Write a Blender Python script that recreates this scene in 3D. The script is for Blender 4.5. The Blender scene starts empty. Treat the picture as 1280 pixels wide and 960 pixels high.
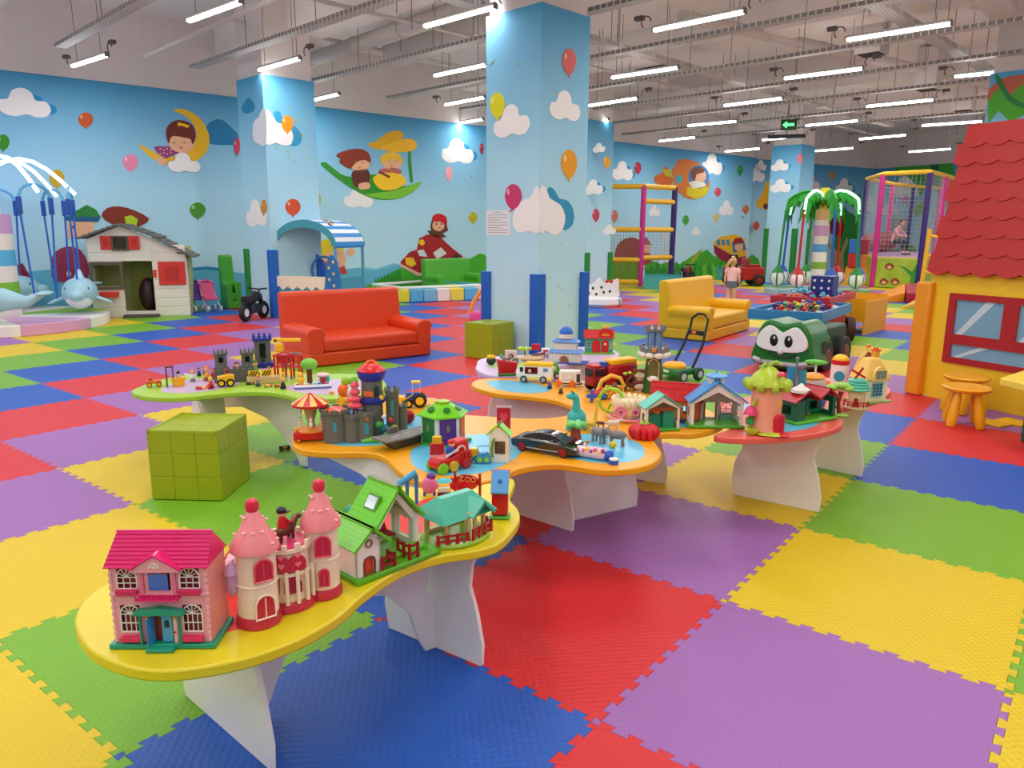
import bpy, bmesh, math, random
from mathutils import Vector, Matrix
PI = math.pi
def rad(a): return a * PI / 180
# ------------------------------------------------------------ camera
FPX = 935.06                      # focal length in pixels of the 1280x960 frame
CAM = Vector((1.0842, -2.7920, 1.5050))
YAW, PITCH, ROLL = 0.66491, 0.20299, 0.00650
_cy, _sy, _cp, _sp = math.cos(YAW), math.sin(YAW), math.cos(PITCH), math.sin(PITCH)
FW = Vector((-_sy * _cp, _cy * _cp, -_sp)); _r = Vector((_cy, _sy, 0)); _u = _r.cross(FW)
RT = _r * math.cos(ROLL) + _u * math.sin(ROLL); UP = _u * math.cos(ROLL) - _r * math.sin(ROLL)
sc = bpy.context.scene
col = sc.collection
cd = bpy.data.cameras.new('camera'); cam = bpy.data.objects.new('camera', cd); col.objects.link(cam)
cd.sensor_width = 36; cd.lens = FPX / 1280 * 36; cd.clip_end = 200; cd.clip_start = .05
cam.matrix_world = Matrix(((RT.x, UP.x, -FW.x, CAM.x), (RT.y, UP.y, -FW.y, CAM.y), (RT.z, UP.z, -FW.z, CAM.z), (0, 0, 0, 1)))
sc.camera = cam
# ------------------------------------------------------------ world and exposure
w = bpy.data.worlds.new('world'); sc.world = w; w.use_nodes = True
w.node_tree.nodes['Background'].inputs[0].default_value = (1.0, .97, .94, 1)
w.node_tree.nodes['Background'].inputs[1].default_value = .55
sc.view_settings.view_transform = 'Standard'; sc.view_settings.look = 'None'
sc.view_settings.gamma = 1; sc.view_settings.use_curve_mapping = False
sc.view_settings.exposure = 0.0
LAMP_POWER = 23.0
TUBE_GLOW = 22.0
# ------------------------------------------------------------ survey helpers (real planes of the room)
def ray(px, py): return FW + RT * ((px - 640) / FPX) - UP * ((py - 480) / FPX)
def at(px, py, z=0.):
    d = ray(px, py); return CAM + d * ((z - CAM.z) / d.z)
def hgt(P, px, py):
    d = ray(px, py); k = math.hypot(P[0] - CAM.x, P[1] - CAM.y) / math.hypot(d.x, d.y); return (CAM + d * k).z
def depth(P): return (Vector(P) - CAM).dot(FW)
# ------------------------------------------------------------ materials
def lin(c): c /= 255; return c / 12.92 if c <= .04045 else ((c + .055) / 1.055) ** 2.4
MATS = {}
def mat(rgb, rough=.45, emit=0, metal=0, alpha=1, bump=0, bs=40, trans=0, coat=0, var=0):
    k = (rgb, rough, emit, metal, alpha, bump, bs, trans, coat, var)
    if k in MATS: return MATS[k]
    m = bpy.data.materials.new('m_%d' % len(MATS)); m.use_nodes = True; MATS[k] = m
    nt = m.node_tree; b = nt.nodes['Principled BSDF']
    c = (lin(rgb[0]), lin(rgb[1]), lin(rgb[2]), 1)
    b.inputs['Base Color'].default_value = c; b.inputs['Roughness'].default_value = rough
    b.inputs['Metallic'].default_value = metal; b.inputs['Alpha'].default_value = alpha
    b.inputs['Transmission Weight'].default_value = trans; b.inputs['Coat Weight'].default_value = coat
    if emit: b.inputs['Emission Color'].default_value = c; b.inputs['Emission Strength'].default_value = emit
    if bump or var:
        tc = nt.nodes.new('ShaderNodeTexCoord'); n = nt.nodes.new('ShaderNodeTexNoise'); n.inputs['Scale'].default_value = bs
        n.inputs['Detail'].default_value = 3
        nt.links.new(tc.outputs['Object'], n.inputs['Vector'])
        if bump:
            bp = nt.nodes.new('ShaderNodeBump'); bp.inputs['Strength'].default_value = bump; bp.inputs['Distance'].default_value = .004
            nt.links.new(n.outputs['Fac'], bp.inputs['Height']); nt.links.new(bp.outputs['Normal'], b.inputs['Normal'])
        if var:
            r = nt.nodes.new('ShaderNodeMapRange'); r.inputs['To Min'].default_value = 1 - var; r.inputs['To Max'].default_value = 1 + var * .5
            mx = nt.nodes.new('ShaderNodeVectorMath'); mx.operation = 'SCALE'; mx.inputs[0].default_value = c[:3]
            nt.links.new(n.outputs['Fac'], r.inputs['Value']); nt.links.new(r.outputs['Result'], mx.inputs['Scale'])
            nt.links.new(mx.outputs['Vector'], b.inputs['Base Color'])
    return m
def pl(rgb, r=.32): return mat(rgb, r)                 # moulded toy plastic
RED = (200, 20, 24); DRED = (150, 14, 20); YEL = (246, 196, 12); ORG = (244, 122, 14); GRN = (92, 176, 20); DGRN = (12, 104, 40)
BLU = (24, 96, 196); DBLU = (30, 40, 150); SKY = (92, 176, 224); TEAL = (40, 172, 160); WHT = (240, 238, 230); CRM = (242, 226, 196)
GRY = (112, 116, 110); DGRY = (60, 62, 62); BLK = (16, 16, 18); PNK = (236, 100, 150); LPNK = (244, 172, 184); HPNK = (222, 28, 112)
PUR = (90, 40, 140); LIL = (190, 150, 210); BRN = (110, 56, 26); SKIN = (232, 178, 140); TAN = (206, 164, 106); LIME = (176, 206, 40)
# ------------------------------------------------------------ mesh builder
def tag(o, label=None, cat=None, group=None, kind=None):
    if label: o['label'] = label
    if cat: o['category'] = cat
    if group: o['group'] = group
    if kind: o['kind'] = kind
    return o
def rot3(rx, ry, rz): return Matrix.Rotation(rz, 4, 'Z') @ Matrix.Rotation(ry, 4, 'Y') @ Matrix.Rotation(rx, 4, 'X')
class MB:
    def __init__(s): s.v = []; s.f = []; s.x = Matrix()
    def to(s, loc=(0, 0, 0), rz=0, rx=0, ry=0, sc=1):
        s.x = Matrix.Translation(loc) @ rot3(rx, ry, rz) @ Matrix.Scale(sc, 4); return s
    def put(s, vs, fs):
        b = len(s.v); s.v += [s.x @ Vector(q) for q in vs]; s.f += [tuple(b + i for i in q) for q in fs]; return s
    def box(s, c, d, rz=0, rx=0, ry=0, tp=1, tpy=None):        # centre, full sizes, tp = taper of the top
        tpy = tp if tpy is None else tpy
        R = Matrix.Translation(c) @ rot3(rx, ry, rz); h = [q / 2 for q in d]
        vs = [R @ Vector((a * h[0] * (tp if e > 0 else 1), b * h[1] * (tpy if e > 0 else 1), e * h[2])) for e in (-1, 1) for b in (-1, 1) for a in (-1, 1)]
        return s.put(vs, [(0, 2, 3, 1), (4, 5, 7, 6), (0, 1, 5, 4), (2, 6, 7, 3), (0, 4, 6, 2), (1, 3, 7, 5)])
    def lathe(s, c, prof, n=16, rx=0, ry=0, rz=0, sx=1, sy=1):     # prof: (radius, z)
        R = Matrix.Translation(c) @ rot3(rx, ry, rz); vs = []; fs = []
        for r, z in prof:
            for k in range(n):
                a = 2 * PI * k / n; vs.append(R @ Vector((r * math.cos(a) * sx, r * math.sin(a) * sy, z)))
        for i in range(len(prof) - 1):
            for k in range(n):
                k2 = (k + 1) % n; fs.append((i * n + k, i * n + k2, (i + 1) * n + k2, (i + 1) * n + k))
        fs.append(tuple(range(n - 1, -1, -1))); fs.append(tuple((len(prof) - 1) * n + k for k in range(n)))
        return s.put(vs, fs)
    def cyl(s, c, r, h, r2=None, n=16, rx=0, ry=0, rz=0): return s.lathe(c, [(r, 0), (r if r2 is None else r2, h)], n, rx, ry, rz)
    def ball(s, c, r, n=12, m=8, rz=0, rx=0, ry=0):
        r = (r, r, r) if not hasattr(r, '__len__') else r; R = Matrix.Translation(c) @ rot3(rx, ry, rz)
        vs = []; fs = []
        for i in range(1, m):
            t = PI * i / m
            for k in range(n):
                a = 2 * PI * k / n; vs.append(R @ Vector((r[0] * math.sin(t) * math.cos(a), r[1] * math.sin(t) * math.sin(a), -r[2] * math.cos(t))))
        lo = len(vs); vs += [R @ Vector((0, 0, -r[2])), R @ Vector((0, 0, r[2]))]
        for i in range(m - 2):
            for k in range(n): k2 = (k + 1) % n; fs.append((i * n + k, i * n + k2, (i + 1) * n + k2, (i + 1) * n + k))
        for k in range(n): fs.append((lo, (k + 1) % n, k)); fs.append((lo + 1, (m - 2) * n + k, (m - 2) * n + (k + 1) % n))
        return s.put(vs, fs)
    def prism(s, pts, z0, z1):                                   # plan outline, vertical extrusion
        n = len(pts); vs = [(p[0], p[1], z0) for p in pts] + [(p[0], p[1], z1) for p in pts]
        return s.put(vs, [tuple(range(n - 1, -1, -1)), tuple(range(n, 2 * n))] + [(i, (i + 1) % n, n + (i + 1) % n, n + i) for i in range(n)])
    def plate(s, pts, y0, y1):                                   # outline in x,z, extruded along y (y0 front)
        n = len(pts); vs = [(p[0], y0, p[1]) for p in pts] + [(p[0], y1, p[1]) for p in pts]
        return s.put(vs, [tuple(range(n)), tuple(range(2 * n - 1, n - 1, -1))] + [(i, n + i, n + (i + 1) % n, (i + 1) % n) for i in range(n)])
    def side(s, pts, x0, x1):                                    # outline in y,z, extruded along x
        n = len(pts); vs = [(x0, p[0], p[1]) for p in pts] + [(x1, p[0], p[1]) for p in pts]
        return s.put(vs, [tuple(range(n - 1, -1, -1)), tuple(range(n, 2 * n))] + [(i, (i + 1) % n, n + (i + 1) % n, n + i) for i in range(n)])
    def tube(s, path, r, n=8, closed=False):
        P = [Vector(p) for p in path]; k = len(P); rr = r if hasattr(r, '__len__') else [r] * k; vs = []; fs = []
        up = None
        for i in range(k):
            if closed: t = (P[(i + 1) % k] - P[i - 1]).normalized()
            else: t = (P[min(i + 1, k - 1)] - P[max(i - 1, 0)]).normalized()
            if up is None: up = Vector((0, 0, 1)) if abs(t.z) < .9 else Vector((1, 0, 0))
            a = t.cross(up).normalized(); b = a.cross(t); up = b
            for j in range(n):
                q = 2 * PI * j / n; vs.append(P[i] + (a * math.cos(q) + b * math.sin(q)) * rr[i])
        for i in range(k if closed else k - 1):
            for j in range(n):
                j2 = (j + 1) % n; i2 = (i + 1) % k; fs.append((i * n + j, i * n + j2, i2 * n + j2, i2 * n + j))
        if not closed: fs.append(tuple(range(n - 1, -1, -1))); fs.append(tuple((k - 1) * n + j for j in range(n)))
        return s.put(vs, fs)
    def torus(s, c, R, r, n=20, m=8, rx=0, ry=0, rz=0, a0=0, a1=2 * PI):
        X = Matrix.Translation(c) @ rot3(rx, ry, rz); full = abs(a1 - a0 - 2 * PI) < 1e-6
        k = n if full else n + 1
        return s.tube([X @ Vector((R * math.cos(a0 + (a1 - a0) * i / n), R * math.sin(a0 + (a1 - a0) * i / n), 0)) for i in range(k)], r, m, full)
    def holed(s, x0, x1, z0, z1, y0, y1, holes):                 # wall in the x,z plane with rectangular openings
        xs = sorted({x0, x1} | {min(max(q, x0), x1) for h in holes for q in h[:2]}); zs = sorted({z0, z1} | {min(max(q, z0), z1) for h in holes for q in h[2:]})
        for a, b in zip(xs, xs[1:]):
            for c, d in zip(zs, zs[1:]):
                mx, mz = (a + b) / 2, (c + d) / 2
                if not any(h[0] < mx < h[1] and h[2] < mz < h[3] for h in holes): s.box((mx, (y0 + y1) / 2, mz), (b - a, abs(y1 - y0), d - c))
        return s
    def done(s, name, m, parent=None, bevel=0, smooth=True, ang=40, label=None, kind=None, seg=2, sub=0):
        me = bpy.data.meshes.new(name); me.from_pydata([tuple(q) for q in s.v], [], s.f); me.update()
        bm = bmesh.new(); bm.from_mesh(me); bmesh.ops.recalc_face_normals(bm, faces=bm.faces); bm.to_mesh(me); bm.free()
        me.materials.append(m if not isinstance(m, tuple) else pl(m))
        if smooth: me.shade_smooth(); me.set_sharp_from_angle(angle=rad(ang))
        o = bpy.data.objects.new(name, me); col.objects.link(o); o.parent = parent
        if bevel: b = o.modifiers.new('bevel', 'BEVEL'); b.width = bevel; b.segments = seg; b.limit_method = 'ANGLE'
        if sub: b = o.modifiers.new('sub', 'SUBSURF'); b.levels = sub; b.render_levels = sub
        if label: o['label'] = label
        if kind: o['kind'] = kind
        return o
def spl(P, k=4, closed=True):                                    # smooth outline through points
    n = len(P); out = []
    for i in range(n if closed else n - 1):
        p = [P[(i + j) % n] if closed else P[min(max(i + j, 0), n - 1)] for j in (-1, 0, 1, 2)]
        for q in range(k):
            t = q / k
            out.append(tuple(.5 * (2 * b + (c - a) * t + (2 * a - 5 * b + 4 * c - d) * t * t + (3 * b - a - 3 * c + d) * t ** 3) for a, b, c, d in zip(*p)))
    if not closed: out.append(tuple(P[-1]))
    return out
def ell(cx, cz, a, b, n=20, t0=0, t1=2 * PI):
    full = abs(t1 - t0 - 2 * PI) < 1e-6
    return [(cx + a * math.cos(t0 + (t1 - t0) * i / (n if full else n - 1)), cz + b * math.sin(t0 + (t1 - t0) * i / (n if full else n - 1))) for i in range(n)]
def arch(x0, x1, z0, z1, n=8):                                   # outline with a round head
    r = (x1 - x0) / 2; c = (x0 + x1) / 2
    return [(x0, z0), (x1, z0)] + [(c + r * math.cos(PI * i / n), z1 - min(r, z1 - z0) + min(r, z1 - z0) * math.sin(PI * i / n)) for i in range(n + 1)]
def thing(name, label, cat, loc=(0, 0, 0), rz=0, group=None, sc=1):
    o = bpy.data.objects.new(name, None); col.objects.link(o); o.empty_display_size = .05
    o.location = loc; o.rotation_euler = (0, 0, rz); o.scale = (sc, sc, sc)
    return tag(o, label, cat, group)
def copy_tree(o, parent=None):
    c = o.copy(); col.objects.link(c); c.parent = parent
    for ch in list(o.children): copy_tree(ch, c)
    return c
def aim(P, turn=0): d = Vector(P) - CAM; return math.atan2(-d.x, d.y) + rad(turn)
# ============================================================ FLOOR
MATC = [(208, 34, 40), (154, 102, 176), (218, 190, 0), (114, 174, 30), (22, 86, 184)]
def mat_foam(rgb):
    m = mat(rgb, .50); m = m.copy(); nt = m.node_tree; b = nt.nodes['Principled BSDF']; b.inputs['Specular IOR Level'].default_value = .5
    tc = nt.nodes.new('ShaderNodeTexCoord'); out = []
    for ang in (45, -45):
        mp = nt.nodes.new('ShaderNodeMapping'); mp.inputs['Rotation'].default_value = (0, 0, rad(ang)); nt.links.new(tc.outputs['Object'], mp.inputs['Vector'])
        wv = nt.nodes.new('ShaderNodeTexWave'); wv.inputs['Scale'].default_value = 13.0; wv.inputs['Distortion'].default_value = .6; wv.inputs['Detail'].default_value = 0
        nt.links.new(mp.outputs['Vector'], wv.inputs['Vector']); out.append(wv)
    mu = nt.nodes.new('ShaderNodeMath'); mu.operation = 'MULTIPLY'
    nt.links.new(out[0].outputs['Fac'], mu.inputs[0]); nt.links.new(out[1].outputs['Fac'], mu.inputs[1])
    bp = nt.nodes.new('ShaderNodeBump'); bp.inputs['Strength'].default_value = .5; bp.inputs['Distance'].default_value = .003
    nt.links.new(mu.outputs[0], bp.inputs['Height']); nt.links.new(bp.outputs['Normal'], b.inputs['Normal'])
    return m
FOAM = [mat_foam(c) for c in MATC]
floor = MB().prism([(-24, -14), (14, -14), (14, 40), (-24, 40)], -.12, -.0165).done('floor', mat((120, 120, 118), .8)); tag(floor, kind='structure')
NT = 10
def tooth_edge():
    p = [(0., 0.)]; w = 1 / NT
    for k in range(NT):
        a = k * w
        if k in (0,): a += .0
        p += [(a + .30 * w, 0.), (a + .22 * w, .024), (a + .78 * w, .024), (a + .70 * w, 0.)]
    return p + [(1., 0.)]
def tile_mesh(teeth=True):
    g = .0009; e = tooth_edge() if teeth else [(0, 0), (1, 0)]
    b = [(x, y) for x, y in e]; r = [(1 + y, x) for x, y in e]; t = [(x, 1 + y) for x, y in e][::-1]; l = [(y, x) for x, y in e][::-1]
    pts = b[:-1] + r[:-1] + t[:-1] + l[:-1]
    n = len(pts); cen = (.5, .5)
    inn = []
    for i, (x, y) in enumerate(pts):
        x0, y0 = pts[i - 1]; x1, y1 = pts[(i + 1) % n]; d = Vector((y1 - y0, x0 - x1)); d = d.normalized() if d.length else d
        inn.append((x - d.x * g, y - d.y * g))
    return MB().prism(inn, -.016, 0)
base_t = tile_mesh(); proto = [base_t.done('mat_tile', FOAM[i], floor, smooth=False) for i in range(5)]
TM = [p.data for p in proto]
for p in proto: bpy.data.objects.remove(p)
SM = []
cand = []
for i in range(-4, 36):
    for j in range(-22, 10):
        c = Vector((j + .5, i + .5, 0)); vis = False
        for q in ((0, 0), (1, 0), (0, 1), (1, 1), (.5, .5)):
            d = Vector((j + q[0], i + q[1], 0)) - CAM; z = d.dot(FW)
            if z > .1 and abs(d.dot(RT)) / z < .70 and -d.dot(UP) / z < .53: vis = True
        d = c - CAM
        cand.append((0 if vis else 1, d.length, i, j))
cand.sort()
inwall = lambda i, j: (j + 1) > -12.9 + (i - 2) * .2176 - 1.2
cand = [c for c in cand if inwall(c[2], c[3])]
rest = [MB() for _ in range(5)]
for n, (v_, d_, i, j) in enumerate(cand):
    k = (i + j + 2) % 5
    if n < 300:
        o = bpy.data.objects.new('mat_tile', TM[k]); col.objects.link(o); o.parent = floor; o.location = (j, i, 0)
    else: rest[k].box((j + .5, i + .5, -.008), (.998, .998, .016))
for k in range(5): rest[k].done('far_mat_tiles', FOAM[k], floor, smooth=False, kind='stuff')
# ============================================================ WALLS
WH = 4.0; CZ = 5.2
class Plane:
    def __init__(s, A, B):                       # A to B left to right as seen from the room
        s.A = Vector((A[0], A[1], 0)); d = Vector((B[0] - A[0], B[1] - A[1], 0)); s.L = d.length; s.d = d.normalized(); s.n = Vector((s.d.y, -s.d.x, 0))
    def hit(s, px, py):
        r = ray(px, py); t = (s.A - CAM).dot(s.n) / r.dot(s.n); P = CAM + r * t; return ((P - s.A).dot(s.d), P.z)
    def pt(s, a, z, off): return s.A + s.d * a + Vector((0, 0, z)) + s.n * off
    def wall(s, name, m, z0, z1, th=.2, parent=None):
        o = MB().put([s.pt(a, z, f) for f in (-th, 0) for a, z in ((0, z0), (s.L, z0), (s.L, z1), (0, z1))],
                     [(3, 2, 1, 0), (4, 5, 6, 7), (0, 1, 5, 4), (1, 2, 6, 5), (2, 3, 7, 6), (3, 0, 4, 7)]).done(name, m, parent, smooth=False); return o
    def poly(s, name, m, pts, lay=1, parent=None, px=True, smooth=0, dz=.003):
        q = [s.hit(*p) if px else p for p in pts]; q = [(a, max(z, .01)) for a, z in q]
        if smooth: q = spl(q, smooth)
        n = len(q); vs = [s.pt(a, z, 0.0005) for a, z in q] + [s.pt(a, z, dz * lay) for a, z in q]
        return MB().put(vs, [tuple(range(n - 1, -1, -1)), tuple(range(n, 2 * n))] + [(i, (i + 1) % n, n + (i + 1) % n, n + i) for i in range(n)]).done(name, m if not isinstance(m, tuple) else mat(m, .7), parent, smooth=False)
    def cloud(s, px, py, wpx, lay=2, parent=None, shade=1, hp=.62):
        a, z = s.hit(px, py); a2, _ = s.hit(px + wpx / 2, py); a1, _ = s.hit(px - wpx / 2, py); W = abs(a2 - a1)
        a = (a1 + a2) / 2
        sh = [(-.5, -.12), (-.46, .1), (-.3, .16), (-.2, .4), (0, .5), (.16, .38), (.22, .18), (.42, .16), (.5, -.06), (.4, -.26), (.2, -.3), (.02, -.24), (-.18, -.32), (-.38, -.28)]
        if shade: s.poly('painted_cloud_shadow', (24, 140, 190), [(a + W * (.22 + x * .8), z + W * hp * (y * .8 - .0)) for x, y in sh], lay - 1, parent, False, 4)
        return s.poly('painted_cloud', (238, 236, 236), [(a + W * x, z + W * hp * y * 1.2) for x, y in sh], lay, parent, False, 4)
    def balloon(s, px, py, w, h, c, lay=2, parent=None, tilt=0):
        q = []
        for t in range(20):
            A = 2 * PI * t / 20; x = w / 2 * math.cos(A); y = h / 2 * math.sin(A)
            if math.sin(A) > .85: y *= 1.0
            q.append((px + x * (1 - .18 * max(0, math.sin(A))), py + y))
        q[4:7] = [(px + w * .10, py + h * .47), (px + tilt, py + h * .62), (px - w * .10, py + h * .47)]
        o = s.poly('painted_balloon', c, q, lay, parent)
        s.poly('painted_highlight', tuple(min(255, int(v * .5 + 127)) for v in c), [(px - w * .28 + w * .09 * math.cos(t), py - h * .2 + h * .13 * math.sin(t)) for t in (0, 1, 2, 3, 4, 5)], lay + 1, parent)
        return o
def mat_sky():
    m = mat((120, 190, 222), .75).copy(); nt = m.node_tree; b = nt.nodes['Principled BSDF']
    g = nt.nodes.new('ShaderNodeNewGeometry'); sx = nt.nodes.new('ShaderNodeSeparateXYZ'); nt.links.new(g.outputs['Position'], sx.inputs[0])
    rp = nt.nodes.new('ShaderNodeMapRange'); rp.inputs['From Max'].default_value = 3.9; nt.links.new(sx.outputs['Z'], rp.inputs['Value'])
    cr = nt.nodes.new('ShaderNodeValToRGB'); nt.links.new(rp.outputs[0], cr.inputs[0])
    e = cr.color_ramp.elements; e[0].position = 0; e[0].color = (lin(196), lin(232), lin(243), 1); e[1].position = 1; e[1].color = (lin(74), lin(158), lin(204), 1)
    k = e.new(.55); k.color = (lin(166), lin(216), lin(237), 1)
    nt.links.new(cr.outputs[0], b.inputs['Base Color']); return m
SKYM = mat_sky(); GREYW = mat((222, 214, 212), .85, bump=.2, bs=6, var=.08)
LW = at(0, 87, WH); RW = at(943, 197, WH); dW = (RW - LW).normalized()
A1 = LW - dW * 9; WL = Plane(A1, RW)
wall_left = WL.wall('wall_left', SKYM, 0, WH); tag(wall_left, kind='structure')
o = Plane(A1 + WL.n * .02, RW + WL.n * .02).wall('wall_upper', GREYW, WH, CZ); tag(o, kind='structure')
# recessed stretch and the far wall
F0 = at(944, 199, WH); F1 = at(1095, 211, WH); F2 = at(1200, 203, WH)
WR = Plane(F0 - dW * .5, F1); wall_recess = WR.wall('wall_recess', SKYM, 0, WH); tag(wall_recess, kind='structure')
o = Plane(F0 + WR.n * .02, F1 + WR.n * .02).wall('wall_recess_upper', GREYW, WH, CZ); tag(o, kind='structure')
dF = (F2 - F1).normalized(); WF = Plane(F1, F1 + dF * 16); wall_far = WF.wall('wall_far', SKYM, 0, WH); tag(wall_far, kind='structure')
o = Plane(F1 + WF.n * .02, F1 + dF * 16 + WF.n * .02).wall('wall_far_upper', GREYW, WH, CZ); tag(o, kind='structure')
CEIL = mat((238, 230, 226), .9, bump=.3, bs=3, var=.10)
ceiling = MB().prism([(-24, -14), (14, -14), (14, 40), (-24, 40)], CZ, CZ + .2).done('ceiling', CEIL); tag(ceiling, kind='structure')
# ------------------------------------------------------------ columns
TH = rad(6.5); CU = Vector((math.sin(TH), math.cos(TH), 0)); CV = Vector((math.cos(TH), -math.sin(TH), 0))
cols = {}
def column(n, N, wv, wu, pad=None, padh=1.0, top=3.95):
    # N = near corner; faces run along -CV (left face) and +CU (right face)
    N = Vector((N[0], N[1], 0)); a = N - CV * wv
    pts = [tuple(q[:2]) for q in (a, N, N + CU * wu, a + CU * wu)]
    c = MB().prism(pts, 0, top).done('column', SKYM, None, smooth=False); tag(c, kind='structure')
    g = [tuple((q + s1 * CV * .03 * -1 + s2 * CU * .03)[:2]) for q, s1, s2 in ((a, -1, 1), (N, 1, 1), (N + CU * wu, 1, -1), (a + CU * wu, -1, -1))]
    MB().prism(g, top, CZ).done('column_head', GREYW, c, smooth=False)
    if pad:
        for i, (q, sx, sy) in enumerate(((a, -1, -1), (N, 1, -1), (N + CU * wu, 1, 1), (a + CU * wu, -1, 1))):
            if n == 'left' and i == 2: continue
            m = MB()
            for (p0, p1) in (((q + CV * sx * .05 + CU * sy * .05), (q - CV * sx * .09)), ((q + CV * sx * .05 + CU * sy * .05), (q - CU * sy * .09))):
                lo = [p0, p1]
                if (p1 - q).dot(CV) != 0 and abs((p1 - q).dot(CV)) > .05: pp = [q + CV * sx * .05, q + CV * sx * .05 + CU * sy * .05, q - CV * sx * .09 + CU * sy * .05, q - CV * sx * .09]
                else: pp = [q + CU * sy * .001, q + CV * sx * .05 + CU * sy * .001, q + CV * sx * .05 - CU * sy * .09, q - CU * sy * .09]
                m.prism([tuple(v[:2]) for v in pp], 0.001, padh)
            m.done('corner_pad', mat((24, 132, 44) if n == 'left' and i != 1 else pad, .5), c, bevel=.008)
    cols[n] = (c, Plane(a, N), Plane(N, N + CU * wu)); return cols[n]
NM = at(677, 2, 3.95)
cM = column('main', NM, .88, .85, (14, 92, 190), 1.0)
NL = at(327, 92, 3.95); cL = column('left', NL, .9, .95, (20, 100, 196), 1.15)
N2 = at(744, 152, 3.95) + Vector((0, 0, 0)); N2e = at(768, 154, 3.95); cB = column('back', N2e - CU * .9, .9, .9, (24, 132, 44), 1.0)
N3 = at(1003, 180, 3.95); cF = column('far', N3, .9, .9, (24, 132, 44), 1.6)
for px, py in ((1238, 96),):
    P = at(px, py, 3.9); cR = column('right', P + CV * 0.9, .9, .9)
# ============================================================ CEILING FITTINGS
LZ = 4.0
LAMPS = [(93,82,131,70),(237,26,300,3),(323,88,376,73),(388,126,418,119),(531,33,619,9),(547,94,604,82),(557,131,605,122),(562,156,605,149),(818,38,930,15),(766,97,846,85),(737,132,796,123),(712,156,761,149),(1060,50,1187,30),(982,98,1077,86),(905,132,978,123),(862,157,918,152),(822,177,872,171),(1190,95,1310,86),(1085,133,1165,125),(1008,157,1072,151),(1075,174,1132,169),(1018,189,1068,185),(953,175,1005,170),(905,190,952,185),(1154,157,1226,152),(1140,190,1185,186)]
def one(T, name, m, f, **k): b = MB(); f(b); return b.done(name, m, T, **k)
def lamp(c, ang, ln, label, grp=None):
    T = thing('ceiling_lamp', label, 'lamp', (c[0], c[1], LZ), ang, grp)
    one(T, 'tube', mat((255, 252, 248), .3, emit=TUBE_GLOW), lambda b: b.box((0, 0, 0), (ln, .06, .04)), bevel=.015)
    one(T, 'housing', mat((150, 146, 142), .5), lambda b: b.box((0, 0, .038), (ln + .02, .04, .035)))
    for sx in (-1, 1):
        one(T, 'end_cap', mat((120, 116, 112), .5), lambda b: b.box((sx * (ln / 2 + .012), 0, .01), (.02, .07, .06)))
        one(T, 'hanger', mat((90, 88, 86), .6), lambda b: b.cyl((sx * ln * .35, 0, .05), .004, .9, n=6))
    l = bpy.data.lights.new('lamp_light', 'AREA'); l.shape = 'RECTANGLE'; l.size = ln; l.size_y = .09; l.energy = LAMP_POWER; l.color = (1, .97, .95)
    lo = bpy.data.objects.new('lamp_light', l); col.objects.link(lo); lo.parent = T; lo.location = (0, 0, -.025)
rows = {}
seen = []
for q in LAMPS:
    a, b = at(q[0], q[1], LZ), at(q[2], q[3], LZ); c = (a + b) / 2; d = b - a; ang = math.atan2(d.y, d.x)
    seen.append((c, max(-.2, min(.05, ang)), 1.22, q))
place = ['by the left wall above the swing carousel', 'above the left wall, second from the upper left corner', 'in front of the left column head', 'right of the left column head near the wall', 'top centre, left of the big column', 'left of the big column, second down', 'left of the big column, third down', 'left of the big column, lowest of four', 'large and near, right of the big column top', 'right of the big column, second down', 'right of the big column, third down', 'touching the back column head', 'near the top right ducts', 'below and left of the duct lamp', 'above the fish mural, upper one', 'above the fish mural, middle one', 'above the fish mural, nearest the wall', 'at the right edge beside the jungle column', 'left of the jungle column and above the roof', 'right of the exit sign, lower one', 'above the trampoline net, left one', 'beside the far column head, lowest right', 'behind the far column head', 'left of the far column head', 'just left of the red roof top', 'above the trampoline net, right one']
for (c, ang, ln, q), p in zip(seen, place): lamp(c, ang, ln, 'lit white tube lamp hanging ' + p)
aux = []
for i in range(-6, 16):                                     # the rest of the lamp grid, out of the picture
    for j in range(-5, 4):
        c = CU * (1.2 + 2.0 * i) + CV * (-8.0 + 4 * j - (2 if i % 2 else 0)) ; c.z = LZ
        d = c - CAM; z = d.dot(FW)
        if z > 0 and abs(d.dot(RT)) / z < .70 and d.dot(UP) / z < .54: continue
        if any((c - s[0]).length < 1.7 for s in seen): continue
        if c.x < -13 + .2 * c.y - 0 or c.x > 10 or c.y < -9 or c.y > 32: continue
        lamp(c, -TH, 1.22, 'lit white tube lamp hanging outside the picture', 'ceiling lamps of the rest of the hall')
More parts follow.
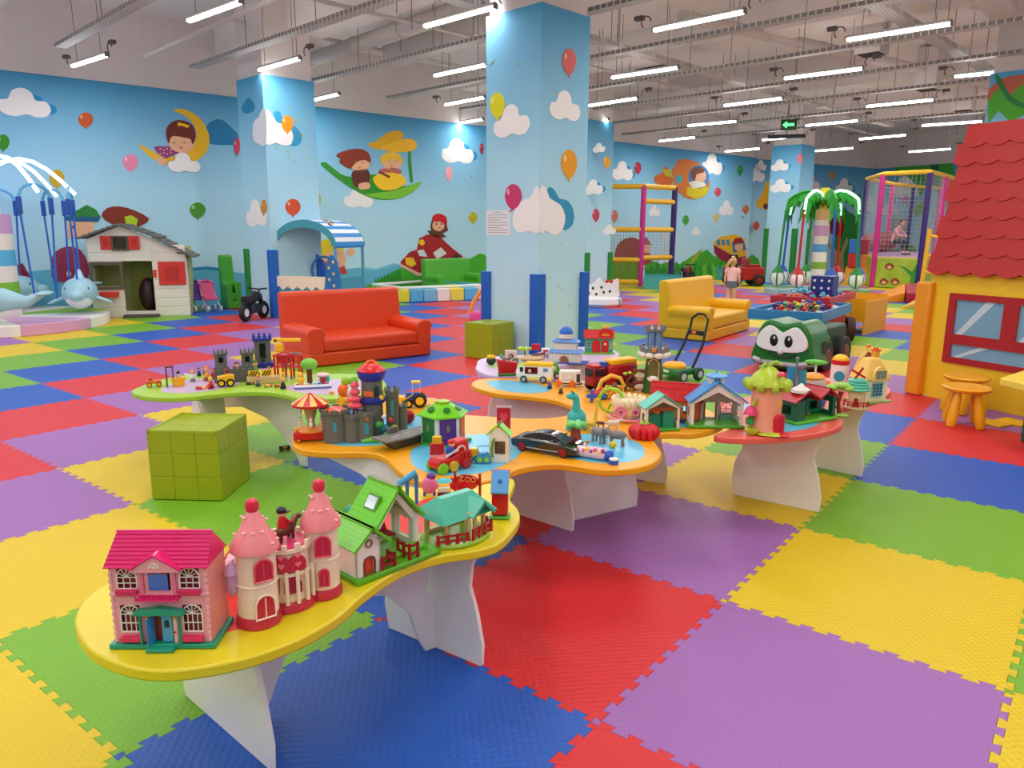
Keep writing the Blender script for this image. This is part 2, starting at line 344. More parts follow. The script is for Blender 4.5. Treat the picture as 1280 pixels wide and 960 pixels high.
# cable trays along the lamp rows
def mat_tray():
    m = mat((206, 198, 194), .6).copy(); nt = m.node_tree; b = nt.nodes['Principled BSDF']
    tc = nt.nodes.new('ShaderNodeTexCoord'); br = nt.nodes.new('ShaderNodeTexBrick'); br.inputs['Scale'].default_value = 9
    br.inputs['Color1'].default_value = br.inputs['Color2'].default_value = (.22, .2, .19, 1); br.inputs['Mortar'].default_value = (.72, .68, .66, 1)
    br.inputs['Mortar Size'].default_value = .075; br.inputs['Brick Width'].default_value = .9; br.inputs['Row Height'].default_value = .28
    nt.links.new(tc.outputs['Object'], br.inputs['Vector']); nt.links.new(br.outputs['Color'], b.inputs['Base Color']); return m
TRAY = mat_tray(); WP = mat((208, 198, 194), .6)
for k in range(-1, 9):
    u0 = 1.15 + 2.03 * k; 
    x0 = -13.6 + .04 * u0 if k < 12 else 0
    T = thing('cable_tray', 'perforated cable tray, %s lamp row away from the camera' % ('nearest first second third fourth fifth sixth seventh eighth farthest'.split()[k + 1]), 'cable tray', CU * u0 + CV * (-4.5) + Vector((0, 0, 4.17)), -TH, 'cable trays under the ceiling')
    one(T, 'channel', TRAY, lambda b: b.box((0, 0, 0), (15, .16, .012)).box((0, -.08, .02), (15, .008, .045)).box((0, .08, .02), (15, .008, .045)), smooth=False)
    one(T, 'hanger_rods', mat((120, 116, 112), .6), lambda b: [b.cyl((x * 2.0 + .4, 0, 0), .006, 1.05, n=6) for x in range(-3, 4)], kind='stuff')
for x0, u0, u1, z in ((-6.4, 2, 20, 4.35), (-2.6, 7, 24, 4.35)):
    one(None, 'cable_tray', TRAY, lambda b: b.to(CV * x0 + Vector((0, 0, z)), -TH).box((0, (u0 + u1) / 2, 0), (.2, u1 - u0, .012)).box((.1, (u0 + u1) / 2, .03), (.01, u1 - u0, .07)).box((-.1, (u0 + u1) / 2, .03), (.01, u1 - u0, .07)), smooth=False)
    tag(bpy.context.scene.objects[-1] if False else col.objects[-1], 'wide perforated cable tray crossing the lamp rows, %s' % ('on the left of the big column' if x0 < -5 else 'on the right of the big column'), 'cable tray')
# beams, pipes and ducts
def run(name, label, cat, v0, u0, v1, u1, z, r, m, square=0, grp=None):
    a = CU * u0 + CV * v0; b_ = CU * u1 + CV * v1; d = b_ - a; T = thing(name, label, cat, (a.x, a.y, z), math.atan2(d.y, d.x), grp); L = d.length
    if square: one(T, 'duct_body', m, lambda b: b.box((L / 2, 0, 0), (L, r, square)), smooth=False)
    else:
        one(T, 'pipe', m, lambda b: b.cyl((0, 0, 0), r, L, n=14, ry=PI / 2))
        one(T, 'collar', m, lambda b: [b.cyl((x * 1.5 + .5, 0, 0), r * 1.12, .04, n=14, ry=PI / 2) for x in range(int(L / 1.5))], kind='stuff' if L > 1 else None)
for k, (u0, zz) in enumerate(((4.0, .5), (9.6, .45), (15.2, .45), (21, .45))):
    o = one(None, 'trim_%d' % (k + 1), CEIL, lambda b: b.to((0, 0, 0), -TH).box((-2, u0 + .5, CZ - zz / 2), (24, .7, zz)), smooth=False); tag(o, kind='structure')
run('large_pipe', 'thick white pipe with collars crossing the upper right ceiling', 'pipe', -1.75, 4, -1.85, 11, 4.72, .17, WP)
run('large_pipe', 'thinner white pipe beside the thick collared pipe', 'pipe', -2.15, 5.6, -2.25, 11, 4.9, .09, WP)
run('ceiling_pipe', 'white pipe over the big column running to the wall', 'pipe', -12.6, 5.6, -1.5, 4.9, 4.7, .13, WP)
run('ceiling_pipe', 'thin white pipe slanting above the left wall', 'pipe', -12.6, 2.6, -4, 2.4, 4.35, .035, WP)
run('ceiling_pipe', 'thin white pipe at the upper left corner', 'pipe', -12.0, 0.2, -6, -.2, 4.3, .04, WP)
run('ceiling_pipe', 'white pipe diagonally crossing behind the right lamps', 'pipe', -5.5, 8, -2.5, 22, 4.75, .09, WP)
run('ceiling_pipe', 'thin white sprinkler pipe along the wall', 'pipe', -11, 3, -10.6, 22, 4.8, .03, WP)
run('ceiling_pipe', 'long thin sprinkler pipe over the middle of the hall', 'pipe', -8.4, 3, -8.1, 24, 4.6, .03, WP)
run('air_duct', 'wide square air duct above the far end', 'duct', -9.5, 14, -5.2, 14, 5.0, .5, WP, .35)
run('air_duct', 'square air duct beside the left column head', 'duct', -11, 6.6, -8, 6.4, 4.75, .45, WP, .3)
for k, (px, py, lab) in enumerate(((1090, 60, 'nearest the thick pipe'), (1160, 106, 'second, over the jungle column lamp'), (1205, 133, 'third and farthest'))):
    P = at(px, py, 4.45); T = thing('duct_drop', 'square white duct hanging with open underside, ' + lab, 'duct', (P.x, P.y, 4.35), -TH)
    one(T, 'duct_body', WP, lambda b: b.box((0, 0, .4), (.4, .4, .8)), smooth=False); one(T, 'grille', mat((50, 42, 38), .8), lambda b: b.box((0, 0, -.002), (.34, .34, .01)))
for k, (px, py) in enumerate(((775, 72), (735, 66), (820, 85))):
    P = at(px, py, 5.19); one(None, 'ceiling_hatch', mat((24, 22, 22), .9), lambda b: b.to((P.x, P.y, 5.192), -TH).box((0, 0, 0), (.9, .35, .012))); tag(col.objects[-1], 'dark open slot in the concrete ceiling, %s' % ('largest, right of the big column', 'touching the big column', 'rightmost one')[k], 'hatch')
# hangers, droppers and joint boxes
rng = random.Random(5)
b = MB()
for k in range(60):
    u_, v_ = rng.uniform(3, 24), rng.uniform(-12, -1); P = CU * u_ + CV * v_; z0 = rng.choice((4.2, 4.4, 4.6)); b.cyl((P.x, P.y, z0), .006, CZ - z0, n=5)
o = b.done('ceiling_rods', mat((120, 114, 110), .7)); tag(o, 'thin steel rods hanging from the ceiling', 'rods', kind='stuff')
b = MB()
for q in seen:
    for sx in (-1, 1):
        if rng.random() < .7:
            b.to(q[0] + Vector((sx * .7, 0, .1)), q[1]).torus((0, 0, 0), .07, .009, n=8, m=5, rx=PI / 2, a0=0, a1=PI * 1.3).box((sx * .1, 0, .06), (.12, .07, .05))
o = b.done('lamp_cables', mat((96, 84, 80), .7)); tag(o, 'looped cable ends and joint boxes on the trays', 'cables', kind='stuff')
# exit sign
P = at(986, 156, 3.95); T = thing('exit_sign', 'green lit exit sign with an arrow hanging over the hall', 'sign', (P.x, P.y, P.z), aim(P))
one(T, 'panel', mat((10, 70, 24), .4), lambda b: b.box((0, 0, 0), (.36, .05, .24)))
one(T, 'arrow', mat((90, 255, 130), .4, emit=2.0), lambda b: b.plate([(-.14, 0), (-.04, .08), (-.04, .03), (.12, .03), (.12, -.03), (-.04, -.03), (-.04, -.08)], -.032, -.026))
P2 = at(984, 160, 3.9); o = one(None, 'black_light_bar', mat(BLK, .5), lambda b: b.to((P2.x, P2.y, 3.72), aim(P2)).box((0, .1, 0), (.85, .2, .07)).cyl((0, .1, 0), .01, 1.45, n=6)); tag(o, 'black bar hanging below the green exit sign', 'light bar')
# ============================================================ MURALS (flat paint on the walls)
WA = wall_left; mp = lambda P, name, c, pts, lay=1, sm=3, par=None: P.poly(name, c, pts, lay, par or WA, True, sm)
sw = WL
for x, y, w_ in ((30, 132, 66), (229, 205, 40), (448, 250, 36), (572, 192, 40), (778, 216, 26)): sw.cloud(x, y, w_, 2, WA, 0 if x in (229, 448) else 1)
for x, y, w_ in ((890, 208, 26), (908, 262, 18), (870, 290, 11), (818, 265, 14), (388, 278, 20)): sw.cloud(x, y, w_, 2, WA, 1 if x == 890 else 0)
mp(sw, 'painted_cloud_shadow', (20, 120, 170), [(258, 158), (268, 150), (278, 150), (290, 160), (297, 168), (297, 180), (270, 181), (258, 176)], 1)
for x, y, w_, h_, c in ((107, 150, 19, 19, (196, 84, 24)), (4, 178, 16, 20, (40, 140, 20)), (163, 203, 20, 21, (232, 140, 176)), (71, 223, 19, 22, (206, 170, 20)), (247, 263, 20, 20, (70, 150, 40)), (296, 183, 8, 22, (190, 60, 80)), (308, 180, 9, 24, (160, 24, 50)), (367, 259, 19, 21, (208, 76, 36)), (397, 250, 8, 18, (206, 180, 80)), (561, 217, 9, 18, (240, 170, 180)), (591, 272, 11, 14, (190, 180, 30)), (602, 186, 5, 14, (150, 40, 60)), (797, 210, 9, 15, (170, 40, 60)), (925, 213, 7, 13, (40, 150, 60)), (897, 240, 8, 11, (206, 70, 90)), (932, 262, 8, 11, (206, 110, 50)), (857, 275, 8, 12, (60, 160, 50)), (895, 272, 7, 11, (214, 190, 110)), (768, 270, 9, 15, (200, 120, 110)), (945, 282, 8, 11, (200, 70, 50))):
    sw.balloon(x, y, w_, h_, c, 3, WA)
# faint painted stars, drops and sparkles
rg = random.Random(11)
for k in range(46):
    x = rg.uniform(10, 930); y = 105 + x * .115 + rg.uniform(5, 60) if k % 2 else rg.uniform(250, 300)
    if 395 < x < 530 or 160 < x < 270 or 290 < x < 395: continue
    r_ = rg.uniform(1.2, 2.6)
    mp(sw, 'painted_star', (150, 178, 120) if k % 2 else (206, 228, 232), [(x + r_ * (1 if i % 2 else .45) * math.cos(i * PI / 5), y + r_ * (1 if i % 2 else .45) * math.sin(i * PI / 5)) for i in range(10)], 1, 0)
# girl asleep on a crescent moon
mp(sw, 'painted_moon', (232, 184, 24), [(216, 137), (232, 137), (250, 148), (261, 168), (260, 186), (250, 198), (232, 206), (210, 206), (190, 198), (175, 184), (172, 181), (178, 182), (196, 192), (216, 196), (232, 192), (243, 180), (245, 164), (238, 150), (228, 143)], 2, 2)
mp(sw, 'painted_dress', (150, 60, 110), [(192, 184), (205, 183), (220, 184), (226, 190), (214, 195), (204, 198)], 4, 2)
for k in range(9): mp(sw, 'painted_dot', (236, 214, 226), [(200 + (k % 5) * 4.4 + .9 * math.cos(i), 186 + (k // 5) * 5 + (k % 2) * 1.6 + .9 * math.sin(i)) for i in range(6)], 5, 0)
mp(sw, 'painted_face', SKIN, [(209, 172), (213, 166), (228, 164), (240, 168), (244, 176), (241, 185), (231, 191), (218, 189), (211, 182)], 5, 2)
mp(sw, 'painted_hair', (104, 36, 24), [(208, 172), (208, 161), (214, 153), (224, 150), (236, 153), (243, 161), (244, 173), (240, 181), (238, 174), (229, 172), (219, 170), (213, 172), (211, 180)], 6, 2)
mp(sw, 'painted_bow', YEL, [(222, 153), (230, 155), (237, 157), (234, 160), (226, 157), (222, 158)], 7, 1)
for x in (217, 230): mp(sw, 'painted_eye', (80, 30, 24), [(x - 3, 178), (x, 179.5), (x + 3, 178), (x, 178.4)], 7, 0)
mp(sw, 'painted_leg', SKIN, [(196, 196), (204, 195), (208, 203), (202, 207), (197, 203)], 4, 2)
sw.cloud(230, 206, 40, 8, WA, 0)
# two fairies in a leaf boat
mp(sw, 'painted_leaf', (44, 146, 36), [(401, 206), (404, 203), (409, 204), (425, 217), (440, 221), (470, 218), (498, 232), (514, 231), (527, 227), (516, 240), (500, 248), (482, 250), (462, 247), (440, 236), (420, 222)], 3, 2)
mp(sw, 'painted_leaf_light', (120, 194, 50), [(455, 243), (490, 239), (527, 227), (514, 241), (498, 248), (480, 249)], 4, 2)
mp(sw, 'painted_stem', (40, 140, 40), [(510, 188), (513, 188), (514, 206), (516, 228), (513, 228), (510, 206)], 4, 0)
mp(sw, 'painted_petal', (226, 170, 20), [(459, 179), (468, 178), (482, 167), (496, 163), (504, 167), (501, 175), (486, 183), (470, 187)], 4, 2)
mp(sw, 'painted_petal', (240, 184, 30), [(474, 185), (490, 178), (508, 173), (520, 177), (519, 186), (508, 190), (490, 190)], 5, 2)
mp(sw, 'painted_face', SKIN, [(437, 202), (446, 194), (458, 196), (462, 206), (456, 213), (444, 213), (438, 209)], 5, 2)
mp(sw, 'painted_hair', (140, 50, 24), [(422, 192), (436, 187), (450, 186), (461, 192), (463, 204), (456, 200), (444, 203), (438, 211), (428, 206), (424, 202), (426, 198), (421, 196)], 6, 2)
mp(sw, 'painted_body', (96, 40, 30), [(441, 214), (459, 212), (462, 222), (458, 233), (444, 234), (440, 224)], 5, 2)
mp(sw, 'painted_leg', SKIN, [(448, 230), (460, 228), (462, 235), (450, 237)], 6, 2)
mp(sw, 'painted_face', SKIN, [(477, 204), (484, 194), (498, 194), (503, 203), (496, 211), (482, 211)], 5, 2)
mp(sw, 'painted_hair', (236, 186, 50), [(476, 204), (477, 194), (488, 190), (500, 194), (503, 205), (496, 200), (484, 201)], 6, 2)
mp(sw, 'painted_body', (190, 96, 90), [(474, 212), (492, 210), (502, 214), (498, 218), (480, 218)], 5, 2)
mp(sw, 'painted_lemon', (246, 200, 24), [(466, 222), (480, 216), (500, 218), (507, 228), (496, 236), (480, 238), (470, 232)], 6, 2)
mp(sw, 'painted_spoon', (120, 40, 40), [(474, 214), (487, 220), (486, 223), (473, 216)], 7, 0)
# fire engine child, grass and sea
SEA = (96, 184, 214)
mp(sw, 'painted_sea', SEA, [(-60, 345), (30, 340), (60, 337), (150, 336), (236, 335), (258, 334), (290, 340), (340, 345), (455, 334), (470, 337), (492, 330), (510, 333), (560, 336), (700, 340), (760, 346), (760, 372), (600, 378), (455, 384), (290, 400), (150, 410), (-60, 425)], 1, 0)
mp(sw, 'painted_wave_crest', (28, 138, 186), [(236, 335), (258, 333), (275, 335), (292, 340), (292, 343), (275, 339), (258, 337), (236, 338)], 2, 1)
mp(sw, 'painted_wave_crest', (120, 196, 220), [(455, 334), (470, 336), (492, 329), (502, 331), (492, 333), (470, 339), (455, 337)], 2, 1)
mp(sw, 'painted_hill', (70, 176, 40), [(466, 354), (478, 350), (488, 342), (498, 336), (510, 334), (540, 336), (570, 330), (590, 322), (606, 318), (606, 364), (466, 362)], 3, 2)
for x in range(468, 500, 4): mp(sw, 'painted_grass_tuft', (44, 150, 34), [(x, 356), (x + 1, 348 - (x - 468) * .42), (x + 3, 352 - (x - 468) * .42), (x + 4, 347 - (x - 468) * .42), (x + 6, 356)], 4, 0)
mp(sw, 'painted_fire_engine', (166, 24, 30), [(500, 328), (512, 315), (521, 312), (524, 298), (534, 293), (548, 294), (556, 302), (566, 311), (578, 320), (577, 326), (562, 326), (552, 330), (540, 343), (523, 343), (510, 336)], 4, 1)
mp(sw, 'painted_lights', YEL, [(506, 322), (516, 322), (520, 330), (514, 334), (507, 330)], 5, 1)
mp(sw, 'painted_window', (214, 222, 220), [(521, 313), (529, 312), (534, 321), (524, 320)], 5, 0)
mp(sw, 'painted_window', (214, 222, 220), [(541, 316), (551, 309), (558, 317), (546, 324)], 5, 0)
for x, y in ((545, 338), (570, 324)): mp(sw, 'painted_wheel', (50, 40, 46), [(x + 5 * math.cos(t / 12 * 2 * PI), y + 6.5 * math.sin(t / 12 * 2 * PI)) for t in range(12)], 5, 0)
mp(sw, 'painted_helmet', RED, [(540, 276), (542, 269), (549, 267), (557, 271), (558, 281), (550, 277)], 7, 2)
mp(sw, 'painted_face', SKIN, [(541, 278), (552, 277), (555, 284), (549, 289), (541, 286)], 6, 2)
mp(sw, 'painted_hair', (104, 50, 30), [(538, 282), (540, 274), (542, 278), (542, 286), (550, 289), (557, 278), (560, 288), (553, 292), (546, 291), (539, 290)], 5, 1)
mp(sw, 'painted_jacket', (90, 50, 36), [(534, 288), (550, 290), (558, 296), (548, 298), (538, 294)], 4, 1)
mp(sw, 'painted_water_jet', (190, 222, 230), [(522, 283), (478, 300), (462, 312), (470, 300)], 2, 0)
for x, y in ((444, 205), (453, 204), (486, 202), (494, 203)): mp(sw, 'painted_eye', (90, 36, 24), [(x - 1.8, y), (x, y - 1.2), (x + 1.8, y), (x, y - .4)], 7, 0)
for x, y in ((449, 209), (489, 207), (549, 284)): mp(sw, 'painted_mouth', (190, 50, 50), [(x - 1.6, y), (x, y + 1.6), (x + 1.6, y)], 7, 0)
for x in (545, 551): mp(sw, 'painted_eye', (70, 30, 24), [(x + .9 * math.cos(t), 280 + 1.4 * math.sin(t)) for t in range(6)], 7, 0)
mp(sw, 'painted_mouth', (200, 60, 60), [(223, 184), (226, 186), (229, 184)], 7, 0)
mp(sw, 'painted_badge', YEL, [(527 + 4 * math.cos(t), 303 + 4 * math.sin(t)) for t in range(6)], 6, 0)
mp(sw, 'painted_bumper', (230, 180, 170), [(500, 329), (523, 341), (540, 340), (541, 343), (522, 345), (499, 332)], 5, 0)
# boy, girl and whale behind the playhouse
mp(sw, 'painted_cap', (40, 130, 60), [(86, 268), (98, 262), (108, 256), (120, 262), (126, 272), (110, 276), (90, 276)], 5, 1)
mp(sw, 'painted_cap_brim', (20, 90, 130), [(80, 270), (92, 271), (126, 271), (122, 277), (96, 277), (82, 275)], 6, 1)
mp(sw, 'painted_face', SKIN, [(84, 276), (118, 276), (116, 296), (84, 298)], 4, 1)
mp(sw, 'painted_eye', BLK, [(92 + 2 * math.cos(t), 284 + 2.4 * math.sin(t)) for t in range(6)], 5, 0)
mp(sw, 'painted_hair', (130, 44, 24), [(127, 270), (134, 260), (150, 258), (168, 263), (186, 273), (178, 281), (160, 286), (140, 280)], 5, 2)
mp(sw, 'painted_ribbon', LIME, [(155, 271), (164, 269), (172, 274), (170, 283), (158, 282)], 6, 1)
mp(sw, 'painted_whale', (156, 50, 84), [(64, 325), (70, 314), (84, 308), (100, 312), (110, 330), (108, 350), (70, 352), (64, 340)], 4, 2)
mp(sw, 'painted_eye', WHT, [(86 + 3 * math.cos(t), 342 + 4 * math.sin(t)) for t in range(6)], 5, 0)
mp(sw, 'painted_sail', (150, 20, 40), [(18, 332), (28, 329), (40, 350), (48, 372), (26, 388), (20, 370)], 4, 1)
# fish submarine
mp(sw, 'painted_fish_tail', (206, 100, 30), [(818, 220), (828, 216), (830, 208), (838, 212), (842, 222), (838, 232), (826, 232), (818, 228)], 4, 1)
mp(sw, 'painted_fish_tail_light', (196, 180, 40), [(826, 212), (838, 211), (841, 222), (832, 220)], 5, 1)
mp(sw, 'painted_fish_body', (216, 120, 36), [(842, 230), (840, 212), (848, 204), (856, 200), (870, 202), (882, 212), (887, 228), (883, 242), (870, 249), (854, 246)], 5, 2)
mp(sw, 'painted_fish_belly', (216, 200, 30), [(858, 234), (886, 234), (882, 244), (870, 249), (858, 244)], 6, 1)
mp(sw, 'painted_fish_fin', (216, 110, 40), [(845, 206), (848, 199), (860, 199), (868, 204)], 6, 1)
mp(sw, 'painted_glass', (50, 130, 190), [(873 + 13 * math.cos(t / 16 * 2 * PI), 221 + 15 * math.sin(t / 16 * 2 * PI)) for t in range(16)], 6, 0)
mp(sw, 'painted_face', SKIN, [(866, 216), (872, 211), (880, 213), (882, 223), (876, 228), (868, 226)], 7, 2)
mp(sw, 'painted_hair', (120, 62, 40), [(864, 222), (864, 212), (872, 208), (880, 212), (878, 216), (870, 218), (868, 226)], 8, 2)
mp(sw, 'painted_suit', (230, 230, 210), [(860, 228), (868, 226), (880, 228), (882, 233), (866, 236)], 8, 1)
mp(sw, 'painted_porthole', (70, 170, 180), [(848 + 4.5 * math.cos(t / 12 * 2 * PI), 224 + 5.5 * math.sin(t / 12 * 2 * PI)) for t in range(12)], 7, 0)
# jungle strip, bus
mp(sw, 'painted_jungle', (70, 170, 40), [(806, 328), (816, 326), (826, 330), (838, 326), (850, 330), (868, 318), (884, 312), (892, 320), (930, 326), (940, 318), (948, 324), (952, 345), (952, 352), (806, 356)], 3, 1)
mp(sw, 'painted_palm_leaf', (150, 170, 50), [(861, 330), (868, 318), (878, 310), (872, 322), (864, 332)], 4, 1)
for k in range(8): x = 808 + k * 8; mp(sw, 'painted_leaf', (36, 140, 50), [(x, 348), (x - 3, 334 - k % 3 * 4), (x + 2, 338), (x + 6, 330 - k % 2 * 5), (x + 6, 348)], 4, 0)
for k in range(12): x = 872 + k * 6; mp(sw, 'painted_leaf', (110, 200, 60) if k % 2 else (50, 156, 40), [(x, 350), (x - 2, 326 + k % 3 * 4), (x + 2, 332), (x + 5, 324 + k % 4 * 3), (x + 6, 350)], 4, 0)
mp(sw, 'painted_bus', (236, 182, 20), [(892, 302), (900, 296), (918, 293), (930, 298), (933, 312), (931, 326), (920, 330), (908, 324), (893, 314)], 5, 1)
mp(sw, 'painted_bus_skirt', (150, 30, 60), [(892, 306), (902, 312), (920, 322), (932, 320), (930, 330), (916, 332), (900, 324), (893, 316)], 6, 1)
for x in (895, 901, 907): mp(sw, 'painted_window', (70, 130, 170), [(x, 300), (x + 4, 299), (x + 5, 307), (x + 1, 306)], 6, 0)
mp(sw, 'painted_windscreen', (60, 120, 160), [(914, 304), (920, 297), (929, 300), (932, 312), (916, 316)], 6, 1)
mp(sw, 'painted_face', SKIN, [(918, 306), (928, 304), (928, 312), (922, 315), (918, 311)], 7, 1)
mp(sw, 'painted_cap', (160, 24, 30), [(915, 306), (918, 298), (926, 297), (929, 304), (920, 304)], 8, 1)
mp(sw, 'painted_berry', (150, 70, 60), [(768, 320), (772, 306), (782, 298), (794, 297), (802, 304), (812, 316), (812, 330), (768, 334)], 4, 2)
mp(sw, 'painted_hat', (170, 90, 80), [(800, 300), (808, 296), (814, 306), (804, 306)], 5, 1); mp(sw, 'painted_face', SKIN, [(802, 306), (813, 306), (812, 316), (803, 316)], 5, 1)
mp(sw, 'painted_giraffe', (206, 214, 214), [(830, 285), (836, 286), (834, 300), (834, 328), (830, 328), (831, 302), (824, 300)], 4, 1)
# blond child behind the canopy
mp(sw, 'painted_hair', (222, 198, 30), [(396, 316), (398, 304), (412, 298), (424, 304), (430, 314), (418, 312), (408, 316), (402, 324)], 5, 2)
mp(sw, 'painted_face', SKIN, [(404, 322), (412, 313), (428, 314), (432, 326), (426, 336), (410, 334)], 4, 2)
for x, y in ((413, 320), (422, 318)): mp(sw, 'painted_eye', (90, 50, 30), [(x - 2.5, y), (x, y - 1.5), (x + 2.5, y), (x, y - .7)], 5, 0)
mp(sw, 'painted_scarf', (196, 60, 40), [(405, 326), (412, 330), (420, 336), (430, 332), (434, 342), (406, 342)], 5, 1)
mp(sw, 'painted_hand', SKIN, [(434, 312), (440, 310), (444, 314), (440, 320), (434, 318)], 4, 2)
# recess and far wall
WB = wall_recess; pr = WR
for x, y, w_ in ((946, 220, 20), (951, 208, 14), (1012, 232, 26), (1026, 290, 22)): pr.cloud(x, y, w_, 2, WB, 0)
mp(pr, 'painted_car', (236, 182, 20), [(945, 252), (952, 244), (957, 228), (963, 226), (964, 262), (954, 262), (946, 258)], 3, 1, WB)
mp(pr, 'painted_wheel', (90, 50, 60), [(957 + 3.5 * math.cos(t), 258 + 4 * math.sin(t)) for t in range(6)], 4, 0, WB)
for x, y, w_, h_, c in ((1040, 219, 6, 11, (206, 140, 60)), (1014, 224, 5, 10, (230, 150, 190)), (1074, 247, 5, 9, (60, 160, 60)), (990, 252, 6, 10, (190, 160, 90))): pr.balloon(x, y, w_, h_, c, 3, WB)
for x, y, w_ in ((1055, 236, 22), (1086, 256, 20), (1044, 262, 24)): pr.cloud(x, y, w_, 2, WB, 1)
mp(pr, 'painted_tree', (44, 150, 50), [(1040, 300), (1050, 262), (1062, 266), (1072, 276), (1074, 320), (1070, 352), (1040, 350)], 4, 2, WB)
mp(pr, 'painted_trunk', (206, 170, 126), [(1034, 300), (1044, 312), (1050, 316), (1058, 296), (1060, 302), (1054, 318), (1054, 345), (1040, 345), (1042, 318), (1032, 304)], 5, 0, WB)
mp(pr, 'painted_cloak', (150, 24, 30), [(1036, 266), (1048, 262), (1056, 280), (1052, 296), (1038, 292)], 6, 1, WB)
WC = wall_far; pf = WF
for x, y, w_ in ((1112, 262, 24), (1132, 236, 40)): pf.cloud(x, y, w_, 2, WC, 0)
for x, y, w_, h_, c in ((1131, 249, 9, 10, (230, 120, 160)),): pf.balloon(x, y, w_, h_, c, 3, WC)
mp(pf, 'painted_canopy', (60, 166, 60), [(1120, 210), (1150, 205), (1190, 202), (1192, 240), (1180, 262), (1172, 240), (1160, 232), (1150, 246), (1146, 232), (1136, 222), (1124, 216)], 3, 2, WC)
mp(pf, 'painted_trunk', (20, 110, 60), [(1163, 206), (1174, 204), (1174, 236), (1166, 236)], 4, 0, WC)
mp(pf, 'painted_leaf', (140, 190, 80), [(1142, 262), (1158, 246), (1166, 240), (1160, 258), (1146, 272)], 4, 1, WC)
mp(pf, 'painted_cabinet', (170, 180, 186), [(1112, 272), (1138, 272), (1136, 318), (1112, 318)], 3, 0, WC)
mp(pf, 'painted_bushes', (110, 180, 90), [(1080, 330), (1092, 318), (1104, 322), (1130, 306), (1146, 312), (1150, 345), (1080, 345)], 3, 2, WC)
# columns
c_, Lf, Rt = cM
pc = lambda P, *a, **k: P.poly(*a, parent=c_, **k)
Lf.cloud(640, 155, 45, 2, c_, 0); Rt.cloud(706, 136, 38, 2, c_, 0)
Lf.poly('painted_cloud', (238, 236, 236), [(641, 275), (645, 258), (655, 250), (664, 246), (668, 236), (674, 236), (674, 290), (664, 288), (650, 291), (643, 285)], 2, c_, True, 2)
Rt.poly('painted_cloud_shadow', (36, 146, 186), [(684, 236), (692, 236), (699, 248), (710, 251), (717, 264), (716, 280), (706, 288), (700, 280), (690, 260)], 1, c_, True, 2)
Rt.poly('painted_cloud', (238, 236, 236), [(674.5, 236), (682, 235), (687, 248), (700, 256), (706, 270), (704, 284), (696, 294), (688, 292), (681, 288), (674.5, 290)], 2, c_, True, 2)
Lf.balloon(622, 132, 19, 32, (214, 210, 10), 3, c_); Rt.balloon(711, 77, 17, 33, (206, 92, 84), 3, c_); Rt.balloon(711, 205, 20, 36, (226, 154, 10), 3, c_); Lf.balloon(642, 246, 21, 32, (196, 50, 104), 3, c_, tilt=-6)
for k in range(26):
    P_ = Lf if k % 2 else Rt; x = rg.uniform(612, 668) if k % 2 else rg.uniform(684, 724); y = rg.uniform(300, 385) if k > 7 else rg.uniform(60, 130)
    P_.poly('painted_star', (206, 214, 214) if k > 7 else (150, 186, 150), [(x + 2.4 * (1 if i % 2 else .4) * math.cos(i * PI / 4), y + 3 * (1 if i % 2 else .4) * math.sin(i * PI / 4)) for i in range(8)], 1, c_)
# paper notice taped on the big column
q = [Lf.hit(*p) for p in ((608, 263), (638, 263), (638, 294), (608, 294))]
nt_ = MB().put([Lf.pt(a, z, f) for f in (.001, .003) for a, z in q], [(0, 1, 2, 3), (7, 6, 5, 4), (0, 4, 5, 1), (1, 5, 6, 2), (2, 6, 7, 3), (3, 7, 4, 0)]).done('paper_notice', mat((226, 228, 232), .8), smooth=False); tag(nt_, 'white paper notice with small grey lines taped to the big column', 'notice')
for k in range(9):
    a, z = q[0]; W_ = q[1][0] - a; H_ = z - q[3][1]; zz = z - H_ * (.08 + .1 * k)
    Lf.poly('printed_line', (130, 134, 150), [(a + W_ * (.08 + .1 * (k in (0,)) * 2), zz), (a + W_ * (.9 if k % 3 else .6), zz), (a + W_ * (.9 if k % 3 else .6), zz - .006), (a + W_ * (.08 + .2 * (k == 0)), zz - .006)], 1.4, nt_, False)
c_, Lf, Rt = cL
Lf.poly('painted_cloud_shadow', (20, 130, 180), [(302, 134), (307, 126), (311, 122), (318, 130), (317, 139), (306, 142)], 1, c_, True, 2)
Lf.poly('painted_cloud', (226, 226, 236), [(316, 166), (318, 152), (324, 146), (326, 140), (332.6, 137), (333, 180), (324, 180), (318, 176)], 2, c_, True, 2)
Rt.poly('painted_cloud_shadow', (40, 150, 196), [(342, 142), (350, 140), (354, 150), (366, 156), (376, 166), (376, 178), (368, 183), (356, 176)], 1, c_, True, 2)
Rt.poly('painted_cloud', (236, 236, 238), [(333, 137), (340, 144), (346, 153), (360, 158), (366, 168), (364, 180), (354, 182), (344, 178), (333, 180)], 2, c_, True, 2)
Rt.balloon(359, 155, 15, 22, (232, 150, 20), 3, c_); Rt.balloon(331 + 2, 258, 1, 1, (220, 150, 40), 3, c_)
Lf.cloud(321, 270, 26, 2, c_, 0); Lf.balloon(330, 259, 8, 19, (206, 140, 50), 3, c_); Rt.balloon(366, 259, 19, 21, (208, 76, 36), 3, c_)
for k in range(16): x = rg.uniform(342, 384); y = rg.uniform(112, 210); Rt.poly('painted_star', (170, 180, 110), [(x + 2 * (1 if i % 2 else .4) * math.cos(i * PI / 4), y + 2.4 * (1 if i % 2 else .4) * math.sin(i * PI / 4)) for i in range(8)], 1, c_)
c_, Lf, Rt = cB
for x, y, w_ in ((749, 186, 15), (742, 236, 24), (762, 288, 16)): Lf.cloud(x, y, w_, 2, c_, 1 if x == 742 else 0)
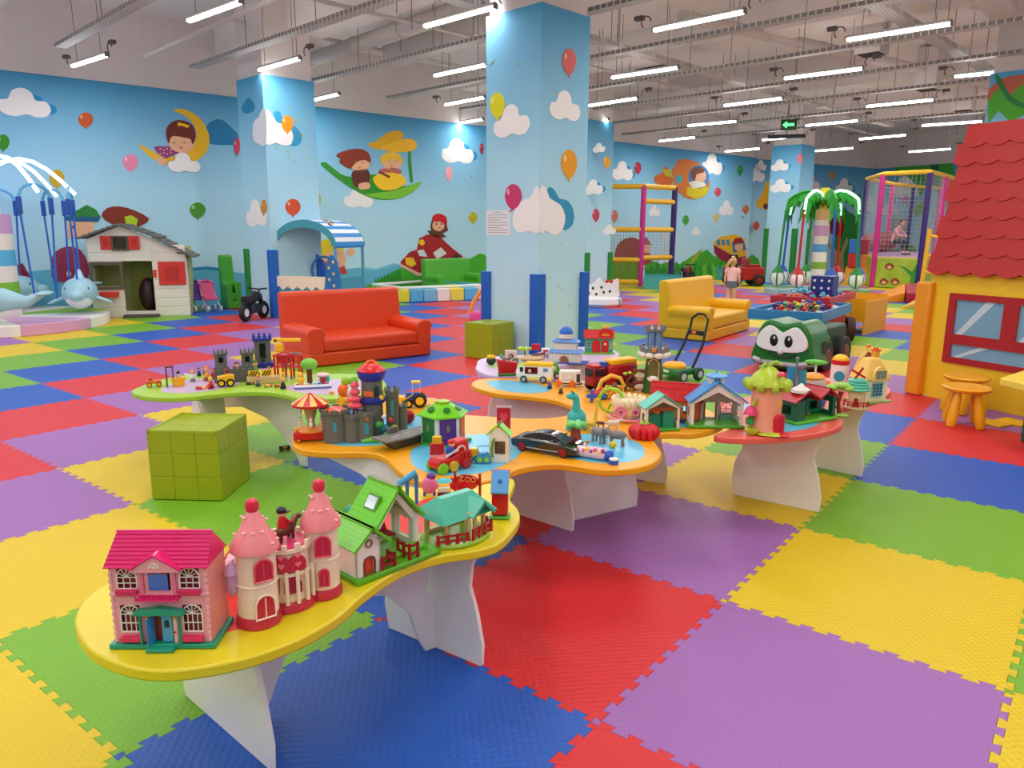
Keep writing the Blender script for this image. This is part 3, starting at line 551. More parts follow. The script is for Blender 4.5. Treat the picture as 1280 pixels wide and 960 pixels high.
for x, y, w_, h_, c in ((759, 203, 8, 15, (220, 150, 20)), (745, 269, 9, 16, (196, 60, 90))): Lf.balloon(x, y, w_, h_, c, 3, c_)
c_, Lf, Rt = cF
for x, y, w_ in ((975, 208, 22), (976, 234, 26)): Lf.cloud(x, y, w_, 2, c_, 1)
for x, y, w_, h_, c in ((1000, 198, 6, 13, (226, 110, 120)),): Lf.balloon(x, y, w_, h_, c, 3, c_)
c_, Lf, Rt = cR
Lf.poly('painted_leaves', (70, 160, 40), [(1236, 126), (1250, 110), (1262, 120), (1280, 104), (1300, 120), (1300, 150), (1284, 142), (1262, 152), (1248, 138), (1236, 154)], 2, c_, True, 2)
Lf.poly('painted_branch', (176, 90, 70), [(1236, 112), (1258, 96), (1290, 94), (1300, 106), (1270, 116), (1250, 124), (1236, 130)], 1, c_, True, 2)
Lf.poly('painted_vine', (30, 120, 60), [(1244, 96), (1250, 96), (1262, 118), (1280, 130), (1280, 136), (1258, 124)], 3, c_, True, 2)
# ============================================================ TABLES
TZ = .5
def px2(pts, z=TZ): return [tuple(at(x, y, z)[:2]) for x, y in pts]
def table(label, outline, top_c, inlays, legs, k=5):
    """outline: plan points (smooth closed); inlays: [(plan outline, colour)]; legs: panels (a, b, arch or None, label)"""
    P = Vector((sum(p[0] for p in outline) / len(outline), sum(p[1] for p in outline) / len(outline), 0))
    T = thing('play_table', label, 'table', P, 0, 'wavy toy tables')
    sh = lambda q: [(x - P.x, y - P.y) for x, y in q]
    MB().prism(spl(sh(outline), k), TZ - .032, TZ).done('table_top', mat(top_c, .35), T, bevel=.006)
    for q, c in inlays: MB().prism(spl(sh(q), k), TZ - .001, TZ + .0012).done('table_inlay', mat(c, .3), T, smooth=False)
    for L in legs:
        a, b_, ar = L[:3]; a = Vector((a[0], a[1], 0)) - P; b_ = Vector((b_[0], b_[1], 0)) - P; a.z = b_.z = 0; d = b_ - a; W = d.length; H = TZ - .033
        if ar == 2: pts = [(0, H), (0, H - .03), (.3 * W, H - .09), (.55 * W, H - .2), (.72 * W, .1), (.78 * W, 0), (W, 0), (W, H)]
        elif ar: pts = [(-.0, 0), (.06, 0), (.09, .06), (.17 * W / .9, .17), (.3 * W, .27), (.5 * W, .31), (.7 * W, .27), (.83 * W, .17), (W - .09, .06), (W - .06, 0), (W, 0), (W + .0, .12), (W - .05, .24), (W - .03, .36), (W + .03, H), (-.03, H), (.03, .36), (.05, .24), (0, .12)]
        else: pts = [(0, 0), (W, 0), (W + .005, .08), (W - .02, .2), (W - .05, .29), (W - .04, .37), (W + .01, H), (.02, H), (.04, .38), (.03, .3), (-.01, .2), (-.02, .1)]
        m = MB().to(a, math.atan2(d.y, d.x)); m.plate(pts, -.009, .009); m.done('leg_panel', mat((240, 236, 232), .5), T, bevel=.002, seg=1)
    return T
T1 = px2([(94,768),(107,806),(150,830),(202,838),(262,832),(319,819),(371,800),(405,782),(431,764),(455,742),(500,712),(550,695),(600,687),(628,676),(648,652),(648,637),(637,622)]) + [(-.695, -.50), (-.745, -.475), (-.765, -.56), (-.83, -.715), (-.93, -.775), (-1.03, -.85), (-1.0, -1.0), (-.96, -1.2), (-.95, -1.4), (-.97, -1.58), (-1.04, -1.75), (-1.06, -1.95)]
table('long yellow wavy table nearest the camera with a red inlay', T1, (222, 206, 30),
      [([(-.60, -1.93), (-.52, -1.75), (-.56, -1.5), (-.62, -1.25), (-.62, -1.0), (-.66, -.8), (-.78, -.72), (-.84, -.9), (-.86, -1.15), (-.86, -1.45), (-.9, -1.7), (-.8, -1.88)], (228, 66, 60))],
      [(at(235, 868), at(342, 962), None), (at(488, 784), at(603, 832), None), (at(305, 905), at(548, 806), 1)])
T2 = [(-1.97, -.60), (-1.88, -.72), (-1.74, -.76), (-1.60, -.70), (-1.47, -.60), (-1.36, -.60), (-1.24, -.66), (-1.10, -.72), (-.96, -.73), (-.84, -.67), (-.79, -.54), (-.79, -.34), (-.72, -.20), (-.62, -.16), (-.50, -.13), (-.41, -.03), (-.38, .1), (-.42, .25), (-.51, .37), (-.60, .50), (-.55, .60), (-.46, .66), (-.41, .80), (-.42, .98), (-.52, 1.12), (-.66, 1.24), (-.82, 1.36), (-1.05, 1.42), (-1.3, 1.44), (-1.5, 1.40), (-1.66, 1.30), (-1.85, 1.24), (-2.02, 1.2), (-2.15, 1.12), (-2.2, 1.0), (-2.12, .86), (-1.98, .79), (-1.8, .77), (-1.6, .83), (-1.42, .84), (-1.22, .74), (-1.16, .6), (-1.22, .44), (-1.35, .34), (-1.5, .27), (-1.66, .2), (-1.78, .22), (-1.88, .34), (-2.02, .42), (-2.15, .34), (-2.2, .15), (-2.13, -.05), (-2.05, -.22), (-2.02, -.4)]
BI = (96, 192, 226)
table('large orange wavy table in the middle with sky blue inlays', T2, (240, 166, 20),
      [([(-1.84, -.50), (-1.72, -.62), (-1.58, -.56), (-1.5, -.42), (-1.52, -.2), (-1.62, 0), (-1.8, .06), (-1.94, -.1), (-1.92, -.32)], BI),
       ([(-1.30, -.50), (-1.14, -.62), (-.98, -.62), (-.88, -.5), (-.88, -.3), (-.96, -.1), (-1.1, .02), (-1.26, -.02), (-1.36, -.2), (-1.37, -.38)], BI),
       ([(-.86, -.05), (-.72, -.08), (-.56, -.06), (-.46, .06), (-.48, .2), (-.6, .34), (-.8, .36), (-.92, .22), (-.95, .06)], BI),
       ([(-2.11, 1.02), (-1.98, .9), (-1.8, .85), (-1.64, .92), (-1.62, 1.06), (-1.78, 1.15), (-2.0, 1.14)], BI),
       ([(-1.02, .86), (-.88, .72), (-.68, .67), (-.53, .76), (-.50, .92), (-.6, 1.1), (-.8, 1.2), (-.98, 1.1)], BI)],
      [(at(640, 640) , at(716, 664), None), (at(700, 654), at(795, 632), None), (at(404, 560, .47), (-1.02, -.48), 2), ((-2.0, 1.02), (-1.35, 1.0), None), ((-1.3, 1.12), (-.85, 1.2), None)])
T3 = [(-.36, .70), (-.28, .70), (-.17, .78), (-.03, .95), (.07, 1.18), (.08, 1.38), (.0, 1.56), (-.02, 1.75), (.05, 1.95), (.09, 2.18), (.10, 2.42), (.02, 2.62), (-.16, 2.72), (-.36, 2.66), (-.5, 2.45), (-.52, 2.2), (-.48, 1.95), (-.52, 1.75), (-.62, 1.6), (-.66, 1.42), (-.58, 1.27), (-.45, 1.14), (-.36, 1.0), (-.35, .84)]
table('salmon red wavy table at the right with a blue inlay', T3, (232, 96, 84),
      [([(-.24, .84), (-.12, .96), (-.03, 1.15), (-.03, 1.36), (-.15, 1.5), (-.38, 1.54), (-.52, 1.42), (-.42, 1.25), (-.28, 1.08), (-.27, .92)], BI)],
      [(at(918, 618), at(1024, 640), None), (at(1018, 583), at(1077, 596), None)])
T4 = [(-3.72, -.56), (-3.62, -.66), (-3.46, -.68), (-3.30, -.62), (-3.20, -.5), (-3.14, -.33), (-3.06, -.2), (-2.94, -.12), (-2.8, -.1), (-2.66, -.1), (-2.5, 0), (-2.42, .14), (-2.44, .34), (-2.55, .5), (-2.75, .62), (-2.98, .62), (-3.15, .5), (-3.3, .3), (-3.5, .12), (-3.72, .02), (-3.86, -.16), (-3.84, -.38)]
table('lime green wavy table with lilac inlays before the red sofa', T4, (160, 204, 60),
      [([(-3.6, -.44), (-3.48, -.54), (-3.34, -.5), (-3.26, -.36), (-3.28, -.16), (-3.4, -.04), (-3.58, -.06), (-3.7, -.24)], (204, 180, 216)), ([(-2.98, .02), (-2.84, -.01), (-2.66, .02), (-2.54, .14), (-2.56, .32), (-2.7, .46), (-2.9, .44), (-3.02, .24)], (204, 180, 216))],
      [(at(240, 545), at(384, 583), 1), ((-3.5, -.1), (-3.2, -.45), None)])
T5 = [(-2.60, 1.47), (-2.50, 1.34), (-2.36, 1.24), (-2.22, 1.2), (-2.1, 1.3), (-2.08, 1.5), (-2.1, 1.75), (-2.04, 2.0), (-1.95, 2.2), (-1.95, 2.45), (-2.05, 2.66), (-2.25, 2.8), (-2.45, 2.74), (-2.56, 2.54), (-2.58, 2.3), (-2.56, 2.1), (-2.66, 1.95), (-2.74, 1.78), (-2.7, 1.6)]
table('lilac wavy table behind the orange one by the big column', T5, (212, 190, 222),
      [([(-2.56, 1.56), (-2.44, 1.44), (-2.3, 1.44), (-2.24, 1.6), (-2.32, 1.76), (-2.48, 1.76)], (176, 214, 130))],
      [((-2.45, 1.45), (-2.2, 1.8), None), ((-2.4, 2.0), (-2.05, 2.4), None)])
# ============================================================ QUILTED CUBES
def cube(label, A, B, s, c):
    A = Vector(A); B = Vector(B); d = (B - A); d.z = 0; ang = math.atan2(d.y, d.x); d.normalize(); n = Vector((-d.y, d.x, 0))
    cen = (A + B) / 2 + n * s / 2; cen.z = 0
    T = thing('ottoman_cube', label, 'ottoman', cen, ang, None)
    M = mat(c, .38, bump=.15, bs=60)
    MB().box((0, 0, s / 2), (s - .016, s - .016, s - .02)).done('core', mat(tuple(int(v * .8) for v in c), .5), T)
    g = s / 3
    pm = MB().box((0, 0, 0), (g - .0006, g - .0006, .02)).done('cushion_panel', M, T, bevel=.003, seg=2)
    first = True
    for i in range(3):
        for j in range(3):
            for loc, rot in (((-s / 2 + g * (i + .5), -s / 2 + g * (j + .5), s - .012), (0, 0, 0)), ((-s / 2 + g * (i + .5), -s / 2 + .011, .004 + g * (j + .5)), (PI / 2, 0, 0)), ((-s / 2 + g * (i + .5), s / 2 - .011, .004 + g * (j + .5)), (PI / 2, 0, 0)), ((-s / 2 + .011, -s / 2 + g * (i + .5), .004 + g * (j + .5)), (0, PI / 2, 0)), ((s / 2 - .011, -s / 2 + g * (i + .5), .004 + g * (j + .5)), (0, PI / 2, 0))):
                o = pm if first else pm.copy()
                if not first: col.objects.link(o); o.parent = T
                first = False; o.location = loc; o.rotation_euler = rot; o.scale = (1, 1, 1)
    return T
GC = (150, 168, 14)
cube('large lime green quilted leather cube standing near the yellow table', at(191, 625), at(278, 627), .405, GC)
cube('small lime green leather cube beside the big blue column', at(580, 446), at(616, 451), .42, GC)
# ============================================================ SOFAS
def sofa(name, label, fl, fr, D, c, arm=.42, seat=.30, back=.73, aw=.2, single=0):
    """fl, fr: floor corners of the front edge seen from the front, left and right"""
    fl = Vector((fl[0], fl[1], 0)); fr = Vector((fr[0], fr[1], 0)); d = fr - fl; W = d.length; ang = math.atan2(d.y, d.x); n = Vector((-d.y, d.x, 0)).normalized()
    T = thing(name, label, 'sofa' if not single else 'armchair', (fl + fr) / 2 + n * D / 2, ang, None); M = mat(c, .42, bump=.12, bs=50); h = D / 2
    MB().box((0, .0, .08), (W - .02, D - .04, .15)).done('base', M, T, bevel=.02)
    MB().box((0, -.06, (seat + .155) / 2 + .005), (W - 2 * aw + .03, D - .16, seat - .15)).done('seat', M, T, bevel=.035, seg=3)
    MB().side([(h - .22, .16), (h - .02, .16), (h + .0, back - .03), (h - .03, back), (h - .11, back), (h - .15, back - .03)], -W / 2 + .02, W / 2 - .02).done('backrest', M, T, bevel=.025, seg=3)
    for sx in (-1, 1):
        m = MB(); x = sx * (W / 2 - aw / 2)
        m.plate(spl([(x - aw * .42, .15), (x + aw * .42, .15), (x + aw * .44, arm - .12), (x + aw * .56, arm - .06), (x + aw * .4, arm), (x - aw * .1, arm + .015), (x - aw * .5, arm - .03), (x - aw * .52, arm - .1), (x - aw * .42, arm - .16)], 3), -h + .02, h - .16)
        m.done('armrest', M, T, bevel=.012)
    return T
sofa('sofa', 'orange red three-seat sofa with rolled arms behind the lime table', at(387, 461), at(541, 444), .93, (214, 62, 16), back=.78)
sofa('sofa', 'bright yellow sofa beyond the big column, seen from its side', (-3.10, 6.95), (-3.15, 8.65), .80, (232, 178, 10), arm=.46, seat=.33, back=.82)
fr = at(606, 369); fl = at(549, 373); sofa('sofa', 'bright green sofa against the wall under the fire engine mural', fl, fr, .7, (76, 172, 40), arm=.5, back=.85)
P = at(312, 379); sofa('armchair', 'bright green armchair in the corner beside the left column', at(285, 387), at(304, 386), .6, (70, 170, 50), arm=.5, back=1.0, single=1, aw=.12)
# ============================================================ STOOLS
def stool(label, px, py, s, legs, rz):
    P = at(px, py); T = thing('childrens_stool', label, 'stool', (P.x, P.y, 0), rz, 'yellow plastic stools', s)
    M = mat((240, 170, 8), .35)
    MB().lathe((0, 0, .27), [(.11, -.012), (.145, -.01), (.16, .004), (.162, .014), (.15, .024), (.12, .02), (.05, .017)], 28).done('seat', M, T)
    for k in range(4):
        a = PI / 4 + k * PI / 2
        m = MB().to((0, 0, 0)); p0 = Vector((.085 * math.cos(a), .085 * math.sin(a), .262)); p1 = Vector((.135 * math.cos(a), .135 * math.sin(a), .001))
        pts = [p0.lerp(p1, t) for t in (0, .15, .4, .7, .9, 1)]; m.tube(pts, [.02, .026, .032, .036, .034, .026], 12); m.done('leg', M, T)
    return T
stool('yellow plastic stool in front, nearer the camera', 1203, 531, 1.08, 4, .3)
stool('yellow plastic stool half hidden behind the front stool', 1203, 515, 1.08, 4, .9)
# ============================================================ RED ROOFED PLAY HOUSE
A = at(1148, 493); Bp = at(1262, 517); d = (Bp - A); d.z = 0; ang = math.atan2(d.y, d.x); dn = d.normalized()
T = thing('play_house', 'big yellow play house with a red scalloped roof at the right', 'play house', (A.x, A.y, 0), ang)
Y = mat((238, 196, 30), .5); RR = mat((176, 16, 12), .5); HW = 2.6
def hx(px, py): # pixel on the house front -> local x, z
    n = Vector((dn.y, -dn.x, 0)); r = ray(px, py); t = (A - CAM).dot(n) / r.dot(n); P = CAM + r * t; return (P - A).dot(dn), P.z
wx0, wz1 = hx(1189, 366); _, wz0 = hx(1181, 452); wx1 = wx0 + 1.05
MB().holed(.0, HW, 0, 1.25, 0, .06, [(wx0 + .05, wx1 - .05, wz0 + .05, wz1 - .05)]).done('front_wall', Y, T, smooth=False)
MB().box((.03, .9, .62), (.06, 1.7, 1.24)).box((HW, .9, .62), (.06, 1.7, 1.24)).done('side_walls', Y, T, smooth=False)
MB().box((-.03, -.0, .53), (.15, .14, 1.06)).done('corner_post', mat((232, 150, 16), .5), T, bevel=.02)
m = MB(); W_ = wx1 - wx0; H_ = wz1 - wz0; g = .055
xs = [wx0, wx0 + W_ * .52, wx1]; 
holes = [(wx0 + g + .01, wx0 + W_ * .46, wz0 + H_ * .42, wz1 - g), (wx0 + W_ * .58, wx1 - g, wz0 + H_ * .42, wz1 - g), (wx0 + g + .01, wx1 - g, wz0 + g, wz0 + H_ * .28)]
m.holed(wx0, wx1, wz0, wz1, -.018, .0, holes).done('window_frame', mat((168, 16, 26), .45), T, smooth=False)
for h_ in holes:
    pn = MB().box(((h_[0] + h_[1]) / 2, .006, (h_[2] + h_[3]) / 2), (h_[1] - h_[0], .008, h_[3] - h_[2])).done('window_pane', mat((120, 166, 196), .12), T, smooth=False)
    MB().plate([(h_[0] + .02, h_[2]), (h_[0] + .08, h_[2]), (min(h_[1], h_[0] + .34) , h_[3]), (min(h_[1], h_[0] + .26), h_[3])], -.001, .0015).done('painted_glint', mat((190, 214, 226), .3), pn, smooth=False)
# roof: sloping slab carrying rows of scalloped tiles; each scallop its own part
ez = hx(1170, 340)[1]; L0 = hx(1164, 340)[0]; rise = 1.27; back = .26
slope = math.atan2(back, rise); SL = math.hypot(rise, back); NR = 8
MB().put([(L0, -.04, ez), (HW, -.04, ez), (HW, back - .04, ez + rise), (L0 + .06, back - .04, ez + rise), (L0, .12, ez), (HW, .12, ez), (HW, back + .12, ez + rise), (L0 + .06, back + .12, ez + rise)],
         [(0, 1, 2, 3), (7, 6, 5, 4), (0, 4, 5, 1), (1, 5, 6, 2), (2, 6, 7, 3), (3, 7, 4, 0)]).done('roof_slab', RR, T, smooth=False)
tw = .205; rh = SL / NR
q = [(-tw / 2, rh * 1.25), (-tw / 2, .03)] + [(-tw / 2 + tw * i / 8, -.0 + .03 - .036 * math.sin(PI * i / 8)) for i in range(1, 8)] + [(tw / 2, .03), (tw / 2, rh * 1.25)]
tm = MB().plate([(x, z) for x, z in q], -.03, -.008).done('roof_tile', RR, T, smooth=False)
k0 = 0
for r_ in range(NR):
    for i in range(int((HW - L0) / tw) + 1):
        x = L0 + tw * (i + .5) + (tw / 2 if r_ % 2 else 0) * .5
        if x > HW: continue
        o = tm if k0 == 0 else tm.copy()
        if k0: col.objects.link(o); o.parent = T
        k0 += 1; t = (r_ * rh - .02) / SL
        o.location = (x, -.04 + back * t - .004, ez + rise * t); o.rotation_euler = (-slope - .065, 0, 0)
o = one(None, 'yellow_foam_mat', mat((236, 186, 20), .5), lambda b: b.to(at(1262, 530), ang).box((0, .05, .01), (.22, .18, .018)).box((-.05, -.14, .01), (.2, .16, .018)), bevel=.004); tag(o, 'yellow foam step pieces on the floor by the stools', 'foam mat')
# toy kitchen at the right edge
P = at(1273, 552); T = thing('play_stand', 'dark green and purple stand with a slanted yellow top at the right edge', 'play stand', (P.x, P.y, 0), ang - .3)
one(T, 'cabinet', mat((10, 84, 70), .4), lambda b: b.box((.16, .22, .14), (.34, .4, .28)), bevel=.01)
one(T, 'upper_cabinet', mat((70, 30, 100), .4), lambda b: b.box((.17, .22, .36), (.32, .38, .16)), bevel=.01)
one(T, 'slanted_top', mat((240, 214, 80), .4), lambda b: b.side([(-.12, .40), (.42, .56), (.42, .61), (-.12, .46)], -.12, .34), bevel=.01)
for k in range(2): one(T, 'black_tray', mat(BLK, .3), lambda b: b.side([(.0 + k * .2, .476 + k * .06), (.14 + k * .2, .518 + k * .06), (.14 + k * .2, .528 + k * .06), (.0 + k * .2, .486 + k * .06)], .0, .28))
# ============================================================ GREEN TRUCK TABLE AND TRAYS
P = at(975, 465); rz = aim(P, -24)
T = thing('truck_table', 'green smiling truck with big white eyes carrying a tray table', 'toy table', (P.x, P.y, 0), rz)
s = depth(P) / FPX; G = mat((20, 110, 34), .28)
W = 72 * s; H = .56; Dp = 1.0
one(T, 'cab', G, lambda b: b.plate(spl([(-W * .5, .06), (W * .5, .06), (W * .5, H * .55), (W * .44, H * .82), (W * .28, H * 1.0), (.0, H * .94), (-W * .28, H * 1.0), (-W * .44, H * .82), (-W * .5, H * .55)], 4), -.0, .5), bevel=.04, seg=3)
one(T, 'windscreen', mat((240, 240, 240), .25), lambda b: b.plate(spl([(-W * .40, H * .46), (0, H * .40), (W * .40, H * .46), (W * .43, H * .68), (W * .24, H * .90), (.02, H * .79), (-.02, H * .79), (-W * .24, H * .90), (-W * .43, H * .68)], 4), -.035, .02), bevel=.01)
for sx in (-1, 1):
    e = one(T, 'eye', mat(BLK, .15), lambda b: b.ball((sx * W * .13 - .0, -.035, H * .62), (W * .075, .012, H * .12)))
    one(e, 'eye_highlight', WHT, lambda b: b.ball((sx * W * .13 + .01, -.05, H * .67), (W * .016, .004, H * .03)))
    one(T, 'bumper_end', mat((190, 194, 196), .3), lambda b: b.tube([(sx * W * .34, -.05, .11), (sx * W * .48, -.04, .13)], .025))
one(T, 'nose', mat((225, 225, 225), .3), lambda b: b.ball((0, -.03, H * .42), (W * .06, .03, H * .07)))
one(T, 'smile', mat((6, 40, 14), .4), lambda b: b.tube([(W * .2 * t, -.012, H * (.29 + .05 * t * t) - .0) for t in (-1.2, -.8, -.4, 0, .4, .8, 1.2)], .009))
one(T, 'bumper', mat((170, 174, 178), .3), lambda b: b.box((0, .0, .095), (W * .9, .1, .05)), bevel=.02)
one(T, 'body', mat((16, 60, 28), .4), lambda b: b.box((0, .78, .30), (W * .82, .7, .34)), bevel=.03)
for sx in (-1, 1):
    for yy in (.40, .92):
        w_ = one(T, 'wheel', mat((30, 30, 30), .6), lambda b: b.cyl((sx * W * .44 - .05, yy, .17), .17, .12, n=24, ry=PI / 2), bevel=.015)
        one(w_, 'hub', mat((110, 60, 50), .5), lambda b: b.cyl((sx * W * .44 + sx * .062, yy, .17), .09, .02, r2=.07, n=16, ry=sx * PI / 2))
    one(T, 'fender', G, lambda b: b.torus((sx * W * .44, .42, .17), .21, .03, n=10, m=6, ry=PI / 2, a0=0, a1=PI))
zt = .50
def tray(name, label, corners, z, h, c, wall=.035):
    q = [Vector((p[0], p[1], 0)) for p in corners]; cen = sum(q, Vector()) / 4; T = thing(name, label, 'tray', (cen.x, cen.y, z), 0, None)
    one(T, 'tray_floor', mat(c, .4), lambda b: b.prism([tuple((p - cen)[:2]) for p in q], 0, .03), smooth=False)
    for i in range(4):
        a = q[i] - cen; b2 = q[(i + 1) % 4] - cen; dd = b2 - a
        one(T, 'tray_side', mat(c, .4), lambda b: b.to(((a + b2) / 2), math.atan2(dd.y, dd.x)).box((0, wall / 2, h / 2 + .03), (dd.length, wall, h)), bevel=.004)
    return T, q
zb = .47
c0 = [at(1028, 391, zb + .12), at(1065, 379, zb + .12)]; c3 = at(935, 386, zb + .12); c2 = c3 + (c0[1] - c0[0])
TB, qb = tray('tray_table', 'blue tray full of toy bricks on top of the green truck', [c3, c0[0], c0[1], c2], zb, .09, (44, 130, 186))
zr = .56
r0 = at(1037, 375, zr + .08); r1 = at(1070, 366, zr + .08); r3 = at(963, 371, zr + .08); r2 = r3 + (r1 - r0)
TR, qr = tray('tray_table', 'crimson tray heaped with light blue and purple bricks behind the blue tray', [r3, r0, r1, r2], zr, .07, (190, 30, 50))
cen = at(1030, 424); cen.z = 0
T = thing('tray_pedestal', 'reddish cart with dark wheels under the crimson tray', 'cart', (cen.x, cen.y, 0), aim(cen, 12))
one(T, 'cart_body', mat((190, 70, 70), .5), lambda b: b.box((0, 0, .36), (.46, .3, .36)), bevel=.02)
for sx in (-1, 1): one(T, 'wheel', mat((70, 30, 32), .6), lambda b: b.cyl((sx * .26, -.05, .17), .17, .1, n=22, ry=PI / 2))
rng = random.Random(3); BC = [(200, 40, 40), (240, 140, 30), (236, 200, 40), (40, 80, 170), (110, 40, 110), (60, 150, 70), (200, 60, 110), (30, 40, 90), (235, 235, 225)]
CN = [('red', (200, 40, 40)), ('orange', (240, 130, 40)), ('yellow', (236, 200, 40)), ('blue', (40, 80, 170)), ('purple', (130, 40, 120)), ('green', (60, 150, 70)), ('pink', (200, 60, 110)), ('navy', (30, 40, 90)), ('white', (235, 235, 225)), ('light blue', (60, 180, 220)), ('lilac', (200, 140, 200)), ('dark brown', (60, 20, 30))]
def brick(label, P, s, c, grp, fr=0):
    nm = min(CN, key=lambda q: sum((a - b) ** 2 for a, b in zip(q[1], c)))[0]
    T = thing('toy_brick', label % nm, 'toy brick', P, rng.uniform(0, 3), grp)
    if fr: one(T, 'frame_piece', pl(c), lambda b: b.to(rx=rng.uniform(-.5, .5)).holed(-s, s, -s, s, -s * .2, s * .2, [(-s * .6, s * .6, -s * .6, s * .6)]), smooth=False)
    else: one(T, 'block', pl(c), lambda b: b.to(rx=rng.uniform(-.5, .5), ry=rng.uniform(-.4, .4)).box((0, 0, 0), (s * 2, s * 1.2, s * .9)).cyl((s * .4, 0, s * .4), s * .25, s * .25, n=8).cyl((-s * .4, 0, s * .4), s * .25, s * .25, n=8), smooth=False)
def fill(q, z, n, cols_, label, grp, sr, pile):
    ax = q[1] - q[0]; ay = q[3] - q[0]
    for k in range(n):
        u_, v_ = rng.uniform(.08, .92), rng.uniform(.10, .92); P = q[0] + ax * u_ + ay * v_; s = rng.uniform(*sr)
        hgt_ = pile * max(0, 1 - ((u_ - .5) ** 2 + (v_ - .5) ** 2) * 4) * rng.random()
        brick(label, (P.x, P.y, z + .03 + s + hgt_), s, rng.choice(cols_), grp, k % 5 == 0)
fill(qb, zb, 120, BC, 'small %s toy brick lying in the blue tray', 'bricks in the blue tray', (.02, .042), .12)
fill(qr, zr, 45, [(60, 180, 220), (90, 200, 230), (50, 160, 200)], '%s toy brick heaped in the crimson tray', 'light blue bricks in the crimson tray', (.025, .05), .16)
fill(qr, zr, 40, [(140, 40, 130), (160, 60, 150), (210, 60, 60), (236, 130, 70), (200, 140, 200)], 'small %s toy brick lying in the crimson tray', 'purple bricks in the crimson tray', (.025, .045), .05)
P = qr[0] + (qr[1] - qr[0]) * .68 + (qr[3] - qr[0]) * .45
T = thing('dotted_box', 'dark blue box with white dots standing in the crimson tray', 'box', (P.x, P.y, zr + .03), rz)
one(T, 'box_body', (24, 40, 130), lambda b: b.box((0, 0, .16), (.3, .2, .32)))
for i in range(3):
    for j in range(3): one(T, 'white_dot', WHT, lambda b: b.cyl((-.1 + i * .1, -.1, .06 + j * .1), .018, .006, n=8, rx=PI / 2))
# yellow bins
def bin_(label, fl, fr, D, h, z0=.0):
    fl = Vector((fl[0], fl[1], 0)); fr = Vector((fr[0], fr[1], 0)); d = fr - fl; W = d.length; n = Vector((-d.y, d.x, 0)).normalized(); c = (fl + fr) / 2 + n * D / 2
    T = thing('toy_bin', label, 'toy bin', (c.x, c.y, 0), math.atan2(d.y, d.x)); Yb = mat((232, 164, 16), .5)
    for x, y, w_, e in ((0, -D / 2, W, .02), (0, D / 2, W, .02)): one(T, 'long_panel', Yb, lambda b: b.box((x, y, z0 + h / 2 + .12), (w_, e, h - .14)))
    for sx in (-1, 1): one(T, 'end_panel', Yb, lambda b: b.box((sx * W / 2, 0, h / 2), (.02, D, h)))
    one(T, 'bin_floor', Yb, lambda b: b.box((0, 0, .26), (W - .03, D - .03, .02)))
    return T, c, W, D, n, d.normalized()
BT, bc, bw, bd, bn, bdn = bin_('yellow open bin with toys inside, right of the truck', at(1025, 414), at(1078, 419), 1.0, .5)
for k in range(26):
    P = bc + bdn * rng.uniform(-.42, .42) * bw + bn * rng.uniform(-.4, .4) * bd
    brick('small %s toy brick lying in the yellow bin', (P.x, P.y, .32 + rng.random() * .09), rng.uniform(.03, .05), rng.choice([(60, 20, 30), (170, 50, 40), (40, 40, 50), (220, 110, 40)]), 'bricks in the yellow bin')
# ============================================================ TOYS ON THE TABLES
def spot(x0, x1, yb, yt, dep=.1, turn=0, z=None):
    z = TZ + .0016 if z is None else z
    xc = (x0 + x1) / 2; F = at(xc, yb, z); d = F - CAM; d.z = 0; d.normalize(); loc = F + d * dep / 2
    s = depth(F) / FPX; return loc, aim(F, turn), (x1 - x0) * s, hgt(F + d * dep / 2, xc, yt) - z
def toy(name, label, cat, box, dep=.1, turn=0, grp=None, z=None):
    loc, rz, W, H = spot(*box, dep=dep, turn=turn, z=z); return thing(name, label, cat, loc, rz, grp), W, H
def toy2(name, label, cat, L, R, top, D, W0, grp=None, z=None, yoff=0):
    """placed by the two ends of its front base edge on the table; built at design width W0 and scaled"""
    z = TZ + .0016 if z is None else z
    A = at(*L, z); B = at(*R, z); d = B - A; n = Vector((-d.y, d.x, 0)).normalized(); k = d.length / W0
    loc = (A + B) / 2 + n * D * k / 2; T = thing(name, label, cat, loc, math.atan2(d.y, d.x), grp, k); return T, (hgt(loc + d * yoff, *top) - z) / k
def roofs(T, c, W, y0, y1, ze, zr, over=.01, th=.006, rows=5, x0=0, axis='y', name='roof_panel', grain=0):
    """two sloping panels made of overlapping shingle courses; ridge along y (or x)"""
    for sx in (-1, 1):
        m = MB()
        if axis == 'x': m.to((x0, (y0 + y1) / 2, 0), PI / 2); half = abs(y1 - y0) / 2 + over; L0, L1 = -W / 2 - over, W / 2 + over
        else: m.to((x0, 0, 0)); half = W / 2 + over; L0, L1 = y0 - over, y1 + over
        sl = math.atan2(zr - ze, half); SL = math.hypot(zr - ze, half)
        for r in range(rows):
            t = (r + .5) / rows; cx = sx * half * (1 - t); cz = ze + (zr - ze) * t
            m.box((cx, (L0 + L1) / 2, cz + th * .4), (SL / rows * 1.12, L1 - L0, th), ry=sx * (sl - .06 * 1))
        m.box((sx * half * .02, (L0 + L1) / 2, zr + th * .2), (.008, L1 - L0, th * 1.4))
        m.done(name, pl(c), T, smooth=False)
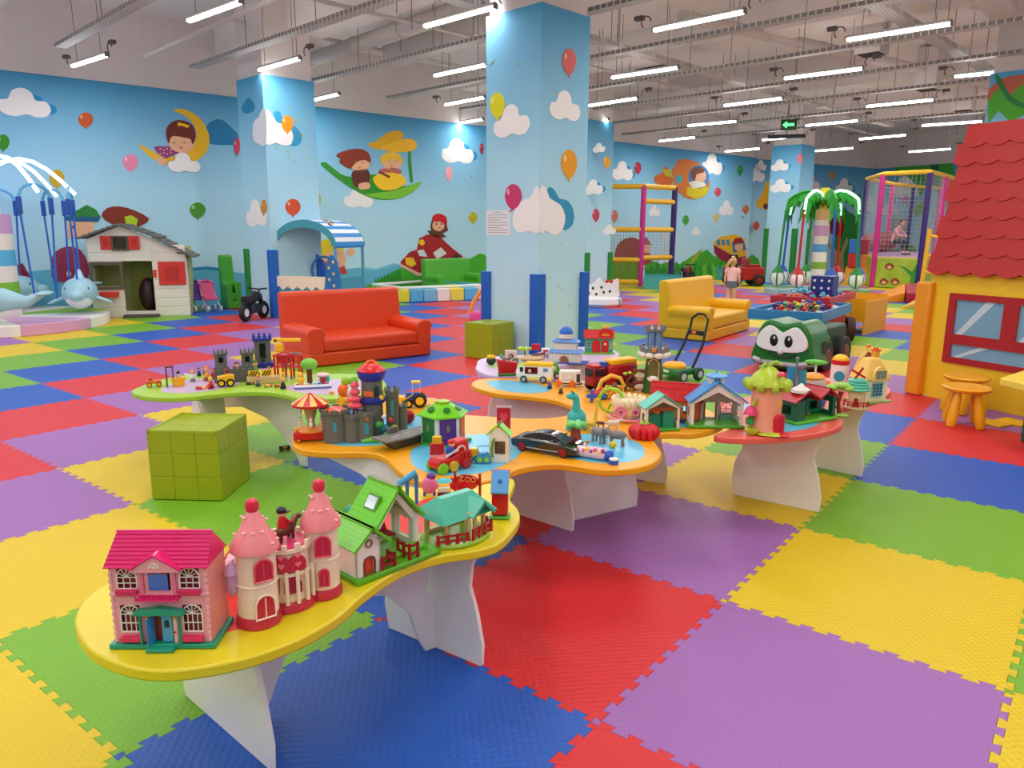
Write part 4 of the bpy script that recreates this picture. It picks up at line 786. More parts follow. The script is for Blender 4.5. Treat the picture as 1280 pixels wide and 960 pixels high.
def win(T, c, x0, x1, z0, z1, y, nx=2, nz=2, head=0, g=.0022, name='window_frame', pane=None):
    m = MB(); h = z1 - (x1 - x0) / 2 if head else z1
    m.box(((x0 + x1) / 2, y, z0), (x1 - x0 + g, g * 1.6, g)); 
    for x in (x0, x1): m.box((x, y, (z0 + h) / 2), (g, g * 1.6, h - z0))
    for i in range(1, nx): m.box((x0 + (x1 - x0) * i / nx, y, (z0 + h) / 2), (g * .7, g, h - z0))
    for i in range(1, nz + (1 if head else 0)): m.box(((x0 + x1) / 2, y, z0 + (h - z0) * i / nz), (x1 - x0, g, g * .8))
    if head:
        m.tube([((x0 + x1) / 2 + (x1 - x0) / 2 * math.cos(PI * i / 8), y, h + (x1 - x0) / 2 * math.sin(PI * i / 8)) for i in range(9)], g * .7, 5)
        for i in range(1, 4 if head < 2 else 6): a = PI * i / (4 if head < 2 else 6); m.box(((x0 + x1) / 2 + (x1 - x0) / 4 * math.cos(a), y, h + (x1 - x0) / 4 * math.sin(a)), ((x1 - x0) / 2, g, g * .6), ry=-a)
    else: m.box(((x0 + x1) / 2, y, z1), (x1 - x0 + g, g * 1.6, g))
    o = m.done(name, pl(c), T, smooth=False)
    if pane: MB().plate(arch(x0, x1, z0, z1) if head else [(x0, z0), (x1, z0), (x1, z1), (x0, z1)], y + .001, y + .002).done('pane', pl(pane), o, smooth=False)
    return o
def fence(T, c, pts, h, z0, name='fence', rails=2):
    m = MB()
    for a, b in zip(pts, pts[1:]):
        a = Vector((a[0], a[1], 0)); b = Vector((b[0], b[1], 0)); d = b - a; n = max(1, int(d.length / .016)); ang = math.atan2(d.y, d.x)
        for r in range(rails): m.box(tuple((a + b) / 2 + Vector((0, 0, z0 + h * (.35 + .5 * r / max(1, rails - 1))))), (d.length, .003, h * .16), rz=ang)
        for i in range(n + 1): m.box(tuple(a.lerp(b, i / n) + Vector((0, 0, z0 + h / 2))), (.005, .004, h), rz=ang)
    return m.done(name, pl(c), T, smooth=False)
def wheels(T, xs, ys, r, w_, rim=(200, 200, 200), tyre=BLK, ax='x', name='wheel'):
    """wheels of a vehicle whose length runs along x; ys = the two sides"""
    for x in xs:
        for y in ys:
            o = MB().cyl((x, y - w_ / 2, r), r, w_, n=18, rx=-PI / 2).done(name, pl(tyre, .5), T, bevel=r * .12, seg=1)
            s = 1 if y > 0 else -1
            MB().cyl((x, y + s * w_ * .5 - (0 if s > 0 else .0015), r), r * .58, .0015, n=10, rx=-PI / 2).done('rim', pl(rim), o)
def figure(label, px, py, h, body, hair, grp=None, z=None, turn=0, lie=0, cat='toy figure', hat=None, legs=None):
    z = TZ + .0016 if z is None else z
    P = at(px, py, z); T = thing('toy_figure', label, cat, P, aim(P, turn), grp)
    X = dict(rx=PI / 2, loc=(0, 0, h * .16)) if lie else dict(rx=0, loc=(0, 0, 0))
    M_ = lambda: MB().to(X['loc'], 0, X['rx'])
    M_().lathe((0, 0, 0), [(h * .17, 0), (h * .19, h * .04), (h * .16, h * .28)], 12).done('legs', pl(legs or tuple(int(v * .6) for v in body)), T)
    M_().lathe((0, 0, h * .28), [(h * .18, 0), (h * .19, h * .1), (h * .12, h * .3), (h * .06, h * .36)], 12).ball((-h * .2, -h * .03, h * .14), (h * .05, h * .06, h * .15), 8, 6, ry=.35).ball((h * .2, -h * .03, h * .14), (h * .05, h * .06, h * .15), 8, 6, ry=-.35).done('torso', pl(body), T)
    hd = M_().ball((0, 0, h * .78), (h * .17, h * .16, h * .18), 12, 8).done('head', pl(SKIN), T)
    M_().ball((0, h * .03, h * .83), (h * .185, h * .175, h * .175), 12, 8).done('hat' if hat else 'hair', pl(hat or hair), T)
    for s in (-1, 1): M_().ball((s * h * .06, -h * .155, h * .775), h * .018, 6, 4).done('eye', pl(BLK), hd)
    return T
def animal(label, px, py, h, body, turn=0, belly=None, neck=.0, ears=1, trunk=0, grp=None, spots=None, long=1.5, z=None, cat='toy animal', tail=1, horn=None):
    z = TZ + .0016 if z is None else z
    P = at(px, py, z); T = thing('toy_animal', label, cat, P, aim(P, turn), grp); b = h * .34; L = b * long
    # one body with four jointed legs, built along x, head at +x
    leg = h * .42
    MB().ball((0, 0, leg + b * .45), (L, b * .62, b * .66), 14, 9).ball((-L * .45, 0, leg + b * .5), (b * .7, b * .6, b * .62), 12, 8).ball((L * .5, 0, leg + b * .5), (b * .6, b * .55, b * .6), 12, 8).tube([(L * .6, 0, leg + b * .5), (L * .85, 0, leg + b * (.9 + neck * 1.2)), (L * 1.05, 0, leg + b * (1.0 + neck * 2.6))], [b * .45, b * (.4 - neck * .08), b * (.36 - neck * .1)], 10).done('body', pl(body, .5), T)
    hx_, hz = L * 1.12, leg + b * (1.05 + neck * 2.7); r = b * (.44 - neck * .06)
    hd = MB().ball((hx_, 0, hz), (r * 1.1, r, r), 12, 8).ball((hx_ + r * .9, 0, hz - r * .3), (r * .7, r * .6, r * .5), 10, 6).done('head', pl(body, .5), T)
    for s in (-1, 1):
        if ears: MB().ball((hx_ - r * .4, s * r * (1.0 if ears > 1 else .75), hz + r * (.2 if ears > 1 else .85)), (r * .2, r * (.25 if ears < 2 else .6), r * (.35 if ears < 2 else .8)), 8, 6).done('ear', pl(belly or body, .5), hd)
        MB().ball((hx_ + r * .65, s * r * .62, hz + r * .3), r * .13, 6, 4).done('eye', pl(BLK), hd)
        for x in (-L * .62, L * .58): MB().tube([(x, s * b * .34, leg + b * .2), (x + (b * .1 if x < 0 else -.02 * b), s * b * .36, leg * .5), (x, s * b * .36, 0)], [b * .27, b * .19, b * .22], 9).done('leg', pl(body, .5), T)
    if trunk: MB().tube([(hx_ + r * .8, 0, hz - r * .1), (hx_ + r * 1.6, 0, hz - r * .9), (hx_ + r * 1.9, 0, hz - r * 2.0), (hx_ + r * 2.3, 0, hz - r * 2.3)], [r * .4, r * .32, r * .24, r * .2], 8).done('trunk', pl(body, .5), hd)
    if tail: MB().tube([(-L * .95, 0, leg + b * .6), (-L * 1.2, 0, leg + b * .2), (-L * 1.25, 0, leg - b * .2)], [b * .1, b * .07, b * .1], 6).done('tail', pl(body), T)
    if spots:
        for k in range(10):
            a = k * 2.4; x = -L * .7 + L * 1.4 * k / 9
            MB().ball((x, -b * .56 * math.cos(a * .3), leg + b * .45 + b * .4 * math.sin(a)), (b * .14, b * .08, b * .14), 6, 4).done('spot', pl(spots), T)
    return T
# ---- 1 pink doll house
D = .13; T, H = toy2('doll_house', 'pink two-storey doll house with magenta roof at the left table end', 'doll house', (138, 812), (268, 811), (207, 660), .13, .24); W = .24
WL_ = (236, 160, 170); w2 = W / 2 * .93; zf = .012; z2 = H * .49; ze = H * .74; yf = -D / 2 + .012
MB().box((0, 0, .006), (W * 1.02, D, .012)).box((0, -D / 2 - .008, .0045), (W * .26, .02, .009)).done('base', pl((16, 150, 120)), T, bevel=.002)
WX = [(-w2 * .84, -w2 * .44), (w2 * .44, w2 * .84)]; dz0, dz1 = zf, zf + H * .27
hl = [(a, b, zf + H * .10, zf + H * .345) for a, b in WX] + [(a, b, z2 + H * .05, z2 + H * .235) for a, b in WX]
MB().holed(-w2, w2, zf, ze, yf, yf + .004, hl + [(-w2 * .30, w2 * .30, zf, zf + H * .27), (-w2 * .2, w2 * .24, z2 + H * .03, z2 + H * .235)]).done('front_wall', pl(WL_), T, smooth=False)
MB().box((-w2 + .002, .004, (zf + ze) / 2), (.004, D - .02, ze - zf)).box((w2 - .002, .004, (zf + ze) / 2), (.004, D - .02, ze - zf)).box((0, D / 2 - .006, (zf + ze) / 2), (w2 * 2, .004, ze - zf)).done('outer_walls', pl((232, 150, 140)), T, smooth=False)
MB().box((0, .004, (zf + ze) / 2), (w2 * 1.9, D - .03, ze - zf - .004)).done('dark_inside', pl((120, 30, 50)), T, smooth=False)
MB().box((0, yf - .001, z2), (w2 * 2.03, .008, .004)).done('string_course', pl((240, 176, 186)), T)
for sx in (-1, 1):
    for i in range(11): MB().box((sx * (w2 - .003), yf - .001, zf + H * .03 + i * (ze - zf - H * .04) / 11), (.007, .005, H * .034)).done('corner_stone', pl((244, 178, 186)), T, smooth=False)
for a, b in WX:
    win(T, WHT, a, b, zf + H * .10, zf + H * .345, yf - .001, 4, 2, 2); win(T, WHT, a, b, z2 + H * .05, z2 + H * .235, yf - .001, 3, 2, 2)
    MB().box(((a + b) / 2, yf - .007, zf + H * .045), (b - a + .002, .012, H * .045)).done('flower_box', pl((220, 40, 96)), T, bevel=.001)
    MB().box(((a + b) / 2, yf - .006, z2 + H * .025), (b - a + .004, .012, H * .05)).done('window_box', pl((206, 30, 96)), T, bevel=.001)
m = MB().box((0, yf - .010, z2 - H * .028), (w2 * .86, .022, .003))
for i in range(11): m.box((-w2 * .42 + w2 * .84 * i / 10, yf - .019, z2 - H * .003), (.0016, .002, H * .05))
m.box((0, yf - .019, z2 + H * .022), (w2 * .88, .003, .003)).done('balcony', pl(HPNK), T, smooth=False)
for sx in (-1, 1): MB().box((sx * w2 * .10, yf - .002, z2 + H * .135), (w2 * .2, .002, H * .2)).plate(arch(sx * w2 * .10 - w2 * .06, sx * w2 * .10 + w2 * .06, z2 + H * .17, z2 + H * .22), yf - .0035, yf - .002).done('balcony_door', pl((70, 116, 206)), T, smooth=False)
for sx in (-1, 1): MB().plate(ell(sx * w2 * .10, z2 + H * .185, w2 * .055, H * .016, 10, 0, PI), yf - .005, yf - .0036).done('red_canopy', pl(RED), T, smooth=False)
for sx in (-1, 1): MB().box((sx * w2 * .33, yf - .002, z2 + H * .13), (w2 * .07, .006, H * .25)).done('pilaster', pl((228, 120, 150)), T, smooth=False)
for sx in (-1, 1):
    MB().cyl((sx * w2 * .40, yf - .012, zf), .0035, H * .28, n=10).done('porch_column', pl((16, 140, 110)), T)
    MB().box((sx * w2 * .27, yf - .002, zf + H * .13), (w2 * .07, .004, H * .26)).done('door_frame', pl((240, 190, 180)), T, smooth=False)
    MB().ball((sx * w2 * .28, yf - .008, zf + H * .235), .0035, 8, 6).done('porch_lamp', pl((230, 190, 60)), T)
MB().plate([(-w2 * .52, zf + H * .28), (w2 * .52, zf + H * .28), (w2 * .5, zf + H * .31), (0, zf + H * .345), (-w2 * .5, zf + H * .31)], yf - .02, yf).done('porch_roof', pl((16, 150, 120)), T, smooth=False)
o = MB().box((w2 * .1, yf - .001, zf + H * .125), (w2 * .22, .003, H * .24)).done('front_door', pl((80, 170, 210)), T, bevel=.001); MB().plate(arch(w2 * .05, w2 * .15, zf + H * .14, zf + H * .21), yf - .004, yf - .002).done('door_window', pl((20, 40, 60)), o, smooth=False)
MB().to((-w2 * .21, yf - .01, 0), rad(70)).box((0, 0, zf + H * .125), (w2 * .22, .003, H * .24)).done('front_door', pl((60, 130, 200)), T, bevel=.001)
MB().box((w2 * .27, yf - .006, zf + H * .1), (.004, .002, .003)).done('bell_push', pl(RED), T)
zr = H * .98
m = MB().put([(-w2 - .006, -D / 2, ze), (w2 + .006, -D / 2, ze), (w2 - .002, 0, zr), (-w2 + .002, 0, zr), (-w2 - .006, D / 2, ze), (w2 + .006, D / 2, ze)], [(0, 1, 2, 3), (3, 2, 5, 4), (0, 3, 4), (1, 5, 2), (0, 4, 5, 1)]); m.done('roof', pl(HPNK), T, smooth=False)
for r in range(9):
    t = (r + .1) / 9; MB().box((0, -D / 2 * (1 - t) - .0005, ze + (zr - ze) * t + .0006), ((w2 * 2 + .012) - .016 * t, .0028, .0016)).done('roof_course', pl((206, 24, 100)), T, smooth=False)
MB().box((0, 0, zr), (w2 * 2, .006, .004)).done('ridge', pl((240, 60, 140)), T, bevel=.001)
MB().plate([(-w2 * .52, ze - H * .03), (w2 * .52, ze - H * .03), (0, ze + H * .13)], -D / 2 - .004, -D / 2 + .02).done('gable', pl((238, 160, 172)), T, smooth=False)
for sx in (-1, 1): MB().to((sx * w2 * .27, 0, ze + H * .055), 0, 0, sx * .545).box((0, -D / 2 + .01, 0), (w2 * .64, .036, .003)).done('gable_roof', pl(HPNK), T, smooth=False)
m = MB().tube([(.011 * math.cos(PI * i / 8), -D / 2 - .005, ze + .003 + .011 * math.sin(PI * i / 8)) for i in range(9)], .0012, 5)
for i in range(5): a = PI * (i + .5) / 5; m.box((.0055 * math.cos(a), -D / 2 - .005, ze + .003 + .0055 * math.sin(a)), (.011, .0015, .001), ry=-a)
m.done('fanlight', pl(WHT), T, smooth=False)
# ---- 2 pink toy case behind it
T, W, H = toy('toy_case', 'pink flowered toy case behind the doll house', 'toy', (278, 312, 738, 684), .08, 20)
MB().box((0, 0, H * .28), (W, .07, H * .5)).done('lower_shell', pl((236, 120, 130)), T, bevel=.008, seg=3)
MB().box((0, 0, H * .62), (W * .96, .066, H * .22)).done('lid', pl((244, 170, 190)), T, bevel=.008, seg=3)
for k in range(5): MB().ball((-W * .3 + k * W * .15, -.012 * (k % 2) - .01, H * .75), (.006, .006, .003), 8, 6).done('flower', pl((190, 110, 190) if k % 2 else (250, 220, 230)), T)
MB().torus((0, 0, H * .74), W * .3, .003, rx=PI / 2, a0=0, a1=PI).done('handle', pl((230, 80, 120)), T)
MB().plate([(-W * .6, H * .7), (-W * .48, H * .98), (-W * .3, H * .74)], -.005, .005).done('red_flap', pl((170, 30, 50)), T)
# ---- 3 castle with pink towers
T, H = toy2('toy_castle', 'cream princess castle with two pink cone towers', 'toy castle', (309, 790), (436, 742), (330, 626), .06, .165, yoff=-.3); W = .165; H *= .94
CC = (240, 222, 196); PR = (196, 40, 66); h1 = H * .70
TW = [(-W * .33, -.010, W * .17), (W * .34, .0, W * .155)]
for k, (x, y, r) in enumerate(TW):
    hh = h1 * (1 if k == 0 else 1.0); tp = thing('x', None, None) if 0 else T
    o = MB().lathe((x, y, 0), [(r * 1.02, .014), (r, hh * .52), (r * 1.05, hh * .53), (r * 1.05, hh * .55), (r, hh * .56), (r * .98, hh * .98), (r * 1.08, hh)], 26).done('tower', pl(CC), T)
    MB().lathe((x, y, 0), [(r * 1.14, 0), (r * 1.14, .010), (r * 1.04, .016)], 26).done('tower_foot', pl(PR), T)
    cone = MB().lathe((x, y, hh), [(r * 1.22, -.004), (r * 1.2, .004), (r * .82, H * .12), (r * .48, H * .24), (r * .26, H * .31)], 26).done('cone_roof', pl((240, 140, 146)), T)
    for i in range(14):
        a = i * 2.4; t = (i % 5) / 5; MB().ball((x + r * (1.12 - .75 * t) * math.cos(a), y + r * (1.12 - .75 * t) * math.sin(a), hh + .008 + H * .28 * t), (.003, .003, .0018), 6, 4).done('roof_stud', pl((248, 190, 186)), cone)
    MB().lathe((x, y, hh + H * .30), [(.005, 0), (.009, .003), (.010, .010), (.008, .017), (.003, .020)], 12).done('finial', pl((214, 40, 70)), T)
    for (zz, ww, hz, kk) in ((hh * .62, r * .9, hh * .28, 1), (.016, r * 1.0, hh * .30, 0)):
        aa = -.10
        m = MB().to((x, y, 0), aa if k == 0 else -.45); 
        if k == 1 and not kk: ww *= .55; hz *= .8; zz = hh * .2
        o2 = m.plate(arch(-ww / 2, ww / 2, zz, zz + hz), -r * 1.06, -r * .86).done('tower_window' if (kk or k) else 'tower_door', pl(PR), T, smooth=False)
        m = MB().to((x, y, 0), aa if k == 0 else -.45); m.tube([(p[0], -r * 1.07, p[1]) for p in arch(-ww / 2, ww / 2, zz, zz + hz)], .0018, 5, closed=True)
        m.box((0, -r * 1.07, zz + hz * .45), (.0016, .002, hz * .85)); m.done('window_trim', pl((222, 70, 96) if kk or k else CC), o2, smooth=False)
xm, rm = W * .02, W * .205; hm = h1 * .84
MB().lathe((xm, .012, 0), [(rm * 1.1, .012), (rm, hm * .55), (rm * 1.16, hm * .58), (rm * 1.16, hm * .63), (rm, hm * .64), (rm * 1.0, hm * .92), (rm * 1.14, hm * .95), (rm * 1.14, hm)], 26).done('keep', pl(CC), T)
MB().lathe((xm, .012, 0), [(rm * 1.25, 0), (rm * 1.25, .010), (rm * 1.1, .016)], 24).done('keep_foot', pl(PR), T)
MB().lathe((xm, .012, hm), [(rm * .98, .0), (rm * .98, .002)], 20).done('keep_terrace', pl((226, 60, 110)), T)
for i in range(12):
    a = i * PI / 6; MB().box((xm + rm * 1.08 * math.cos(a), .012 + rm * 1.08 * math.sin(a), hm + .004), (.008, .005, .009), rz=a + PI / 2).done('merlon', pl(CC), T)
for dx, zz, ww, hz, cc in ((-.35, hm * .66, .026, hm * .24, PR), (.35, hm * .66, .026, hm * .24, PR), (.1, .03, .026, hm * .26, (150, 30, 60)), (-.75, .03, .016, hm * .3, (190, 80, 90))):
    m = MB().to((xm, .012, 0), -.35 + dx * .9); m.plate(arch(-ww / 2, ww / 2, zz, zz + hz), -rm * 1.14, -rm * .9); o2 = m.done('heart_window' if hz < hm * .25 else 'porch_opening', pl(cc), T, smooth=False)
    if zz > .05:
        m = MB().to((xm, .012, 0), -.35 + dx * .9)
        for q_ in (0, 1): m.plate([(0, zz + .005 + q_ * .014), (.005, zz + .011 + q_ * .014), (.0025, zz + .014 + q_ * .014), (0, zz + .0115 + q_ * .014), (-.0025, zz + .014 + q_ * .014), (-.005, zz + .011 + q_ * .014)], -rm * 1.16, -rm * 1.14)
        m.done('heart', pl((240, 130, 150)), o2, smooth=False)
for dx in (-.5, -.1, .3, .65): MB().to((xm, .012, 0), dx).cyl((0, -rm * 1.2, .014), .003, hm * .52, n=8).done('porch_column', pl(CC), T)
MB().lathe((-W * .52, .0, h1 * .38), [(.002, 0), (.009, .012), (.009, .034), (.0115, .036), (.006, .048), (.001, .054)], 12).done('side_turret', pl((206, 160, 200)), T)
# rider on the terrace
c_ = T.location; P = T.matrix_basis @ Vector((xm, .012, hm + .003))
T2_ = thing('horse_rider', 'small rider in a red coat on a brown horse on the castle terrace', 'toy figure', P, T.rotation_euler.z + .3, None, T.scale[0] * .9)
MB().ball((0, 0, .017), (.021, .009, .010), 12, 8).tube([(.014, 0, .018), (.022, 0, .028), (.027, 0, .033)], [.008, .006, .005], 8).ball((.031, 0, .031), (.008, .005, .005), 8, 6).done('horse_body', pl((96, 50, 30)), T2_)
for x in (-.014, .013):
    for y in (-.005, .005): MB().tube([(x, y, .014), (x, y, .0)], [.004, .003], 6).done('horse_leg', pl((84, 44, 28)), T2_)
MB().lathe((-.004, 0, .022), [(.008, 0), (.009, .006), (.006, .018), (.003, .02)], 10).done('torso', pl((190, 20, 24)), T2_)
hd = MB().ball((-.004, 0, .048), .0075, 10, 8).done('head', pl(SKIN), T2_); MB().ball((-.004, .001, .0515), (.0088, .0088, .0072), 10, 8).box((.0, -.007, .05), (.01, .006, .0015)).done('riding_hat', pl(BLK), hd)
for s in (-1, 1): MB().tube([(-.004, s * .007, .038), (.004, s * .009, .03), (.012, s * .004, .03)], .0025, 6).done('arm', pl((190, 20, 24)), T2_)
# ---- 4 green roofed farmhouse
T, H = toy2('toy_farmhouse', 'cream farmhouse with bright green roofs on a green base', 'toy house', (447, 734), (552, 692), (505, 598), .12, .185, yoff=.1); W = .185
G1 = (104, 200, 24); D = .12
MB().prism([(-W / 2, -D * .5), (-W * .18, -D * .5), (W * .5, -D * .5), (W / 2, D / 2), (-W / 2, D / 2)], 0, .009).done('base', pl((88, 176, 20)), T, bevel=.002)
MB().box((.03, -.02, .013), (W * .48, .03, .008)).done('step', pl((110, 196, 40)), T, bevel=.002)
# left wing, gable to the front
wx = -W * .33; ww = W * .27
m = MB().holed(wx - ww / 2, wx + ww / 2, .009, H * .42, -D * .42, -D * .42 + .004, [(wx - ww * .2, wx + ww * .22, .009, H * .27)]).plate([(wx - ww / 2, H * .42), (wx + ww / 2, H * .42), (wx, H * .60)], -D * .42, -D * .42 + .004)
m.done('front_wall', pl(WHT), T, smooth=False)
for sx in (-1, 1): MB().box((wx + sx * (ww / 2 - .002), -D * .02, H * .21 + .004), (.004, D * .8, H * .42)).done('side_wall', pl(WHT), T, smooth=False)
MB().plate(arch(wx - ww * .2, wx + ww * .2, .01, H * .26), -D * .42 + .004, -D * .42 + .006).done('front_door', pl((222, 80, 30)), T, smooth=False)
MB().tube([(p[0], -D * .43, p[1]) for p in arch(wx - ww * .22, wx + ww * .22, .009, H * .28)], .002, 5, closed=True).done('door_frame', pl((130, 40, 30)), T)
MB().torus((wx, -D * .43, H * .44), .006, .0018, rx=PI / 2).done('gable_ring', pl((150, 120, 100)), T)
roofs(T, G1, ww + .004, -D * .46, D * .34, H * .42, H * .63, .010, .005, 6, x0=wx)
# main house: ridge along x behind, open gable to the right front
mx = W * .14; mw = W * .5
for x in (mx - mw / 2, mx + mw / 2): MB().box((x, -D * .1, H * .25), (.006, .005, H * .48)).box((x, D * .4, H * .25), (.006, .005, H * .48)).done('post', pl(WHT), T, smooth=False)
MB().holed(mx - mw / 2, mx + mw / 2, .009, H * .5, D * .40, D * .40 + .004, [(mx - mw * .36, mx - mw * .05, .03, H * .38), (mx + mw * .12, mx + mw * .38, H * .16, H * .4)]).plate([(mx - mw / 2, H * .5), (mx + mw / 2, H * .5), (mx, H * .86)], D * .40, D * .40 + .004).done('back_wall', pl((240, 232, 220)), T, smooth=False)
MB().holed(-D * .1, D * .4, .009, H * .5, 0, .004, [(D * .02, D * .28, H * .18, H * .4)]); m = MB().to((mx + mw / 2 - .002, 0, 0), PI / 2).holed(-D * .1, D * .4, .009, H * .5, 0, .004, [(D * .02, D * .28, H * .14, H * .4)]); m.done('right_wall', pl(WHT), T, smooth=False)
m = MB(); g_ = [(mx - mw / 2 - .004, H * .44), (mx - mw / 2 + .01, H * .44), (mx, H * .76), (mx + mw / 2 - .01, H * .44), (mx + mw / 2 + .004, H * .44), (mx, H * .86)]
m.plate(g_, -D * .12, -D * .12 + .005).done('gable_trim', pl(WHT), T, smooth=False)
roofs(T, G1, mw, -D * .14, D * .44, H * .45, H * .90, .010, .005, 8, x0=mx)
MB().box((mx, D * .15, H * .92), (.01, D * .62, .006)).done('ridge', pl((140, 150, 110)), T)
MB().to((mx - mw * .27, D * .12, H * .70), 0, 0, -1.06).box((0, 0, .006), (.03, .034, .003)).done('skylight_frame', pl((80, 150, 20)), T, smooth=False)
MB().to((mx - mw * .27, D * .12, H * .70), 0, 0, -1.06).box((0, 0, .008), (.022, .026, .003)).done('skylight_pane', pl((206, 224, 236), .1), T, smooth=False)
MB().plate(arch(mx - mw * .34, mx - mw * .02, .012, H * .38), D * .36, D * .37).done('inner_door', pl((236, 84, 50)), T, smooth=False)
MB().box((mx - mw * .22, D * .02, H * .34), (mw * .36, .04, .004), ry=.2).plate([(mx - mw * .4, H * .34), (mx - mw * .1, H * .32), (mx - mw * .24, H * .6)], .0, .004).done('red_stair', pl((130, 20, 26)), T)
fence(T, DRED, [(-W * .2, -D * .46), (-W * .06, -D * .46), (-W * .06, -D * .3)], H * .17, .009); fence(T, DRED, [(W * .12, -D * .18), (W * .12, -D * .46), (W * .22, -D * .46)], H * .2, .009)
# ---- 5 zoo pavilion
T, H = toy2('zoo_pavilion', 'small wooden-look pavilion with teal roofs and red fences', 'toy house', (556, 692), (622, 668), (585, 607), .085, .112); W = .112; H *= .92
D = .085
MB().prism(ell(0, 0, W * .56, D * .6, 20), 0, .007).done('base', pl((150, 196, 70)), T, bevel=.002)
for i in range(9): MB().ball((-W * .5 + W * .1 * i, -D * .5 * math.sin(PI * (i + 1) / 10) - .002, .007), (.004, .003, .003), 6, 4).done('pebble', pl((220, 220, 190)), T)
for x, y in ((-W * .34, -D * .3), (-W * .02, -D * .42), (W * .34, -D * .3), (-W * .34, D * .3), (W * .34, D * .3), (W * .12, -D * .4)): MB().cyl((x, y, .007), .0035, H * .56, n=8).done('post', pl((226, 186, 120)), T)
MB().holed(-W * .38, W * .38, .007, H * .6, D * .3, D * .3 + .004, [(-W * .3, -W * .04, H * .16, H * .5), (W * .06, W * .3, H * .12, H * .55)]).done('back_wall', pl((236, 206, 150)), T, smooth=False)
MB().plate([(W * .0, H * .5), (W * .34, H * .5), (W * .34, H * .6), (W * .17, H * .78), (W * .0, H * .6)], -D * .42, -D * .38).done('gable', pl((230, 190, 120)), T, smooth=False)
TC = (64, 176, 150)
for r in range(4): MB().put([(-W * .52 + r * .006, -D * .5 + r * .009, H * .56 + r * H * .09), (W * .5 - r * .006, -D * .5 + r * .009, H * .56 + r * H * .09), (W * .5 - r * .006, D * .5 - r * .009, H * .56 + r * H * .09), (-W * .52 + r * .006, D * .5 - r * .009, H * .56 + r * H * .09),
    (-W * .46 + r * .006, -D * .4 + r * .009, H * .66 + r * H * .09), (W * .44 - r * .006, -D * .4 + r * .009, H * .66 + r * H * .09), (W * .44 - r * .006, D * .4 - r * .009, H * .66 + r * H * .09), (-W * .46 + r * .006, D * .4 - r * .009, H * .66 + r * H * .09)], [(0, 3, 2, 1), (4, 5, 6, 7), (0, 1, 5, 4), (1, 2, 6, 5), (2, 3, 7, 6), (3, 0, 4, 7)]).done('roof_course', pl(TC), T, smooth=False)
for sx in (-1, 1): MB().to((W * .17 + sx * W * .1, -D * .38, H * .72), 0, 0, sx * .75).box((0, .0, 0), (W * .3, .04, .004)).done('gable_roof', pl(TC), T, smooth=False)
fence(T, (176, 24, 24), [(-W * .5, -D * .3), (-W * .1, -D * .52)], H * .2, .007, rails=2); fence(T, (176, 24, 24), [(.0, -D * .55), (W * .42, -D * .42), (W * .54, 0)], H * .24, .007)
# ---- ZOO arch
T, W, H = toy('zoo_gate', 'red zoo gate arch with yellow letters behind the teal-roofed pavilion', 'toy gate', (566, 603, 630, 590), .02, -22)
for sx in (-1, 1): MB().box((sx * W * .45, 0, H * .5), (.008, .01, H)).done('gate_post', pl((176, 28, 22)), T, bevel=.001)
MB().plate([(-W * .5, H * .62)] + ell(0, H * .62, W * .5, H * .3, 10, PI, 0)[1:-1] + [(W * .5, H * .62), (W * .42, H * .62)] + ell(0, H * .6, W * .4, H * .12, 8, 0, PI)[1:-1] + [(-W * .42, H * .62)], -.004, .004).done('gate_arch', pl((176, 28, 22)), T, smooth=False)
LY = pl((226, 140, 60)); lz = H * .78; s_ = H * .085
MB().plate([(-W * .30, lz - s_), (-W * .12, lz - s_), (-W * .12, lz - s_ * .6), (-W * .23, lz - s_ * .6), (-W * .12, lz + s_ * .7), (-W * .12, lz + s_), (-W * .30, lz + s_), (-W * .30, lz + s_ * .6), (-W * .19, lz + s_ * .6), (-W * .30, lz - s_ * .7)], -.007, -.004).done('letter_z', LY, T, smooth=False)
for x in (.02, .23): MB().to((W * x, -.0055, lz)).torus((0, 0, 0), s_ * .85, s_ * .22, rx=PI / 2, n=16, m=6).done('letter_o', LY, T)
# ---- 6 red and blue tower
T, W, H = toy('toy_tower', 'tall red box tower with a light blue studded slope top', 'toy', (614, 636, 649, 586), .04, -6)
MB().box((0, 0, .005), (W * 1.15, .05, .01)).done('base', pl((90, 180, 60)), T, bevel=.002)
MB().box((0, 0, H * .33), (W * .9, .036, H * .5)).done('red_box', pl((196, 20, 26)), T, bevel=.002)
MB().side([(-.024, H * .52), (.02, H * .82), (.024, H * .95), (.018, H * .95), (-.028, H * .56)], -W * .5, W * .5).done('blue_slope', pl((84, 160, 220)), T, bevel=.001)
MB().ball((0, -.008, H * .76), (.009, .006, .01), 10, 8).done('blue_knob', pl((50, 130, 206)), T)
for i in range(4): MB().ball((-W * .36 + W * .24 * i, -.022, H * .6), .0035, 6, 4).done('stud', pl((120, 190, 230)), T)
MB().cyl((-W * .55, .02, H * .93), .004, W * 1.1, n=8, ry=PI / 2).done('top_bar', pl((210, 60, 90)), T)
